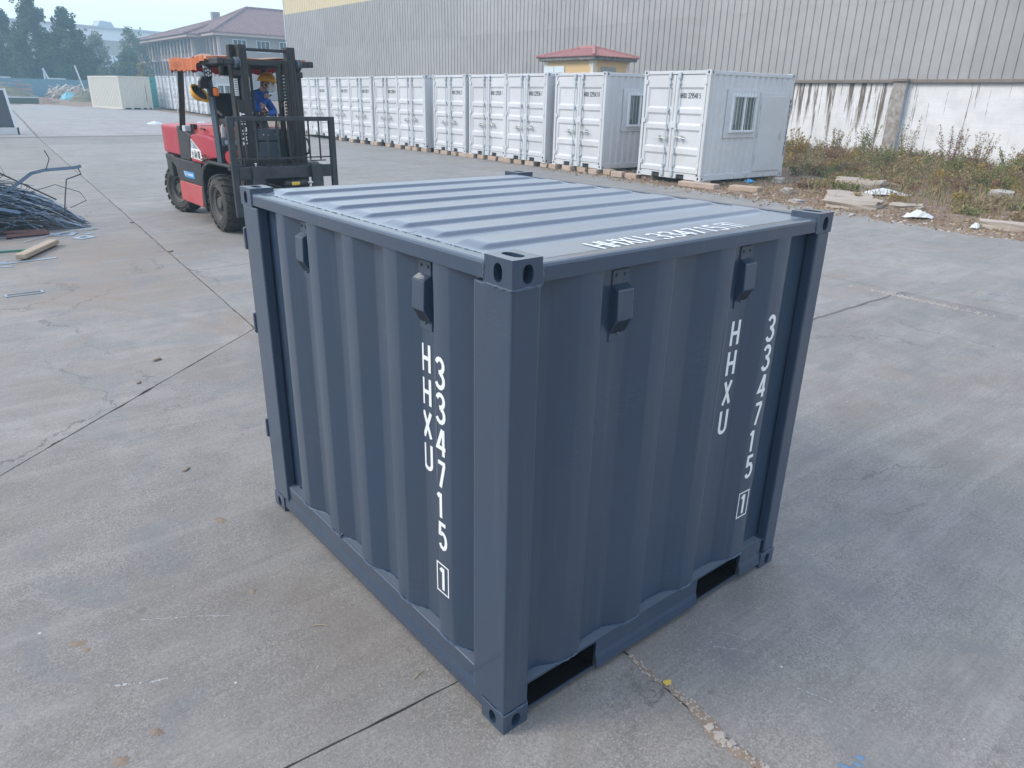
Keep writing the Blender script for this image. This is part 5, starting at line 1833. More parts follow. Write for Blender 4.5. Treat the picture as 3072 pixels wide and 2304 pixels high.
for k in range(7):
    mb.quad((2.718, 9.351, 1.965 + k * .029), (2.757, 9.351, 1.965 + k * .029), (2.757, 9.351, 1.98 + k * .029), (2.718, 9.351, 1.98 + k * .029))
fpart(mb, 'sticker_lines', M['stickgrey'], mst)

# carriage, backrest, forks ---------------------------------------------------------
CY = 8.95
for x0, x1 in ((2.405, 2.492), (3.884, 3.968)):
    fpart(MB().box((x0, CY - .02, .36 if x0 < 3 else .55), (x1, CY + .045, 1.69)), 'load_backrest_post', M['fsteel'], bevel=.006)
fpart(MB().box((2.493, CY - .018, 1.632), (3.883, CY + .043, 1.69)), 'load_backrest_bar', M['fsteel'], bevel=.006)
fpart(MB().box((2.493, CY, 1.128), (3.883, CY + .02, 1.146)), 'load_backrest_bar', M['fsteel'])
for x in (2.645, 2.80, 2.958, 3.112, 3.27, 3.575, 3.735):
    fpart(MB().box((x - .010, CY + .0205, 1.10), (x + .010, CY + .036, 1.631)), 'load_backrest_rod', M['fsteel'])
fpart(MB().box((2.493, CY - .01, .86), (3.883, CY + .06, 1.03)), 'carriage_bar', M['fsteel'], bevel=.01)
fpart(MB().box((2.493, CY - .01, .42), (3.883, CY + .06, .54)), 'carriage_bar', M['fsteel'], bevel=.01)
mb = MB()
for k in range(16):
    mb.box((2.9 + k * .038, CY + .0, 1.031), (2.924 + k * .038, CY + .04, 1.05))
fpart(mb, 'carriage_notch', M['fblack'])['kind'] = 'stuff'
for x0, x1 in ((2.67, 2.835), (3.54, 3.708)):
    fpart(MB().prism([(CY - .075, .06), (CY - .075, 1.045), (CY - .012, 1.045), (CY - .012, .12), (CY - .012, .06)], 0, x0, x1), 'fork', M['fsteel'], bevel=.006)
    fpart(MB().prism([(CY - .075, .06), (CY - .075, .115), (CY - 1.15, .075), (CY - 1.15, .06)], 0, x0, x1), 'fork_blade', M['fsteel'])
fpart(MB().lathe([(0, 0), (0, .012), (.02, .012), (.03, .02), (.04, .016), (.045, 0)], (2.725, CY - .05, 1.045), (0, 0, 1), 8), 'fork_pin', M['silver'])
cy_ = fpart(MB().lathe([(0, 0), (0, .045), (.34, .045), (.34, 0)], (3.11, CY - .06, .785), (1, 0, .02), 16), 'side_shift_cylinder', M['fblack'], smooth=True)
fpart(MB().tube([(3.45, CY - .06, .79), (3.54, CY - .06, .792)], .016, 8), 'piston_rod', M['silver'], cy_, smooth=True)
mb = MB()
n = 6
for k in range(n):
    a0, a1 = math.radians(205 + k * 10), math.radians(215 + k * 10)
    f = lambda a, x: (x, CY - .06 + .0465 * math.cos(a), .788 - .0465 * math.sin(a) * -1 * -1)
    mb.quad((3.20, CY - .06 + .0465 * math.cos(a0 - 0.9), .788 - .0465 * math.sin(a0 - .9)), (3.32, CY - .06 + .0465 * math.cos(a0 - .9), .789 - .0465 * math.sin(a0 - .9)), (3.32, CY - .06 + .0465 * math.cos(a1 - .9), .789 - .0465 * math.sin(a1 - .9)), (3.20, CY - .06 + .0465 * math.cos(a1 - .9), .788 - .0465 * math.sin(a1 - .9)))
M['ylabel'] = paint('yellow_label', (0.55, 0.38, 0.05), 0.5, var=.5, vscale=60)
fpart(mb, 'cylinder_label', M['ylabel'], cy_)
fpart(MB().tube([(2.88, CY - .02, .80), (3.0, CY - .08, .76), (3.12, CY - .05, .72), (3.4, CY - .05, .69)], .012, 6), 'hydraulic_hose', M['fblack'], smooth=True)
fpart(MB().tube([(3.60, 9.2, 1.40), (3.63, 9.15, 1.36), (3.645, 9.13, 1.27), (3.63, 9.15, 1.18), (3.60, 9.2, 1.16)], .016, 6), 'hydraulic_hose', M['fblack'], smooth=True)
fpart(MB().tube([(3.58, 9.0, 1.085), (3.80, 8.95, 1.09)], .009, 5), 'release_lever', M['fblack'])

# lamp, indicator, mirrors, hanging hat -------------------------------------------------
lm = fpart(MB().box((2.435, 9.68, 2.172), (2.545, 9.735, 2.30)), 'work_lamp', M['fblack'], bevel=.015, seg=2)
mb = MB()
for k, (x, z) in enumerate([(2.461, 2.262), (2.49, 2.274), (2.519, 2.262), (2.461, 2.212), (2.49, 2.2), (2.519, 2.212), (2.49, 2.237)]):
    mb.lathe([(0, .0135), (-.004, .012), (-.006, 0)], (x, 9.68, z), (0, 1, 0), 10)
fpart(mb, 'lamp_lens', M['lens'], lm)
fpart(MB().box((2.47, 9.735, 2.15), (2.54, 9.85, 2.20)), 'lamp_bracket', M['fblack'], lm)
fpart(MB().box((2.545, 9.70, 1.94), (2.615, 9.76, 2.045)), 'indicator', M['amber'], bevel=.012)
fpart(MB().box((2.50, 9.755, 1.93), (2.62, 9.80, 2.055)), 'indicator_housing', M['fblack'], bevel=.01)
mb = MB()
mb.box((2.61, 9.60, 2.205), (2.81, 9.625, 2.335))
mr = fpart(mb, 'mirror', M['fblack'], bevel=.008)
m, nt, b = newmat('mirror_glass')
b.inputs['Base Color'].default_value = (.35, .33, .30, 1)
b.inputs['Metallic'].default_value = 1.0
b.inputs['Roughness'].default_value = .12
M['mirror'] = m
fpart(MB().box((2.618, 9.5965, 2.213), (2.802, 9.5995, 2.327)), 'mirror_glass', M['mirror'], mr)
fpart(MB().tube([(2.71, 9.61, 2.33), (2.71, 9.62, 2.36)], .012, 6), 'mirror_stem', M['fblack'], mr)
# hard hat hung from the pillar, open side showing
def hat(R):
    mb = MB()
    prof = []
    for k in range(9):
        a = k / 8 * math.pi / 2
        prof.append((math.sin(a) * R * .95, math.cos(a) * R))
    prof = [(.0, R * 1.16), (.004, R * 1.16), (.008, R * 1.02)] + prof[0:8] + [(R * .95, .004)]
    mb.lathe(prof, (0, 0, 0), (0, 0, 1), 28)
    return mb
mb = hat(.125)
mb.v = [(x * 1.12, y * .94 + (-.03 if math.hypot(x, y) > .13 and y < 0 else 0) * max(0, -y / .14), z) for x, y, z in mb.v]
hh = mb.build('hard_hat', M['yellow'], smooth=True)
hh.location = (2.40, 9.86, 1.985)
hh.rotation_euler = Vector((-.50, .62, -.62)).to_track_quat('Z', 'Y').to_euler()
tag(hh, 'spare yellow hard hat hung upside down on the front pillar of the forklift', 'hard hat')
mb = MB().lathe([(.012, .118), (.05, .105), (.085, .07), (.095, 0)], (0, 0, 0), (0, 0, 1), 24)
o = mb.build('lining', M['seat'], hh, smooth=True)
mb = MB()
for a in (0.3, 1.4, 2.5):
    mb.tube([(.115 * math.cos(a), .115 * math.sin(a), .01), (0, 0, .05), (-.115 * math.cos(a), -.115 * math.sin(a), .01)], .007, 4)
mb.build('harness', M['fgrey'], hh)
mb = MB()
pts = [(-.03, 0), (.10, 0), (.125, .10), (.10, .15), (.03, .17), (-.02, .1)]
mb.prism([(x, z) for x, z in pts], 1, -.03, .03)
o = mb.build('bag', M['seat'], bevel=.02, seg=2)
o.location = (2.40, 9.80, 2.03)
o.rotation_euler = (0, 0, .2)
tag(o, 'small black pouch hanging above the spare hat on the forklift pillar', 'bag')
# ================================================================ the driver
M['jacket'] = paint('blue_work_jacket', (0.014, 0.10, 0.42), 0.85, var=.15, vscale=9, bmp=.5, bscale=14)
M['skin'] = paint('skin', (0.50, 0.29, 0.20), 0.55, var=.06, vscale=14)
M['hair'] = paint('black_hair', (0.015, 0.012, 0.011), 0.6, var=.3, vscale=60)
M['mask'] = paint('white_mask', (0.74, 0.75, 0.76), 0.8, var=.03)
M['strap'] = paint('reflective_strip', (0.55, 0.56, 0.55), 0.4)
M['trouser'] = paint('dark_trousers', (0.03, 0.035, 0.05), 0.9)
pv = Vector((3.17, 10.50, 1.66))
J = {
 'pelvis': (3.16, 10.50, 1.66, .135), 'waist': (3.22, 10.45, 1.74, .175), 'chest': (3.33, 10.37, 1.87, .20), 'collar': (3.43, 10.31, 1.985, .085), 'neck': (3.475, 10.285, 2.03, .052), 'skull0': (3.505, 10.265, 2.075, .058), 'skull': (3.53, 10.255, 2.13, .092), 'crown': (3.535, 10.25, 2.185, .072), 'face': (3.575, 10.215, 2.10, .062), 'chinp': (3.575, 10.21, 2.045, .042),
 'shR': (3.205, 10.24, 1.955, .092), 'elR': (3.225, 9.97, 1.735, .066), 'wrR': (3.43, 10.06, 1.885, .036), 'haR': (3.452, 10.10, 1.925, .030),
 'shL': (3.53, 10.38, 1.92, .085), 'elL': (3.62, 10.24, 1.70, .06), 'wrL': (3.42, 10.04, 1.70, .036), 'haL': (3.37, 10.0, 1.725, .03),
 'hipR': (3.06, 10.42, 1.62, .095), 'knR': (3.04, 10.02, 1.62, .068), 'anR': (3.05, 9.86, 1.10, .048), 'toR': (3.05, 9.76, 1.02, .04),
 'hipL': (3.26, 10.44, 1.62, .095), 'knL': (3.34, 10.04, 1.62, .068), 'anL': (3.34, 9.88, 1.10, .048), 'toL': (3.34, 9.78, 1.02, .04),
}
E_ = [('pelvis', 'waist'), ('waist', 'chest'), ('chest', 'collar'), ('collar', 'neck'), ('neck', 'skull0'), ('skull0', 'skull'), ('skull', 'crown'), ('skull', 'face'), ('face', 'chinp'),
      ('chest', 'shR'), ('shR', 'elR'), ('elR', 'wrR'), ('wrR', 'haR'), ('chest', 'shL'), ('shL', 'elL'), ('elL', 'wrL'), ('wrL', 'haL'),
      ('pelvis', 'hipR'), ('hipR', 'knR'), ('knR', 'anR'), ('anR', 'toR'), ('pelvis', 'hipL'), ('hipL', 'knL'), ('knL', 'anL'), ('anL', 'toL')]
# fingers: right hand held to the side of the neck, left hand on the wheel
def finger(base, name, dirs, r, hand):
    prev = hand
    p = Vector(base)
    for i, d in enumerate(dirs):
        k = '%s%d' % (name, i)
        J[k] = (p.x, p.y, p.z, r * (1 - .12 * i))
        E_.append((prev, k))
        prev = k
        p = p + Vector(d)
hb = Vector(J['haR'][:3])
for i, (o, L) in enumerate([((-.030, -.012, .012), .020), ((-.012, -.022, .022), .023), ((.010, -.024, .024), .022), ((.030, -.018, .018), .018)]):
    b0 = hb + Vector(o)
    finger(b0, 'fR%d_' % i, [(.004, .008, L * 1.4), (.012, .024, L * .5), (.01, .02, -.008)], .0092, 'haR')
finger(hb + Vector((.030, .0, -.01)), 'tR_', [(.014, .012, .02), (.006, .012, .016)], .0105, 'haR')
hb = Vector(J['haL'][:3])
for i, (o, L) in enumerate([((-.02, -.028, .010), .024), ((-.025, -.012, .014), .028), ((-.026, .006, .014), .026), ((-.024, .022, .010), .022)]):
    finger(hb + Vector(o), 'fL%d_' % i, [(-L, -.01, .006), (-.012, -.008, -.018), (.01, -.002, -.014)], .0092, 'haL')
finger(hb + Vector((.004, -.03, .0)), 'tL_', [(-.012, -.02, .004), (-.014, -.006, .0)], .0105, 'haL')
names = list(J)
me = bpy.data.meshes.new('person')
me.from_pydata([tuple(Vector(J[n][:3]) - pv) for n in names], [(names.index(a), names.index(b_)) for a, b_ in E_], [])
person = bpy.data.objects.new('person', me)
COL.objects.link(person)
person.location = pv
md = person.modifiers.new('skin', 'SKIN')
md.use_smooth_shade = True
md.branch_smoothing = .6
for i, n in enumerate(names):
    sv = me.skin_vertices[0].data[i]
    r = J[n][3]
    sv.radius = (r, r)
    sv.use_root = (n == 'pelvis')
sd = person.modifiers.new('sub', 'SUBSURF')
sd.levels = sd.render_levels = 2
dg = bpy.context.evaluated_depsgraph_get()
new = bpy.data.meshes.new_from_object(person.evaluated_get(dg))
person.modifiers.clear()
person.data = new
new.materials.clear()
for m_ in ('jacket', 'skin', 'trouser'):
    new.materials.append(M[m_])
for p in new.polygons:
    c = p.center + pv
    k = 0
    near = min(names, key=lambda n: (Vector(J[n][:3]) - c).length - J[n][3] * .6)
    if near[0] in 'ft' and ('R' in near or 'L' in near) and near not in ('toR', 'toL') or near in ('haR', 'haL', 'neck', 'skull', 'skull0', 'crown', 'face', 'chinp'):
        k = 1
    if near in ('hipR', 'hipL', 'knR', 'knL', 'anR', 'anL', 'toR', 'toL'):
        k = 2
    p.material_index = k
    p.use_smooth = True
tag(person, 'driver in blue work jacket, yellow hard hat and white mask, hand at the neck', 'person')
# head frame: forward is the way the driver looks
HF = Vector((.80, -.58, -.10)).normalized()
HS = Vector((0, 0, 1)).cross(HF).normalized()      # to the driver's left
HU = HF.cross(HS).normalized()
HC = Vector((3.545, 10.245, 2.115))
def hp(f, s_, u):
    return tuple(HC + HF * f + HS * s_ + HU * u - pv)
def hmesh(mb, name, mat, smooth=True, **k):
    return mb.build(name, M[mat], person, smooth=smooth, **k)
# hair at the back and sides
mb = MB()
vs, fs = [], []
for i in range(9):
    for j in range(9):
        a = math.radians(78 + (i / 8) * 204)
        u = .055 - j / 8 * .115
        w = 1 - .22 * (j / 8) ** 2
        vs.append(hp(math.cos(a) * .094 * w - .012, math.sin(a) * .088 * w, u))
for i in range(8):
    for j in range(8):
        fs.append((i * 9 + j, i * 9 + j + 1, (i + 1) * 9 + j + 1, (i + 1) * 9 + j))
hmesh(mb.add(vs, fs), 'hair', 'hair')
# ears
for s_ in (-1, 1):
    mb = MB()
    mb.tube([hp(-.01 + .02 * math.cos(a), s_ * .090, -.012 + .033 * math.sin(a)) for a in np.linspace(.6, 5.6, 9)], .010, 6)
    hmesh(mb, 'ear', 'skin')
# nose bridge, brows and eyes above the mask
mb = MB().tube([hp(.088, 0, .022), hp(.104, 0, .0), hp(.112, 0, -.02)], [.008, .010, .013], 8)
hmesh(mb, 'nose', 'skin')
mb = MB()
for s_ in (-1, 1):
    mb.lathe([(-.004, 0), (-.002, .009), (.002, .009), (.005, 0)], hp(.088, s_ * .032, .012), HF, 10)
hmesh(mb, 'eye', 'hair')
mb = MB()
for s_ in (-1, 1):
    mb.tube([hp(.094, s_ * .016, .026), hp(.096, s_ * .034, .031), hp(.086, s_ * .052, .026)], .005, 6)
hmesh(mb, 'eyebrow', 'hair')
# folded cup mask with straps
mb = MB()
vs, fs = [], []
for j in range(8):
    for i in range(11):
        t = (i / 10 - .5) * 2
        v = j / 7
        wdt = .080 * (1 - .55 * abs(v - .45) ** 1.6)
        f = .086 + .046 * (1 - t * t) * math.sin(math.pi * (.15 + .75 * v)) - .055 * t * t
        vs.append(hp(f, t * wdt, .010 - v * .104))
for j in range(7):
    for i in range(10):
        fs.append((j * 11 + i, j * 11 + i + 1, (j + 1) * 11 + i + 1, (j + 1) * 11 + i))
mk = hmesh(mb.add(vs, fs), 'face_mask', 'mask')
mb = MB()
for s_ in (-1, 1):
    mb.tube([hp(.045, s_ * .066, -.014), hp(.02, s_ * .088, .0), hp(-.01, s_ * .094, .025)], .003, 4)
    mb.tube([hp(.045, s_ * .060, -.075), hp(.01, s_ * .086, -.05), hp(-.02, s_ * .094, -.03)], .003, 4)
mb.build('strap', M['mask'], mk)
# hard hat
mb = hat(.128)
vs = []
for x, y, z in mb.v:
    br = .055 if (math.hypot(x, y) > .14 and x > 0) else 0
    f = x * 1.12 + br * max(0, x / .148)
    vs.append(hp(f - .008, y * .92, .036 + z * .98 - (.012 * max(0, x / .148) if br else 0)))
mb.v = vs
hmesh(mb, 'hard_hat', 'yellow')
mb = MB().tube([hp(.118, 0, .07), hp(.085, 0, .13), hp(.02, 0, .163), hp(-.06, 0, .150), hp(-.118, 0, .09)], [.008, .012, .013, .012, .008], 8)
hmesh(mb, 'hat_ridge', 'yellow')
# collar, reflective strip on the sleeve, chest mic
mb = MB()
cn_ = Vector(J['neck'][:3]) - pv
mb.tube([tuple(cn_ + Vector((math.cos(a) * .075, math.sin(a) * .07, -.035 + .012 * math.cos(a - .6)))) for a in np.linspace(0, 2 * math.pi, 15)[:-1]], .020, 7, closed=True)
hmesh(mb, 'collar', 'jacket')
a_, b_ = Vector(J['shR'][:3]) - pv, Vector(J['elR'][:3]) - pv
mb = MB().lathe([(-.014, .071), (-.014, .074), (.014, .073), (.014, .070)], a_ + (b_ - a_) * .42, b_ - a_, 16)
hmesh(mb, 'reflective_strip', 'strap')
mb = MB().tube([tuple(Vector((3.49, 10.17, 1.93)) - pv), tuple(Vector((3.545, 10.13, 1.965)) - pv)], .009, 6)
hmesh(mb, 'radio_mic', 'hair')
# ================================================================ background
def leafmat(name, col, var=.35):
    m, nt, b = newmat(name)
    geo = nt.nodes.new('ShaderNodeNewGeometry')
    rnd = geo.outputs['Random Per Island']
    c = ramp(nt, rnd, [(0.0, [q * (1 - var) for q in col]), (0.5, col), (1.0, [min(1, q * (1 + var * 1.2)) for q in col])])
    nt.links.new(c, b.inputs['Base Color'])
    b.inputs['Roughness'].default_value = .7
    b.inputs['Specular IOR Level'].default_value = .25
    tr = nt.nodes.new('ShaderNodeBsdfTranslucent')
    nt.links.new(c, tr.inputs[0])
    mx = nt.nodes.new('ShaderNodeMixShader')
    mx.inputs[0].default_value = .38
    out = nt.nodes['Material Output']
    nt.links.new(b.outputs[0], mx.inputs[1])
    nt.links.new(tr.outputs[0], mx.inputs[2])
    nt.links.new(mx.outputs[0], out.inputs[0])
    return m
M['poplar'] = leafmat('poplar_leaves', (0.075, 0.105, 0.055))
M['palepoplar'] = leafmat('pale_poplar_leaves', (0.16, 0.18, 0.11))
M['yellowleaf'] = leafmat('yellowing_leaves', (0.24, 0.20, 0.07))
M['bark'] = paint('bark', (0.10, 0.085, 0.07), 0.95, var=.3, vscale=8)

def leaf_cloud(rg, pts, size, flat=0.5):
    """numpy quads scattered at pts with random tilt"""
    n = len(pts)
    d = rg.normal(size=(n, 3))
    d /= np.linalg.norm(d, axis=1)[:, None]
    e = rg.normal(size=(n, 3))
    e -= d * (e * d).sum(1)[:, None]
    e /= np.linalg.norm(e, axis=1)[:, None]
    s = size * rg.uniform(.6, 1.4, n)[:, None]
    a, b_ = d * s, e * s * flat
    q = np.stack([pts - a - b_ * .3, pts - b_, pts + a, pts + b_], 1).reshape(-1, 3)
    return q
def np_mesh(name, q, mat, parent=None):
    n = len(q) // 4
    me = bpy.data.meshes.new(name)
    me.vertices.add(len(q))
    me.vertices.foreach_set('co', q.astype(np.float32).ravel())
    me.loops.add(len(q))
    me.loops.foreach_set('vertex_index', np.arange(len(q), dtype=np.int32))
    me.polygons.add(n)
    me.polygons.foreach_set('loop_start', np.arange(0, len(q), 4, dtype=np.int32))
    me.update()
    me.validate()
    me.materials.append(mat)
    o = bpy.data.objects.new(name, me)
    COL.objects.link(o)
    if parent:
        o.parent = parent
    return o
TG = 'trees standing behind the yard fence'
def tree(x, y, h, w, label, mat='poplar', seed=0, n=5200, low=.10, leaf=.20, name='poplar_tree', shape=1.0):
    rg = np.random.default_rng(100 + seed)
    rr = random.Random(seed)
    z0 = gz(y)
    t = thing(name, label, 'tree', (x, y, z0), group=TG)
    mb = MB()
    trunk = [(0, 0, -.2)]
    for k in range(1, 7):
        trunk.append((rr.uniform(-.12, .12) * k * .3, rr.uniform(-.12, .12) * k * .3, h * k / 7.5))
    mb.tube(trunk, [.20 * h / 10 * (1 - k / 7.5) for k in range(7)], 7)
    limbs = []
    for k in range(16):
        f = rr.uniform(.12, .85)
        p = Vector(trunk[min(6, int(f * 7.0))])
        a = rr.uniform(0, 6.28)
        L = w * .5 * (1 - f * .7) * rr.uniform(.7, 1.15)
        q = p + Vector((math.cos(a) * L, math.sin(a) * L, h * .16 * rr.uniform(.8, 1.6)))
        mb.tube([p, (p + q) / 2 + Vector((0, 0, -.1)), q], [.06, .045, .02], 5)
        limbs.append(q)
    mb.build('trunk', M['bark'], t)
    # clumps along limbs and leader
    cl = []
    for k in range(120):
        f = low + (1 - low) * rg.random() ** .85
        prof = (math.sin(math.pi * min(1, (f - low) / (1 - low) * .80 + .16)) ** .8) * (1.0 - .30 * f ** 3.0 * shape)
        a = rg.uniform(0, 6.28)
        r = w / 2 * prof * math.sqrt(rg.uniform(.05, 1))
        cl.append((r * math.cos(a), r * math.sin(a), f * h * .99 + rg.normal() * .15, rg.uniform(.28, .62) * w / 3.6 * (1.15 - .5 * f)))
    for k in range(9):
        a = rg.uniform(0, 6.28)
        f = rg.uniform(.86, 1.03)
        cl.append((rg.normal() * w * .15 , rg.normal() * w * .15, f * h, .20 + .1 * rg.random()))
    cl = np.array(cl)
    idx = rg.choice(len(cl), n, p=(cl[:, 3] ** 2) / (cl[:, 3] ** 2).sum())
    d = rg.normal(size=(n, 3))
    d /= np.linalg.norm(d, axis=1)[:, None]
    p = cl[idx, :3] + d * (cl[idx, 3] * rg.uniform(.45, 1.1, n))[:, None] * np.array([1, 1, 1.25])
    o = np_mesh('crown', leaf_cloud(rg, p, leaf), M[mat], t)
    return t
tree(13.6, 122.0, 10.2, 5.2, 'dark poplar cut by the left edge of the picture', seed=1, n=8500)
tree(16.4, 116.8, 11.2, 5.4, 'tallest dark poplar with a pointed crown, second from the left edge', seed=2, n=10500)
tree(19.6, 114.6, 10.2, 5.4, 'broad dark poplar with a twin tip, right of the tallest one', seed=3, n=11000, shape=.8)
tree(26.0, 128.5, 8.8, 4.6, 'pale thin poplar between the dark poplars and the tiled office block', 'palepoplar', seed=4, n=3000)
tree(31.6, 132.0, 9.6, 5.2, 'tall pale poplar just left of the tiled office block', 'palepoplar', seed=5, n=3400)
tree(28.0, 120.0, 6.0, 5.0, 'low bushy tree below the pale poplars', 'poplar', seed=6, n=4200, low=.03, name='broadleaf_tree', shape=.6)
tree(23.2, 121.0, 5.8, 4.6, 'low bushy tree right beside the twin-tipped poplar', 'poplar', seed=7, n=4200, low=.03, name='broadleaf_tree', shape=.6)
tree(25.6, 104.0, 3.9, 2.0, 'small yellowing tree at the corner of the tiled office block', 'yellowleaf', seed=8, n=1500, low=.05, name='broadleaf_tree', shape=.6)
tree(11.0, 124.0, 5.6, 5.5, 'low bushy tree at the foot of the leftmost poplar', 'poplar', seed=9, n=3500, low=.03, name='broadleaf_tree', shape=.6)
tree(15.0, 119.5, 5.4, 4.2, 'low bushy tree between the leftmost and the tallest poplar', 'poplar', seed=10, n=3300, low=.03, name='broadleaf_tree', shape=.6)
tree(18.2, 117.6, 5.6, 3.8, 'low bushy tree between the tallest poplar and the twin-tipped poplar', 'poplar', seed=12, n=3300, low=.03, name='broadleaf_tree', shape=.6)
tree(22.6, 111.0, 3.4, 2.6, 'scrubby young tree beside the leaning pale pole', 'palepoplar', seed=13, n=1300, low=.03, name='broadleaf_tree', shape=.6)

# long factory behind the trees
M['fwhite'] = paint('pale_factory_sheet', (0.66, 0.68, 0.72), 0.6, var=.05, vscale=.2)
M['fbrown'] = paint('brown_factory_band', (0.30, 0.25, 0.22), 0.7, var=.08, vscale=.2)
M['froof'] = paint('grey_factory_roof', (0.38, 0.40, 0.43), 0.7)
M['fwin'] = paint('pale_window_band', (0.60, 0.68, 0.74), 0.4)
fa = math.atan2(12.4, 36.6)
ft = thing('factory', 'long pale factory hall with a brown band behind the poplars', 'factory', (28.4, 230.6, 1.0), fa)
MB().box((-110, 0, 0), (75, 40, 9.7)).build('wall', M['fbrown'], ft)
MB().box((-110.2, -.3, 13.4), (75.2, 40.2, 16.3)).build('wall_band', M['fwhite'], ft)
MB().box((-110, 0, 9.701), (75, 40, 13.399)).build('wall', M['fbrown'], ft)
MB().box((-110.5, -.9, 16.3), (75.5, 41, 16.75)).build('eave', M['froof'], ft)
MB().prism([(-.6, 16.75), (20, 18.2), (40.6, 16.75)], 0, -110.4, 75.4).build('roof', M['froof'], ft)
for k in range(37):
    x = -109 + k * 5
    w = MB().box((x, -.25, 5.6), (x + 4.5, -.02, 9.7)).build('window', M['fwin'], ft)
    MB().box((x + .1, -.29, 7.5), (x + 4.4, -.255, 7.62)).build('mullion', M['fbrown'], w)
for k, x in enumerate((5.5, 24.5)):
    MB().prism([(x, 16.75), (x + 5.0, 16.75), (x + 4.2, 18.3), (x + 1.0, 18.5)], 1, 3, 6).build('roof_ventilator', M['froof'], ft)

# tiled office block -------------------------------------------------------------------
M['pink'] = paint('pinkish_render', (0.37, 0.26, 0.24), 0.8, var=.06, vscale=.5)
M['pinkl'] = paint('pale_pink_render', (0.50, 0.385, 0.36), 0.8, var=.05)
M['bgrey'] = paint('grey_render_wall', (0.26, 0.235, 0.23), 0.8, var=.05)
M['btile'] = paint('brown_roof_tile', (0.20, 0.115, 0.11), 0.75, var=.25, vscale=1)
M['bglass'] = paint('dark_window', (0.035, 0.04, 0.045), 0.5, spec=.12)
M['bframe'] = paint('pale_blue_frame', (0.55, 0.64, 0.70), 0.5)
OB = (45, 125, 1.0)
ob = thing('office_block', 'three storey pink office block with brown hipped tile roofs beside the warehouse', 'building', OB)
z0, ze = 1.0, 9.15
AX, AY0, AY1 = 34.6, 112.8, 142.0
BX, BY = 36.5, 107.4
MB().box((AX + .5, AY0, z0), (62, AY1, ze)).build('wall', M['bgrey'], ob, world=OB)
MB().box((BX + .4, BY, z0), (62, AY0 - .01, ze + .1)).build('wall', M['bgrey'], ob, world=OB)
def fins(x, ya, yb, groups, name='pilaster'):
    pass
# west front: fins with windows between, in bays
nb = 17
bw = (AY1 - AY0 - 1.2) / nb
for k in range(nb + 1):
    y = AY0 + .6 + k * bw
    wide = .42 if k % 3 == 0 else .24
    MB().box((AX + .22, y - wide / 2, z0), (AX + .6, y + wide / 2, ze - .25)).build('fin', M['pinkl'], ob, world=OB)
for fl_ in range(3):
    za = z0 + .75 + fl_ * 2.65
    for k in range(nb):
        y = AY0 + .6 + k * bw
        w = MB().box((AX + .36, y + .2, za), (AX + .49, y + bw - .2, za + 1.75)).build('window', M['bglass'], ob, world=OB)
        MB().box((AX + .33, y + .2, za + .9), (AX + .355, y + bw - .2, za + .98)).build('transom', M['pinkl'], w, world=None) if False else None
        MB().box((AX + .32, y + .16, za + 1.78), (AX + .5, y + bw - .16, za + 2.05)).build('spandrel', M['pinkl'], ob, world=OB)
for k in range(4):
    y = BY + .3 + k * (AY0 - BY - .6) / 3
    MB().box((BX, y - .16, z0), (BX + .5, y + .16, ze - .2)).build('fin', M['pinkl'], ob, world=OB)
for fl_ in range(3):
    za = z0 + .75 + fl_ * 2.65
    for k in range(3):
        y = BY + .3 + k * (AY0 - BY - .6) / 3
        MB().box((BX + .3, y + .25, za), (BX + .39, y + 1.5, za + 1.8)).build('window', M['bglass'], ob, world=OB)
for fl_ in range(3):
    za = z0 + .85 + fl_ * 2.65
    for k in range(6):
        x = BX + 2.0 + k * 3.3
        w = MB().box((x, BY - .10, za), (x + 1.9, BY - .002, za + 1.55)).build('window', M['bframe'], ob, world=OB)
        mb = MB()
        for q in range(3):
            mb.box((x + .1 + q * .6, BY - .13, za + .1), (x + .6 + q * .6, BY - .101, za + 1.45))
        o = mb.build('pane', M['bglass'], w)
        o.data.transform(Matrix.Translation(-Vector(OB)))
MB().box((AX - .8, AY0 - 1.0, ze - .22), (63, AY1 + .8, ze + .12)).build('eave', M['pinkl'], ob, world=OB)
MB().box((BX - .8, BY - .8, ze - .1), (63, AY0 - 1.01, ze + .24)).build('eave', M['pinkl'], ob, world=OB)
mb = MB()
hip(mb, AX - 1.0, 63.2, AY0 - 1.2, AY1 + 1.0, ze + .13, 4.6, .55, .07)
mb.build('roof', M['btile'], ob, world=OB)
mb = MB()
hip(mb, BX - 1.0, 57.6, BY - 1.0, 122.6, ze + .25, 3.9, .55, .07)
mb.build('roof', M['btile'], ob, world=OB)
MB().box((40.2, 119.0, ze + 1.4), (41.3, 119.8, ze + 3.75)).build('chimney', M['bgrey'], ob, world=OB)

# far row of containers beyond the gap --------------------------------------------------
M['wfar'] = M['wpaint']
GF = 'white containers in the far row behind the forklift'
fr_lab = ['%s white container of the far row seen past the forklift' % w for w in ('sixth and last', 'fifth', 'fourth', 'third', 'second', 'nearest')]
a0, a1 = Vector((18.51, 72.4)), Vector((17.75, 58.9))
N_ = 6
for k in range(N_):
    y = a0.y + (a1.y - a0.y) * k / (N_ - 1) * (1 - .0) 
    x = a0.x + (a1.x - a0.x) * k / (N_ - 1)
    if k == N_ - 1:
        t = copy_tree(off)
        for ch in list(t.children):
            if ch.name.startswith('lettering'):
                bpy.data.objects.remove(ch)
    else:
        t = copy_tree(ROWTH[5])
    t['group'] = GF
    t['label'] = fr_lab[k] if k < N_ - 1 else 'nearest white container of the far row, its windowed side turned to the forklift'
    t.location = (x, y, gz(y) + .12)
    t.rotation_euler = (0, 0, math.radians(-93))
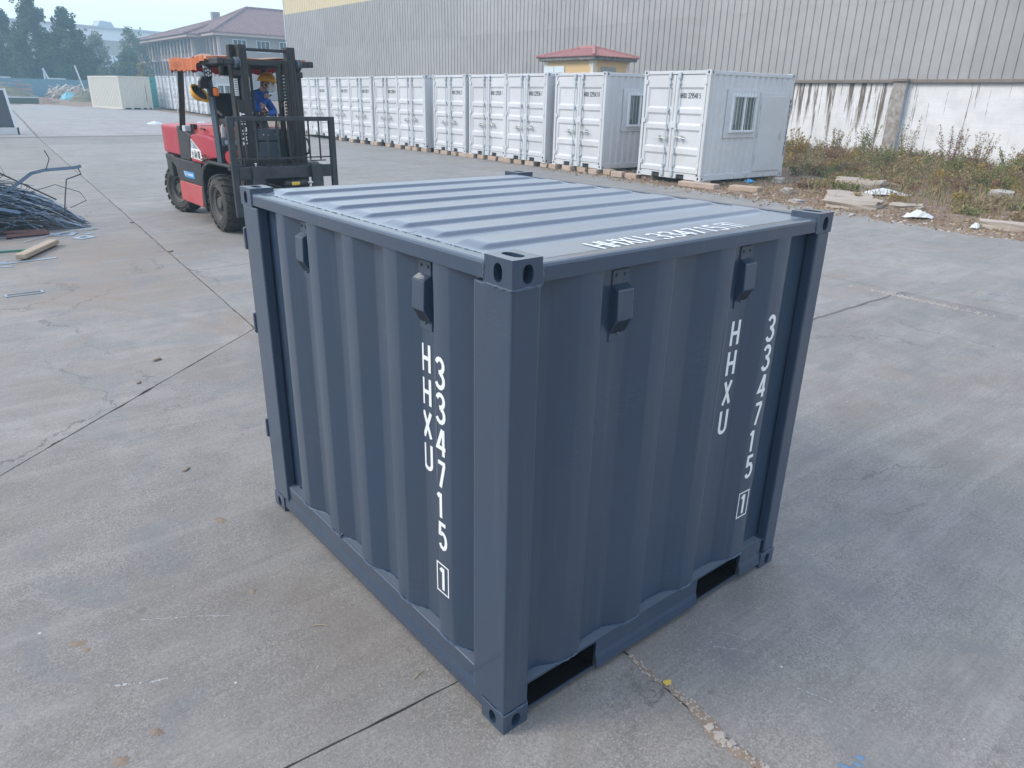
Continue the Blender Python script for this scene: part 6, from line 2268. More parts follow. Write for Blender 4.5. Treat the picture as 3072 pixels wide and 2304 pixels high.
# cream container and teal one
M['cream'] = paint('cream_container_paint', (0.60, 0.565, 0.49), 0.55, var=.05, dirt=(0.48, 0.44, 0.38), dirt_amt=.3)
M['teal'] = paint('teal_container_paint', (0.045, 0.30, 0.29), 0.5, var=.06)
cc = thing('cream_container', 'cream shipping container standing alone beyond the forklift', 'container', (14.79, 69.43, gz(69.4) + .02), math.radians(10))
cl_, cw_, chh = 2.60, 6.1, 2.59
for x in (0, cl_ - .1):
    for y in (0, cw_ - .1):
        MB().box((x, y, 0), (x + .1, y + .1, chh)).build('corner_post', M['cream'], cc)
mb = MB()
pr = wcorr(.08, cw_ - .08, .30, .05)
vs, fs = [], []
for y, d in pr:
    vs += [(.012 + d, y, .14), (.012 + d, y, chh - .1)]
for i in range(len(pr) - 1):
    fs.append((2 * i, 2 * i + 2, 2 * i + 3, 2 * i + 1))
mb.add(vs, fs).build('side_wall', M['cream'], cc)
mb = MB()
pr = wcorr(.08, cl_ - .08, .22, .035)
vs, fs = [], []
for x, d in pr:
    vs += [(x, .012 + d, .14), (x, .012 + d, chh - .1)]
for i in range(len(pr) - 1):
    fs.append((2 * i, 2 * i + 2, 2 * i + 3, 2 * i + 1))
mb.add(vs, fs).build('end_wall', M['cream'], cc)
mb = MB()
for k in range(5):
    for j in range(3):
        pass
MB().box((.02, .0, chh - .1), (cl_ - .02, .06, chh)).build('top_rail', M['cream'], cc)
MB().box((.0, .1, chh - .1), (.06, cw_ - .1, chh)).build('top_rail', M['cream'], cc)
for a, b_ in ((.1, .25), (.75, .95), (1.55, 1.75), (2.1, 2.25)):
    MB().box((a, 0, 0), (b_, .06, .14)).build('bottom_rail', M['cream'], cc)
MB().box((.0, .1, 0), (.06, cw_ - .1, .14)).build('bottom_rail', M['cream'], cc)
MB().box((.06, .06, .1), (cl_ - .06, cw_ - .06, chh - .02)).build('body', M['cream'], cc)
MB().box((.08, .08, .01), (cl_ - .08, cw_ - .08, .09)).build('underframe', M['black'], cc)
MB().tube([(cl_ - .45, .01, .6), (cl_ - .45, .01, 1.9)], .02, 5).build('lock_rod', M['fgrey'], cc)
tc_ = thing('teal_container', 'teal shipping container squeezed between the cream one and the far white row', 'container', (17.75, 73.6, gz(73) + .02), math.radians(6))
MB().box((0, 0, .12), (2.0, 5.5, 2.55)).build('body', M['teal'], tc_, bevel=.03)
MB().box((-.03, -.03, 2.45), (2.03, .12, 2.58)).build('top_rail', M['teal'], tc_)
MB().box((.1, -.02, 0), (1.9, .08, .12)).build('bottom_rail', M['teal'], tc_)
mb = MB()
for x in (.45, .72):
    mb.box((x, -.02, 2.16), (x + .09, -.002, 2.26))
mb.build('vent', M['black'], tc_)

# blue hoarding and yard clutter beyond the concrete ------------------------------------------
M['hoard'] = paint('faded_blue_hoarding', (0.12, 0.23, 0.30), 0.6, var=.12, vscale=.6)
M['hoardw'] = paint('white_hoarding_cap', (0.55, 0.60, 0.66), 0.6)
fc = thing('hoarding', 'faded blue sheet fence with a pale cap below the poplars', 'fence', (14, 110, gz(110)))
FW = (14, 110, gz(110))
pA, pB = Vector((-8.0, 102.5)), Vector((24.0, 112.6))
u_ = (pB - pA).normalized()
Lf = (pB - pA).length
rz_ = math.atan2(u_.y, u_.x)
n = 16
for k in range(n):
    p = pA + u_ * (k * Lf / n)
    mb = MB()
    mb.obox((p.x + u_.x * Lf / n / 2, p.y + u_.y * Lf / n / 2, gz(110) + 1.02), (Lf / n - .05, .06, 2.05), Matrix.Rotation(rz_, 3, 'Z'))
    mb.build('panel', M['hoard'], fc, world=FW)
    if k < 9 or k % 3 == 0:
        mb = MB()
        mb.obox((p.x + u_.x * Lf / n / 2, p.y + u_.y * Lf / n / 2, gz(110) + 2.12), (Lf / n - .02, .10, .13), Matrix.Rotation(rz_, 3, 'Z'))
        mb.build('cap', M['hoardw'], fc, world=FW)
M['pole'] = paint('pale_pole', (0.60, 0.66, 0.70), 0.5)
o = MB().tube([(0, 0, 0), (-.72, .1, 3.55)], .075, 8).build('pole', M['pole'], smooth=True)
o.location = (17.05, 94.0, gz(94))
tag(o, 'leaning pale pole standing left of the cream container', 'pole')

M['mound'] = paint('weedy_soil', (0.155, 0.145, 0.095), 0.95, var=.4, vscale=1.2, bmp=.6, bscale=3)
M['plankp'] = paint('weathered_planks', (0.36, 0.29, 0.24), 0.85, var=.35, vscale=2)
M['bluetarp'] = paint('light_blue_tarpaulin', (0.16, 0.42, 0.50), 0.6, var=.1, vscale=2)
def mound(x, y, rx, ry, h, rot, label, mat, seed, name='soil_mound'):
    rr = random.Random(seed)
    vs, fs = [(0, 0, h)], []
    R1, NS_ = 7, 22
    for i in range(1, R1 + 1):
        f = i / R1
        for k in range(NS_):
            a = 2 * math.pi * k / NS_
            z = h * (math.cos(f * math.pi / 2) ** 1.1) + rr.uniform(-.13, .13) * h * (1 - f * .6)
            if i == R1: z = -.1
            px, py = math.cos(a) * rx * f * rr.uniform(.9, 1.1), math.sin(a) * ry * f * rr.uniform(.9, 1.1)
            vs.append((px * math.cos(rot) - py * math.sin(rot), px * math.sin(rot) + py * math.cos(rot), z))
    for k in range(NS_):
        fs.append((0, 1 + k, 1 + (k + 1) % NS_))
    for i in range(R1 - 1):
        for k in range(NS_):
            fs.append((1 + i * NS_ + k, 1 + (i + 1) * NS_ + k, 1 + (i + 1) * NS_ + (k + 1) % NS_, 1 + i * NS_ + (k + 1) % NS_))
    o = MB().add(vs, fs).build(name, M[mat])
    o.location = (x, y, gz(y))
    return tag(o, label, 'mound' if 'mound' in name else 'tarp')
mound(8.4, 86.5, 4.0, 3.0, 1.35, .2, 'weedy grey-green soil mound behind the green beam at the left', 'mound', 1)
mound(11.2, 85.0, 1.7, 1.6, .45, .4, 'low tail of rubble at the right end of the weedy mound', 'dirt', 3)
mound(16.2, 91.0, 1.7, 1.6, 1.0, .2, 'weedy soil mound left of the cream container', 'mound', 2)
mound(16.0, 98.5, 1.1, .9, .75, .1, 'crumpled light blue tarpaulin over a heap of scrap timber', 'bluetarp', 5, 'tarpaulin')
def lumber(x, y, w, d, h, n, label, seed, jumble=.3, mat='plankp'):
    rr = random.Random(seed)
    mb = MB()
    for k in range(n):
        f = rr.random()
        L = rr.uniform(.8, 2.2)
        px, py, pz = rr.uniform(-w / 2, w / 2), rr.uniform(-d / 2, d / 2), h * f * (1 - abs(rr.uniform(-.7, .7)))
        rot = Matrix.Rotation(rr.uniform(-.5, .5) * jumble * 4, 3, 'Z') @ Matrix.Rotation(rr.uniform(-1, 1) * jumble * 1.6, 3, 'Y')
        mb.obox((px, py, pz + .05), (L, .16, .08), rot)
    o = mb.build('timber_pile', M[mat])
    o.location = (x, y, gz(y))
    return tag(o, label, 'timber pile')
M['plankl'] = paint('pale_planks', (0.52, 0.45, 0.40), 0.85, var=.3, vscale=3)
lumber(18.6, 108.0, 5.5, 3, 1.1, 170, 'jumbled pile of pale scrap planks behind the blue tarpaulin', 3, .35, 'plankl')
lumber(16.4, 100.5, 2.8, 2, 1.3, 80, 'leaning bundle of pale battens above the blue tarpaulin', 4, .5, 'plankl')
lumber(18.9, 112.0, 6.0, 2.5, 2.0, 140, 'neat stack of brown lumber in front of the blue fence', 5, .06)
lumber(9.0, 95.0, 5.0, 2, 1.9, 90, 'low stack of brown lumber at the left in front of the blue fence', 6, .06)
M['greenbeam'] = paint('dark_green_steel', (0.055, 0.085, 0.06), 0.6)
gb_ = thing('steel_beam', 'long dark green steel beam with a white top edge lying at the yard edge', 'beam', (9.5, 82.6, gz(82.6)), .08)
MB().box((-1.25, -.2, 0), (1.2, .2, .50)).build('web', M['greenbeam'], gb_)
MB().box((-1.28, -.23, .50), (1.22, .23, .58)).build('flange', M['hoardw'], gb_)
# blue lorry with a crane
M['lorry'] = paint('lorry_blue', (0.06, 0.10, 0.26), 0.5)
ly = thing('lorry', 'dark blue flatbed lorry with a crane parked before the blue fence', 'lorry', (15.9, 112.8, gz(112.8)), .25)
MB().box((-1.9, -.9, .55), (1.5, .9, .95)).build('bed', M['lorry'], ly)
MB().box((.55, -.95, .95), (1.55, .95, 1.15)).build('headboard', M['lorry'], ly)
MB().box((-1.9, -.93, .96), (.5, -.86, 1.30)).build('dropside', M['lorry'], ly)
MB().box((1.55, -.9, .5), (2.6, .9, 2.2)).build('cab', M['hoard'], ly, bevel=.12, seg=2)
MB().box((2.605, -.75, 1.35), (2.64, .75, 2.0)).build('windscreen', M['bglass'], ly)
for x in (-1.3, 2.0):
    for y in (-.8, .8):
        MB().lathe([(-.12, 0), (-.12, .42), (.12, .42), (.12, 0)], (x, y, .42), (0, 1, 0), 14).build('wheel', M['rubber'], ly)
MB().tube([(.3, 0, 1.0), (.3, 0, 2.6), (.15, -.2, 3.3), (.75, -.3, 1.6)], .13, 6).build('crane', M['hoardw'], ly)
# wrapped scrap lying on the concrete behind the forklift
for k, (x, y, s_, lab) in enumerate([(13.3, 44.5, .75, 'crumpled white plastic sheeting on the concrete beyond the forklift'), (11.4, 47.0, .5, 'flattened white sack with a dark scrap on it beyond the forklift'), (14.9, 45.6, .8, 'grey crumpled wrapping near the far white row')]):
    rr = random.Random(40 + k)
    vs = [(0, 0, .28 * s_)]
    for i in range(1, 5):
        for q in range(14):
            a = 2 * math.pi * q / 14
            vs.append((math.cos(a) * s_ * 1.0 * i / 4 * rr.uniform(.8, 1.2), math.sin(a) * s_ * .6 * i / 4 * rr.uniform(.8, 1.2), .26 * s_ * (1 - i / 4) * rr.uniform(.4, 1.6) + (-.02 if i == 4 else .02)))
    fs = [(0, 1 + q, 1 + (q + 1) % 14) for q in range(14)]
    for i in range(3):
        for q in range(14):
            fs.append((1 + i * 14 + q, 1 + (i + 1) * 14 + q, 1 + (i + 1) * 14 + (q + 1) % 14, 1 + i * 14 + (q + 1) % 14))
    o = MB().add(vs, fs).build('plastic_sheet', M['pole'] if k < 2 else M['froof'])
    o.location = (x, y, gz(y))
    tag(o, lab, 'plastic sheet')

# ================================================================ haze
hz = MB().box((-130, -60, -1.2), (160, 330, 24)).build('haze', [])
hm = bpy.data.materials.new('haze')
hm.use_nodes = True
hn = hm.node_tree
hn.nodes.remove(hn.nodes['Principled BSDF'])
pvv = hn.nodes.new('ShaderNodeVolumePrincipled')
pvv.inputs['Color'].default_value = (0.50, 0.78, 0.95, 1)
pvv.inputs['Density'].default_value = 0.0021
hn.links.new(pvv.outputs[0], hn.nodes['Material Output'].inputs['Volume'])
hz.data.materials.append(hm)
tag(hz, kind='stuff')
hz['label'] = 'thin pale haze over the whole yard'
# ================================================================ weeds, rubble and litter on the verge
M['weedg'] = leafmat('green_weed', (0.19, 0.205, 0.075), .45)
M['weedo'] = leafmat('olive_weed', (0.29, 0.235, 0.115), .45)
M['weedr'] = leafmat('reddish_stems', (0.26, 0.155, 0.10), .4)
M['weedd'] = leafmat('dry_grass', (0.34, 0.255, 0.15), .35)
M['weedy'] = leafmat('yellow_leaves', (0.34, 0.24, 0.07), .35)
rgw = np.random.default_rng(77)
def vz(x, y):
    return np.array([verge_z(a, b_) for a, b_ in zip(x, y)])
def clump_field(n, region, wgt):
    """sample x,y in region (x0,x1,y0,y1) with density wgt(x,y)"""
    out = []
    while len(out) < n:
        x, y = rgw.uniform(region[0], region[1], 4000), rgw.uniform(region[2], region[3], 4000)
        k = rgw.random(4000) < wgt(x, y)
        out += list(zip(x[k], y[k]))
    return np.array(out[:n])
def band(x, y):
    # bushy belt before the wall, thinner towards the yard
    e = np.array([edge_x(b_) for b_ in y])
    u = x - e
    w = np.clip((u - 1.3) / 2.2, 0, 1)
    w *= .4 + .6 * (np.sin(x * 1.3 + y * .7) * np.sin(y * 1.1 - x * .4) * .5 + .5)
    w *= np.where((y > 8.5) & (x < 18.6), .0, 1)
    return w
def blades(xy, hgt, wid, lean, name, mat, label, per=1, kind='stuff', hvar=.5):
    n = len(xy)
    z = vz(xy[:, 0], xy[:, 1])
    base = np.column_stack([xy, z])
    a = rgw.uniform(0, 2 * np.pi, n)
    L = hgt * rgw.uniform(1 - hvar, 1 + hvar, n)
    dirv = np.column_stack([np.cos(a), np.sin(a), np.zeros(n)])
    tip = base + dirv * (L * lean * rgw.uniform(.3, 1.3, n))[:, None] + np.array([0, 0, 1]) * L[:, None]
    side = np.column_stack([-np.sin(a), np.cos(a), np.zeros(n)]) * (wid * rgw.uniform(.6, 1.4, n))[:, None]
    mid = base * .45 + tip * .55 + np.array([0, 0, .12]) * L[:, None]
    q = np.stack([base - side * .6, base + side * .6, mid + side, mid - side], 1).reshape(-1, 3)
    q2 = np.stack([mid - side, mid + side, tip + side * .15, tip - side * .15], 1).reshape(-1, 3)
    o = np_mesh(name, np.concatenate([q, q2]), mat)
    return tag(o, label, 'grass', kind=kind)
reg = (14.2, 26.9, -6.0, 15.8)
xy = clump_field(9000, reg, lambda x, y: np.clip(band(x, y) + .10 * (x - np.array([edge_x(b_) for b_ in y]) > .5), 0, 1))
blades(xy, .20, .006, .7, 'dry_grass', M['weedd'], 'dry straw-coloured grass covering the verge below the wall')
xy = clump_field(9000, reg, band)
blades(xy, .22, .006, .6, 'green_grass', M['weedg'], 'green grass growing through the weeds below the wall')
def leafy(cx, cy, h, w, n, size, rg):
    """points of one weed plant: leaves along several leaning stems"""
    ns = max(3, int(w * 14))
    pts, stems = [], []
    z = verge_z(cx, cy)
    for s_ in range(ns):
        a = rg.uniform(0, 6.28)
        L = h * rg.uniform(.6, 1.1)
        rr_ = w * .5 * rg.uniform(.1, 1)
        top = np.array([cx + math.cos(a) * rr_, cy + math.sin(a) * rr_, z + L])
        b_ = np.array([cx + math.cos(a) * rr_ * .3, cy + math.sin(a) * rr_ * .3, z])
        stems.append((b_, top))
        m_ = n // ns
        t = rg.uniform(.15, 1, m_)
        p = b_ + (top - b_) * t[:, None] + rg.normal(size=(m_, 3)) * np.array([.07, .07, .04]) * (1.3 - t)[:, None]
        pts.append(p)
    return np.concatenate(pts), stems
low = {'weedg': [], 'weedo': [], 'weedr': [], 'weedy': [], 'weedd': []}
stems_all = []
cs = clump_field(760, reg, band)
for cx, cy in cs:
    u = cx - edge_x(cy)
    h = .16 + .30 * min(1, max(0, (u - 2) / 6)) * rgw.uniform(.5, 1.3)
    k = rgw.choice(['weedg', 'weedo', 'weedr', 'weedo', 'weedy', 'weedd'])
    p, st = leafy(cx, cy, h, .55, 170, .03, rgw)
    low[k].append(p)
    stems_all += st[:2]
for k, lab in (('weedg', 'low green leafy weeds spread before the white wall'), ('weedo', 'low olive weeds spread before the white wall'), ('weedr', 'reddish seeding weeds spread before the white wall'), ('weedy', 'yellowed low weeds spread before the white wall'), ('weedd', 'withered straw-coloured weeds spread before the white wall')):
    if low[k]:
        tag(np_mesh('weeds', leaf_cloud(rgw, np.concatenate(low[k]), .030, .55), M[k]), lab, 'weeds', kind='stuff')
# taller single plants one can tell apart
PG = 'tall weeds before the wall'
def weed(x, y, h, w, n, mat, label, size=.026):
    rg = np.random.default_rng(int(x * 100 + y * 1000))
    z = verge_z(x, y)
    t = thing('weed_plant', label, 'weed', (x, y, z), group=PG)
    p, st = leafy(x, y, h, w, n, size, rg)
    np_mesh('foliage', leaf_cloud(rg, p - np.array([x, y, z]), size, .55), M[mat], t)
    mb = MB()
    for a, b_ in st:
        mb.tube([tuple(a - np.array([x, y, z])), tuple((a + b_) / 2 - np.array([x, y, z]) + np.array([.02, .01, 0])), tuple(b_ - np.array([x, y, z]))], [.007, .005, .002], 4)
    mb.build('stem', M['weedr'], t)
weed(24.6, 9.6, 1.45, .9, 700, 'weedo', 'tallest spindly weed standing against the white wall right of the pilaster')
weed(25.2, 11.3, 1.25, 1.3, 1100, 'weedg', 'bushy green weed in front of the dark pilaster')
weed(24.8, 8.3, 1.25, 1.2, 850, 'weedr', 'reddish seeding weed right of the tallest spindly weed')
weed(24.0, 13.2, 1.0, 1.4, 1300, 'weedy', 'orange-yellow bushy weed left of the pilaster', .03)
weed(25.6, 14.6, .6, 1.5, 900, 'weedg', 'low green weed at the wall foot behind the nearest white container')
weed(24.9, 12.2, 1.0, 1.2, 1000, 'weedo', 'olive bush between the yellow weed and the pilaster')
weed(23.6, 7.1, 1.1, 1.4, 1100, 'weedo', 'olive bush at the right before the bare white wall')
weed(22.4, 5.6, .9, 1.4, 1200, 'weedg', 'green bush near the right edge of the picture')
weed(21.2, 8.6, .75, 1.3, 1100, 'weedg', 'mid-green bush below the tallest weed')
weed(20.8, 6.6, .7, 1.3, 1000, 'weedg', 'spreading green weed on the slope before the rubble')
weed(19.2, 5.2, .65, 1.3, 1000, 'weedg', 'spreading green weed nearest the road at the right')
weed(22.0, 10.6, .7, 1.4, 1000, 'weedr', 'brownish weed patch right of the nearest white container')
weed(19.6, 3.6, .75, 1.5, 900, 'weedd', 'heap of dry arching stems at the right edge', .02)
weed(23.2, 4.2, .95, 1.6, 900, 'weedd', 'tall dry grass heap by the wall at the right edge', .02)
# long dry arching stems
mb = MB()
rr = random.Random(8)
for k in range(150):
    x, y = 14.2 + rr.random() ** .7 * 6.5, rr.uniform(1.5, 7.8)
    if x < edge_x(y) + .4: continue
    z = verge_z(x, y)
    a, L = rr.uniform(0, 6.28), rr.uniform(.3, .9)
    h = rr.uniform(.05, .35)
    mb.tube([(x, y, z), (x + math.cos(a) * L * .4, y + math.sin(a) * L * .4, z + h), (x + math.cos(a) * L, y + math.sin(a) * L, z + h * rr.uniform(.1, .6))], .006, 4)
tag(mb.build('dry_stems', M['weedd']), 'tangle of dry bent stems lying over the verge', 'dry stems', kind='stuff')
# dry leaf litter and gravel along the verge edge
xy = clump_field(9000, (12.6, 20, -3, 16), lambda x, y: np.clip(1.1 - np.abs(x - np.array([edge_x(b_) for b_ in y]) - 1.2) / 1.8, 0, 1))
z = vz(xy[:, 0], xy[:, 1])
tag(np_mesh('litter', leaf_cloud(rgw, np.column_stack([xy, z + .015]), .035, .45), M['weedd']), 'dry leaf litter along the edge of the dirt verge', 'leaf litter', kind='stuff')
mb = MB()
for k in range(1500):
    y = rr.uniform(-3, 34)
    x = edge_x(y) + abs(rr.gauss(0, 1)) * 1.1 - .15
    chip(mb, (x, y, verge_z(x, y) - .003), rr.uniform(.008, .035) * (1.6 if rr.random() < .08 else 1), rr, .55)
M['rubble'] = paint('pale_rubble', (0.42, 0.37, 0.33), .9, var=.4, vscale=3)
tag(mb.build('gravel', M['rubble']), 'stones and crumbs strewn over the dirt verge', 'gravel', kind='stuff')

M['conc_block'] = paint('broken_concrete', (0.38, 0.325, 0.275), .9, var=.2, vscale=4, dirt=(0.30, 0.24, 0.19), dirt_amt=.5, bmp=.5, bscale=20)
def rock(x, y, size, rz, label, mat='conc_block', name='concrete_block', seed=0, cat='concrete block', tilt=0.0):
    rr = random.Random(seed + 500)
    bm = bmesh.new()
    bmesh.ops.create_cube(bm, size=1)
    bmesh.ops.subdivide_edges(bm, edges=bm.edges, cuts=2, use_grid_fill=True)
    for v in bm.verts:
        k = 1 - .10 * (abs(v.co.x) + abs(v.co.y) > .8)
        v.co = Vector((v.co.x * size[0] * k, v.co.y * size[1] * k, v.co.z * size[2])) + Vector((rr.uniform(-.06, .06) * size[0], rr.uniform(-.06, .06) * size[1], rr.uniform(-.10, .10) * size[2]))
    me = bpy.data.meshes.new(name)
    bm.to_mesh(me)
    bm.free()
    me.materials.append(M[mat])
    o = bpy.data.objects.new(name, me)
    COL.objects.link(o)
    o.location = (x, y, verge_z(x, y) + size[2] * .42)
    o.rotation_euler = (tilt, tilt * .5, rz)
    return tag(o, label, cat)
rock(14.05, 5.95, (1.05, .75, .17), math.radians(-70), 'pale squared concrete slab at the verge edge, nearest the road', seed=1)
rock(14.75, 6.4, (.9, .7, .15), math.radians(-60), 'flat broken concrete slab leaning behind the squared one', seed=2, tilt=.1)
rock(17.0, 7.3, (1.1, .7, .24), math.radians(-75), 'large rough concrete lump among the weeds behind the squared slab', seed=3)
rock(17.6, 6.8, (.6, .5, .14), .4, 'thin concrete shard beside the large rough lump', seed=4)
rock(14.6, 5.1, (.62, .4, .09), -1.2, 'thin flat concrete slab lying right of the squared slab', seed=5)
rock(14.75, 7.85, (.26, .2, .13), .5, 'small grey stone on the dirt below the container', 'stone', 'stone', 6, 'stone')
rock(17.3, 4.3, (.62, .45, .25), .3, 'pale pointed stone at the right among dry stems', 'stone', 'stone', 7, 'stone')
rock(13.55, 2.95, (.75, .3, .13), -1.4, 'long pale rubble block at the right edge by the road', seed=8)
rock(14.2, 2.3, (.5, .35, .14), .8, 'broken pale block cut by the right edge of the picture', seed=9)
rock(16.4, 9.1, (.34, .26, .15), .2, 'rough stone in the weeds below the barred window container', 'stone', 'stone', 10, 'stone')
rock(14.9, 8.0, (.2, .16, .08), 1.2, 'small pale stone beside the short thick timber offcut', 'stone', 'stone', 11, 'stone')
rock(13.7, 7.0, (.3, .2, .07), 1.2, 'flat flake of stone at the road edge left of the squared slab', 'stone', 'stone', 12, 'stone')
M['sack'] = paint('dirty_white_plastic', (0.55, 0.56, 0.57), .5, var=.15, vscale=6)
M['bluebag'] = paint('blue_plastic', (0.02, 0.30, 0.62), .4)
def rag(x, y, w, d, h, label, mat, seed, name='plastic_bag', rz=0.0):
    rr = random.Random(seed)
    vs = []
    n, m_ = 8, 6
    for j in range(m_):
        for i in range(n):
            f = math.sin(math.pi * (i + .3) / n) * math.sin(math.pi * (j + .4) / m_)
            vs.append(((i / (n - 1) - .5) * w * rr.uniform(.85, 1.1), (j / (m_ - 1) - .5) * d * rr.uniform(.8, 1.15), .005 + h * f * rr.uniform(.55, 1.1)))
    fs = [(j * n + i, j * n + i + 1, (j + 1) * n + i + 1, (j + 1) * n + i) for j in range(m_ - 1) for i in range(n - 1)]
    o = MB().add(vs, fs).build(name, M[mat])
    o.location = (x, y, verge_z(x, y) + .01)
    o.rotation_euler = (0, 0, rz)
    return tag(o, label, 'plastic bag')
rag(15.9, 9.65, .30, .22, .09, 'bright blue plastic bag in the weeds by the timber offcut', 'bluebag', 1)
rag(16.3, 10.25, .16, .12, .05, 'small blue plastic scrap at the foot of the nearest white container', 'bluebag', 2)
rag(16.3, 6.3, 1.0, .42, .14, 'crumpled white sack on the slope behind the concrete slabs', 'sack', 3, rz=-1.2)
rag(13.55, 4.42, .52, .26, .16, 'white plastic bag lying nearest the road at the right', 'sack', 4, rz=-1.0)
rag(19.0, 10.8, .3, .25, .16, 'white plastic bag caught in the weeds right of the container', 'sack', 5)
rag(13.2, 3.3, .2, .14, .1, 'small white plastic scrap in the litter at the right', 'sack', 6)
rag(16.6, 3.7, .5, .3, .12, 'torn white plastic sheet below the pointed stone', 'sack', 7)
rag(15.4, 13.9, .62, .30, .16, 'white sheet of paper lying in the gap between the office containers', 'sack', 8, 'paper', rz=-1.0)

# ================================================================ scrap steel and timber at the left
M['strip'] = paint('blue_grey_steel_strip', (0.085, 0.13, 0.185), .42, metal=.35, var=.35, vscale=3)
M['stripl'] = paint('bright_steel_strip', (0.30, 0.37, 0.44), .35, metal=.4, var=.3, vscale=3)
M['stripd'] = paint('dark_steel_strip', (0.035, 0.045, 0.06), .5, var=.3)
M['rust'] = paint('rusty_box_section', (0.10, 0.045, 0.04), .8, var=.3)
sp = thing('scrap_pile', 'heap of blue-grey steel strips and wire tangled together at the left', 'scrap heap', (-.3, 12.1, 0))
SPW = (-.3, 12.1, 0)
rr = random.Random(70)
def heap_h(x, y):
    u = (x + .75) / 1.7
    v = (y - 12.2) / 1.15
    return .70 * max(0, 1 - u * u - v * v) ** .6
def strand(mb, n, wid, L0, L1, col=0, up_=0.0):
    for k in range(n):
        cx, cy = rr.gauss(-.8, .62), rr.gauss(12.1, .42)
        a = rr.gauss(.12, .30) + (math.pi if rr.random() < .5 else 0)
        L = rr.uniform(L0, L1)
        f = rr.random() ** .6
        pts = []
        bend = rr.gauss(0, .35)
        m_ = 6
        for i in range(m_):
            t = i / (m_ - 1) - .5
            x = cx + math.cos(a + bend * t) * L * t
            y = cy + math.sin(a + bend * t) * L * t
            x = min(x, .98 + rr.uniform(-.12, .1))
            pts.append(Vector((x, y, .015 + heap_h(x, y) * f + up_ * rr.random() + rr.uniform(0, .02))))
        d = (pts[-1] - pts[0])
        if d.length < .2: continue
        d.normalize()
        s_ = Vector((-d.y, d.x, rr.uniform(-.8, .8))).normalized() * wid * rr.uniform(.6, 1.5)
        vs = []
        for p in pts:
            vs += [tuple(p - s_), tuple(p + s_)]
        mb.add(vs, [(2 * i, 2 * i + 1, 2 * i + 3, 2 * i + 2) for i in range(m_ - 1)])
for nm, n, w, m_ in (('strip_bundle', 620, .009, 'strip'), ('strip_bundle', 170, .006, 'stripd'), ('strip_bundle', 300, .008, 'stripl')):
    mb = MB()
    strand(mb, n, w, .7, 2.4)
    o = mb.build(nm, M[m_], sp, world=SPW)
    o['kind'] = 'stuff'
mb = MB()
for k in range(70):
    cx, cy = rr.gauss(-.55, .6), rr.gauss(12.1, .45)
    r = rr.uniform(.08, .32)
    z = heap_h(cx, cy) * rr.uniform(.7, 1.15)
    tilt = rr.uniform(-.6, .6)
    a0, a1 = rr.uniform(0, 6), rr.uniform(1.5, 6)
    mb.tube([(cx + math.cos(a0 + a1 * t) * r * 1.4, cy + math.sin(a0 + a1 * t) * r, max(.01, z + math.sin(a0 + a1 * t) * r * tilt + .1)) for t in np.linspace(0, 1, 9)], .004, 4)
o = mb.build('wire', M['stripd'], sp, world=SPW)
o['kind'] = 'stuff'
def flat(mb, pts, w):
    pts = [Vector(p) for p in pts]
    vs = []
    for i, p in enumerate(pts):
        d = (pts[min(i + 1, len(pts) - 1)] - pts[max(i - 1, 0)]).normalized()
        s_ = d.cross(Vector((.3, -.9, .45))).normalized() * w / 2
        vs += [tuple(p - s_), tuple(p + s_), tuple(p + s_ + Vector((0, .004, -.004))), tuple(p - s_ + Vector((0, .004, -.004)))]
    for i in range(len(pts) - 1):
        for k in range(4):
            mb.add([vs[4 * i + k], vs[4 * i + (k + 1) % 4], vs[4 * i + 4 + (k + 1) % 4], vs[4 * i + 4 + k]], [(0, 1, 2, 3)])
for pts, w, m_ in (([(-1.05, 11.5, .22), (-.3, 11.7, .42), (.15, 11.85, .62), (.42, 11.9, .80), (.60, 11.9, .84), (1.0, 11.9, .86), (1.10, 11.9, .88)], .045, 'strip'),
                   ([(-.9, 11.3, .30), (-.35, 11.25, .46), (.1, 11.2, .33)], .05, 'strip'), ([(-.65, 11.35, .34), (-.25, 11.0, .22)], .05, 'strip'), ([(-.52, 11.45, .42), (-.2, 11.2, .28)], .05, 'strip'),
                   ([(-1.4, 12.0, .62), (-.7, 12.0, .66), (-.2, 12.1, .58)], .07, 'strip'), ([(-.9, 12.3, .72), (-.4, 12.4, .70)], .09, 'stripd')):
    mb = MB()
    flat(mb, pts, w)
    mb.build('bent_strip', M[m_], sp, world=SPW)
mb = MB()
mb.tube([(.62, 11.9, .84), (.70, 11.95, 1.0), (.66, 11.95, 1.12)], .008, 5)
mb.tube([(1.05, 11.9, .86), (1.08, 11.9, .76), (.85, 11.8, .70), (.78, 11.75, .45), (.72, 11.7, .2), (.80, 11.6, .05), (.84, 11.5, .02)], .010, 5)
mb.tube([(.2, 11.8, .5), (.7, 11.9, .62), (1.0, 11.8, .5), (1.05, 11.7, .38), (.8, 11.6, .30)], .006, 5)
mb.build('bent_wire', M['stripd'], sp, world=SPW)
for p, q in (((-.15, 11.02, .03), (.38, 11.05, .03)), ((-.2, 11.2, .06), (.36, 11.12, .05))):
    mb = MB()
    mb.tube([p, q], .035, 4)
    mb.build('box_section', M['rust'], sp, world=SPW)
o = MB().tube([(-.95, 11.9, 1.42), (-.35, 12.0, 1.06), (.72, 12.2, .36)], .012, 6).build('rod', M['stripd'], smooth=True)
tag(o, 'long dark steel rod leaning down across the scrap heap', 'rod')
def lie(name, size, x, y, rz, mat, label, cat, z=0, tilt=0):
    o = MB().box((-size[0] / 2, -size[1] / 2, 0), (size[0] / 2, size[1] / 2, size[2])).build(name, mat, bevel=min(size) * .15)
    o.location = (x, y, z + .003)
    o.rotation_euler = (0, tilt, rz)
    return tag(o, label, cat)
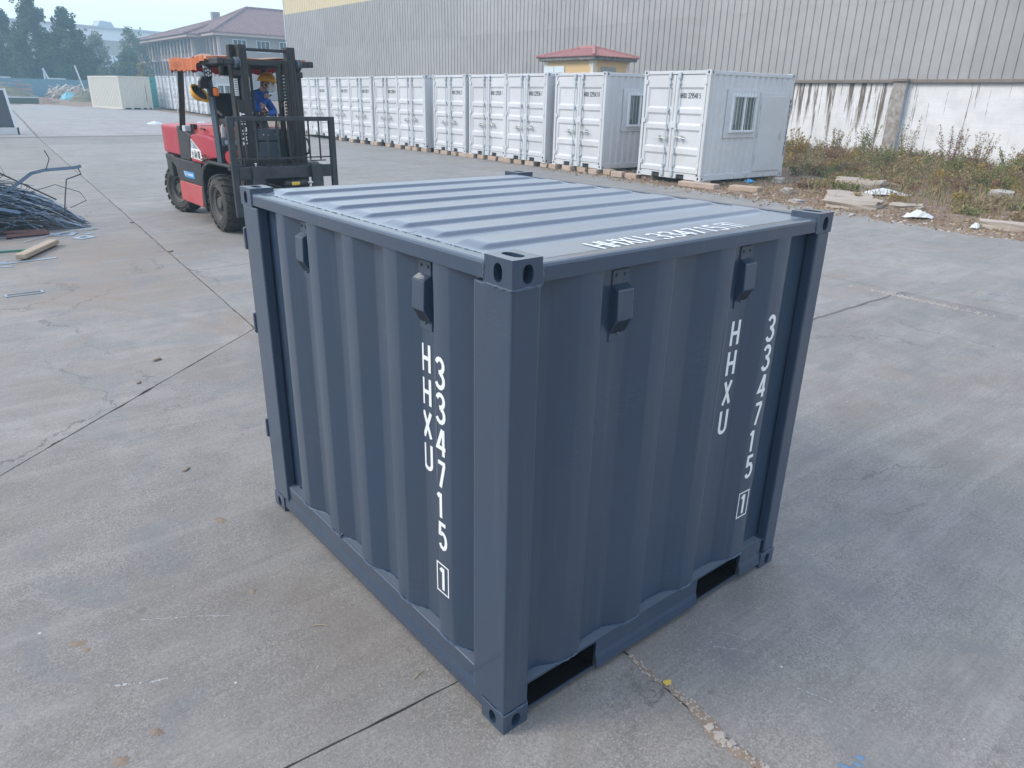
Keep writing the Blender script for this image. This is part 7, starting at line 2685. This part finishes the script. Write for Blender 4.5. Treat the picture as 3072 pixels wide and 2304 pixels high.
M['plankw'] = paint('pale_plank', (0.36, 0.29, 0.215), .85, var=.25, vscale=5, bmp=.3, bscale=30)
lie('plank', (1.02, .13, .06), .06, 9.75, math.atan2(.92, .52), M['plankw'], 'pale timber plank lying before the scrap heap', 'plank', .02)
lie('metal_strip', (.62, .07, .004), -.12, 9.24, .12, M['stripl'], 'bright flat steel strip under the end of the pale plank', 'strip')
lie('metal_strip', (.36, .09, .004), -.52, 9.22, .3, M['stripl'], 'short wide steel offcut left of the pale plank', 'strip', .004)
lie('metal_strip', (.32, .05, .004), -.46, 9.06, -.5, M['stripl'], 'narrow steel offcut nearest the camera beside the pale plank', 'strip')
lie('metal_strip', (.34, .05, .004), -.5, 10.25, .1, M['stripl'], 'steel offcut between the green strap and the scrap heap', 'strip')
M['greenstrap'] = paint('green_strap', (0.05, 0.17, 0.12), .6)
o = MB().tube([(-.75, 9.93, .01), (-.35, 9.99, .012), (-.05, 9.96, .012), (.04, 9.9, .01)], .018, 6).build('strap', M['greenstrap'], smooth=True)
tag(o, 'green strap lying on the ground behind the pale plank', 'strap')
def frame(x, y, w, d, rz, label, t=.025, h=.006, mat='stripl'):
    e_ = thing('frame_offcut', label, 'steel frame', (x, y, .004), rz, 'small flat steel frames lying on the concrete')
    for a, b_ in (((-w / 2, -d / 2), (w / 2, -d / 2 + t)), ((-w / 2, d / 2 - t), (w / 2, d / 2)), ((-w / 2, -d / 2 + t), (-w / 2 + t * 1.3, d / 2 - t)), ((w / 2 - t * 1.3, -d / 2 + t), (w / 2, d / 2 - t))):
        MB().box((a[0], a[1], 0), (b_[0], b_[1], h)).build('side', M[mat], e_)
frame(.57, 11.0, .27, .26, -.45, 'small square steel frame right of the scrap heap', .06)
frame(.74, 10.58, .24, .20, .5, 'open square steel frame nearest the forklift', .05)
lie('metal_strip', (.13, .06, .004), .86, 10.88, .1, M['stripl'], 'tiny steel offcut between the two square frames', 'strip')
frame(-.40, 7.46, .34, .115, .01, 'narrow oblong steel frame lying alone on the concrete', .016)
lie('debris', (.07, .035, .012), 1.45, 8.9, .4, M['mud'], 'small dark scrap lying right of the steel frames', 'scrap')
lie('debris', (.05, .03, .012), 1.62, 11.6, .2, M['mud'], 'dark chip lying near the long joint', 'scrap')
lie('debris', (.06, .03, .015), .12, 4.55, .4, M['mud'], 'dark crumb on the concrete left of the blue container', 'scrap')
lie('debris', (.045, .02, .008), -.12, 4.12, 1.0, M['mud'], 'thin dark splinter on the concrete near the oblique joint', 'scrap')
lie('debris', (.045, .02, .006), -.26, 2.55, .7, M['mud'], 'flat dark flake on the slab left of the blue container', 'scrap')
lie('debris', (.05, .05, .03), 12.65, 7.2, .3, M['mud'], 'dark clod on the road before the verge', 'scrap')
# tilted dark panel with a pale frame at the left edge
M['rampd'] = paint('dark_grey_rubber_sheet', (0.045, 0.047, 0.055), .7, var=.15)
M['rampw'] = paint('pale_steel_frame', (0.52, 0.53, 0.54), .5)
rp = thing('loading_ramp', 'dark grey tilted ramp panel in a pale frame at the left edge', 'ramp', (3.5, 39.0, gz(39)), .05)
R_t = Matrix.Rotation(math.radians(60), 3, 'X')
def rbox(name, c, size, mat):
    mb = MB()
    cc2 = R_t @ Vector(c)
    mb.obox((cc2.x, cc2.y, cc2.z + .26), size, R_t)
    return mb.build(name, M[mat], rp)
rbox('panel', (-2.2, .92, 0), (4.2, 1.72, .08), 'rampd')
rbox('side_frame', (-.04, .92, .01), (.10, 1.86, .14), 'rampw')
rbox('top_frame', (-2.2, 1.82, .0), (4.2, .07, .12), 'rampw')
MB().box((-4.3, -.06, .0), (-.02, .0, .30)).build('kerb_plate', M['rampw'], rp)
MB().box((-.10, -.04, 0), (.06, .45, .30)).build('foot', M['fgrey'], rp)
for x in (-.15, -3.9):
    MB().tube([(x, .88, 1.70), (x, 1.7, 0)], .05, 6).build('leg', M['fgrey'], rp)
MB().tube([(-1.6, 1.0, 1.88), (-1.1, 1.02, 1.93), (-.7, .98, 1.87), (-.35, 1.0, 1.90)], [.06, .10, .07, .05], 8).build('rolled_sheet', M['rampd'], rp, smooth=True)
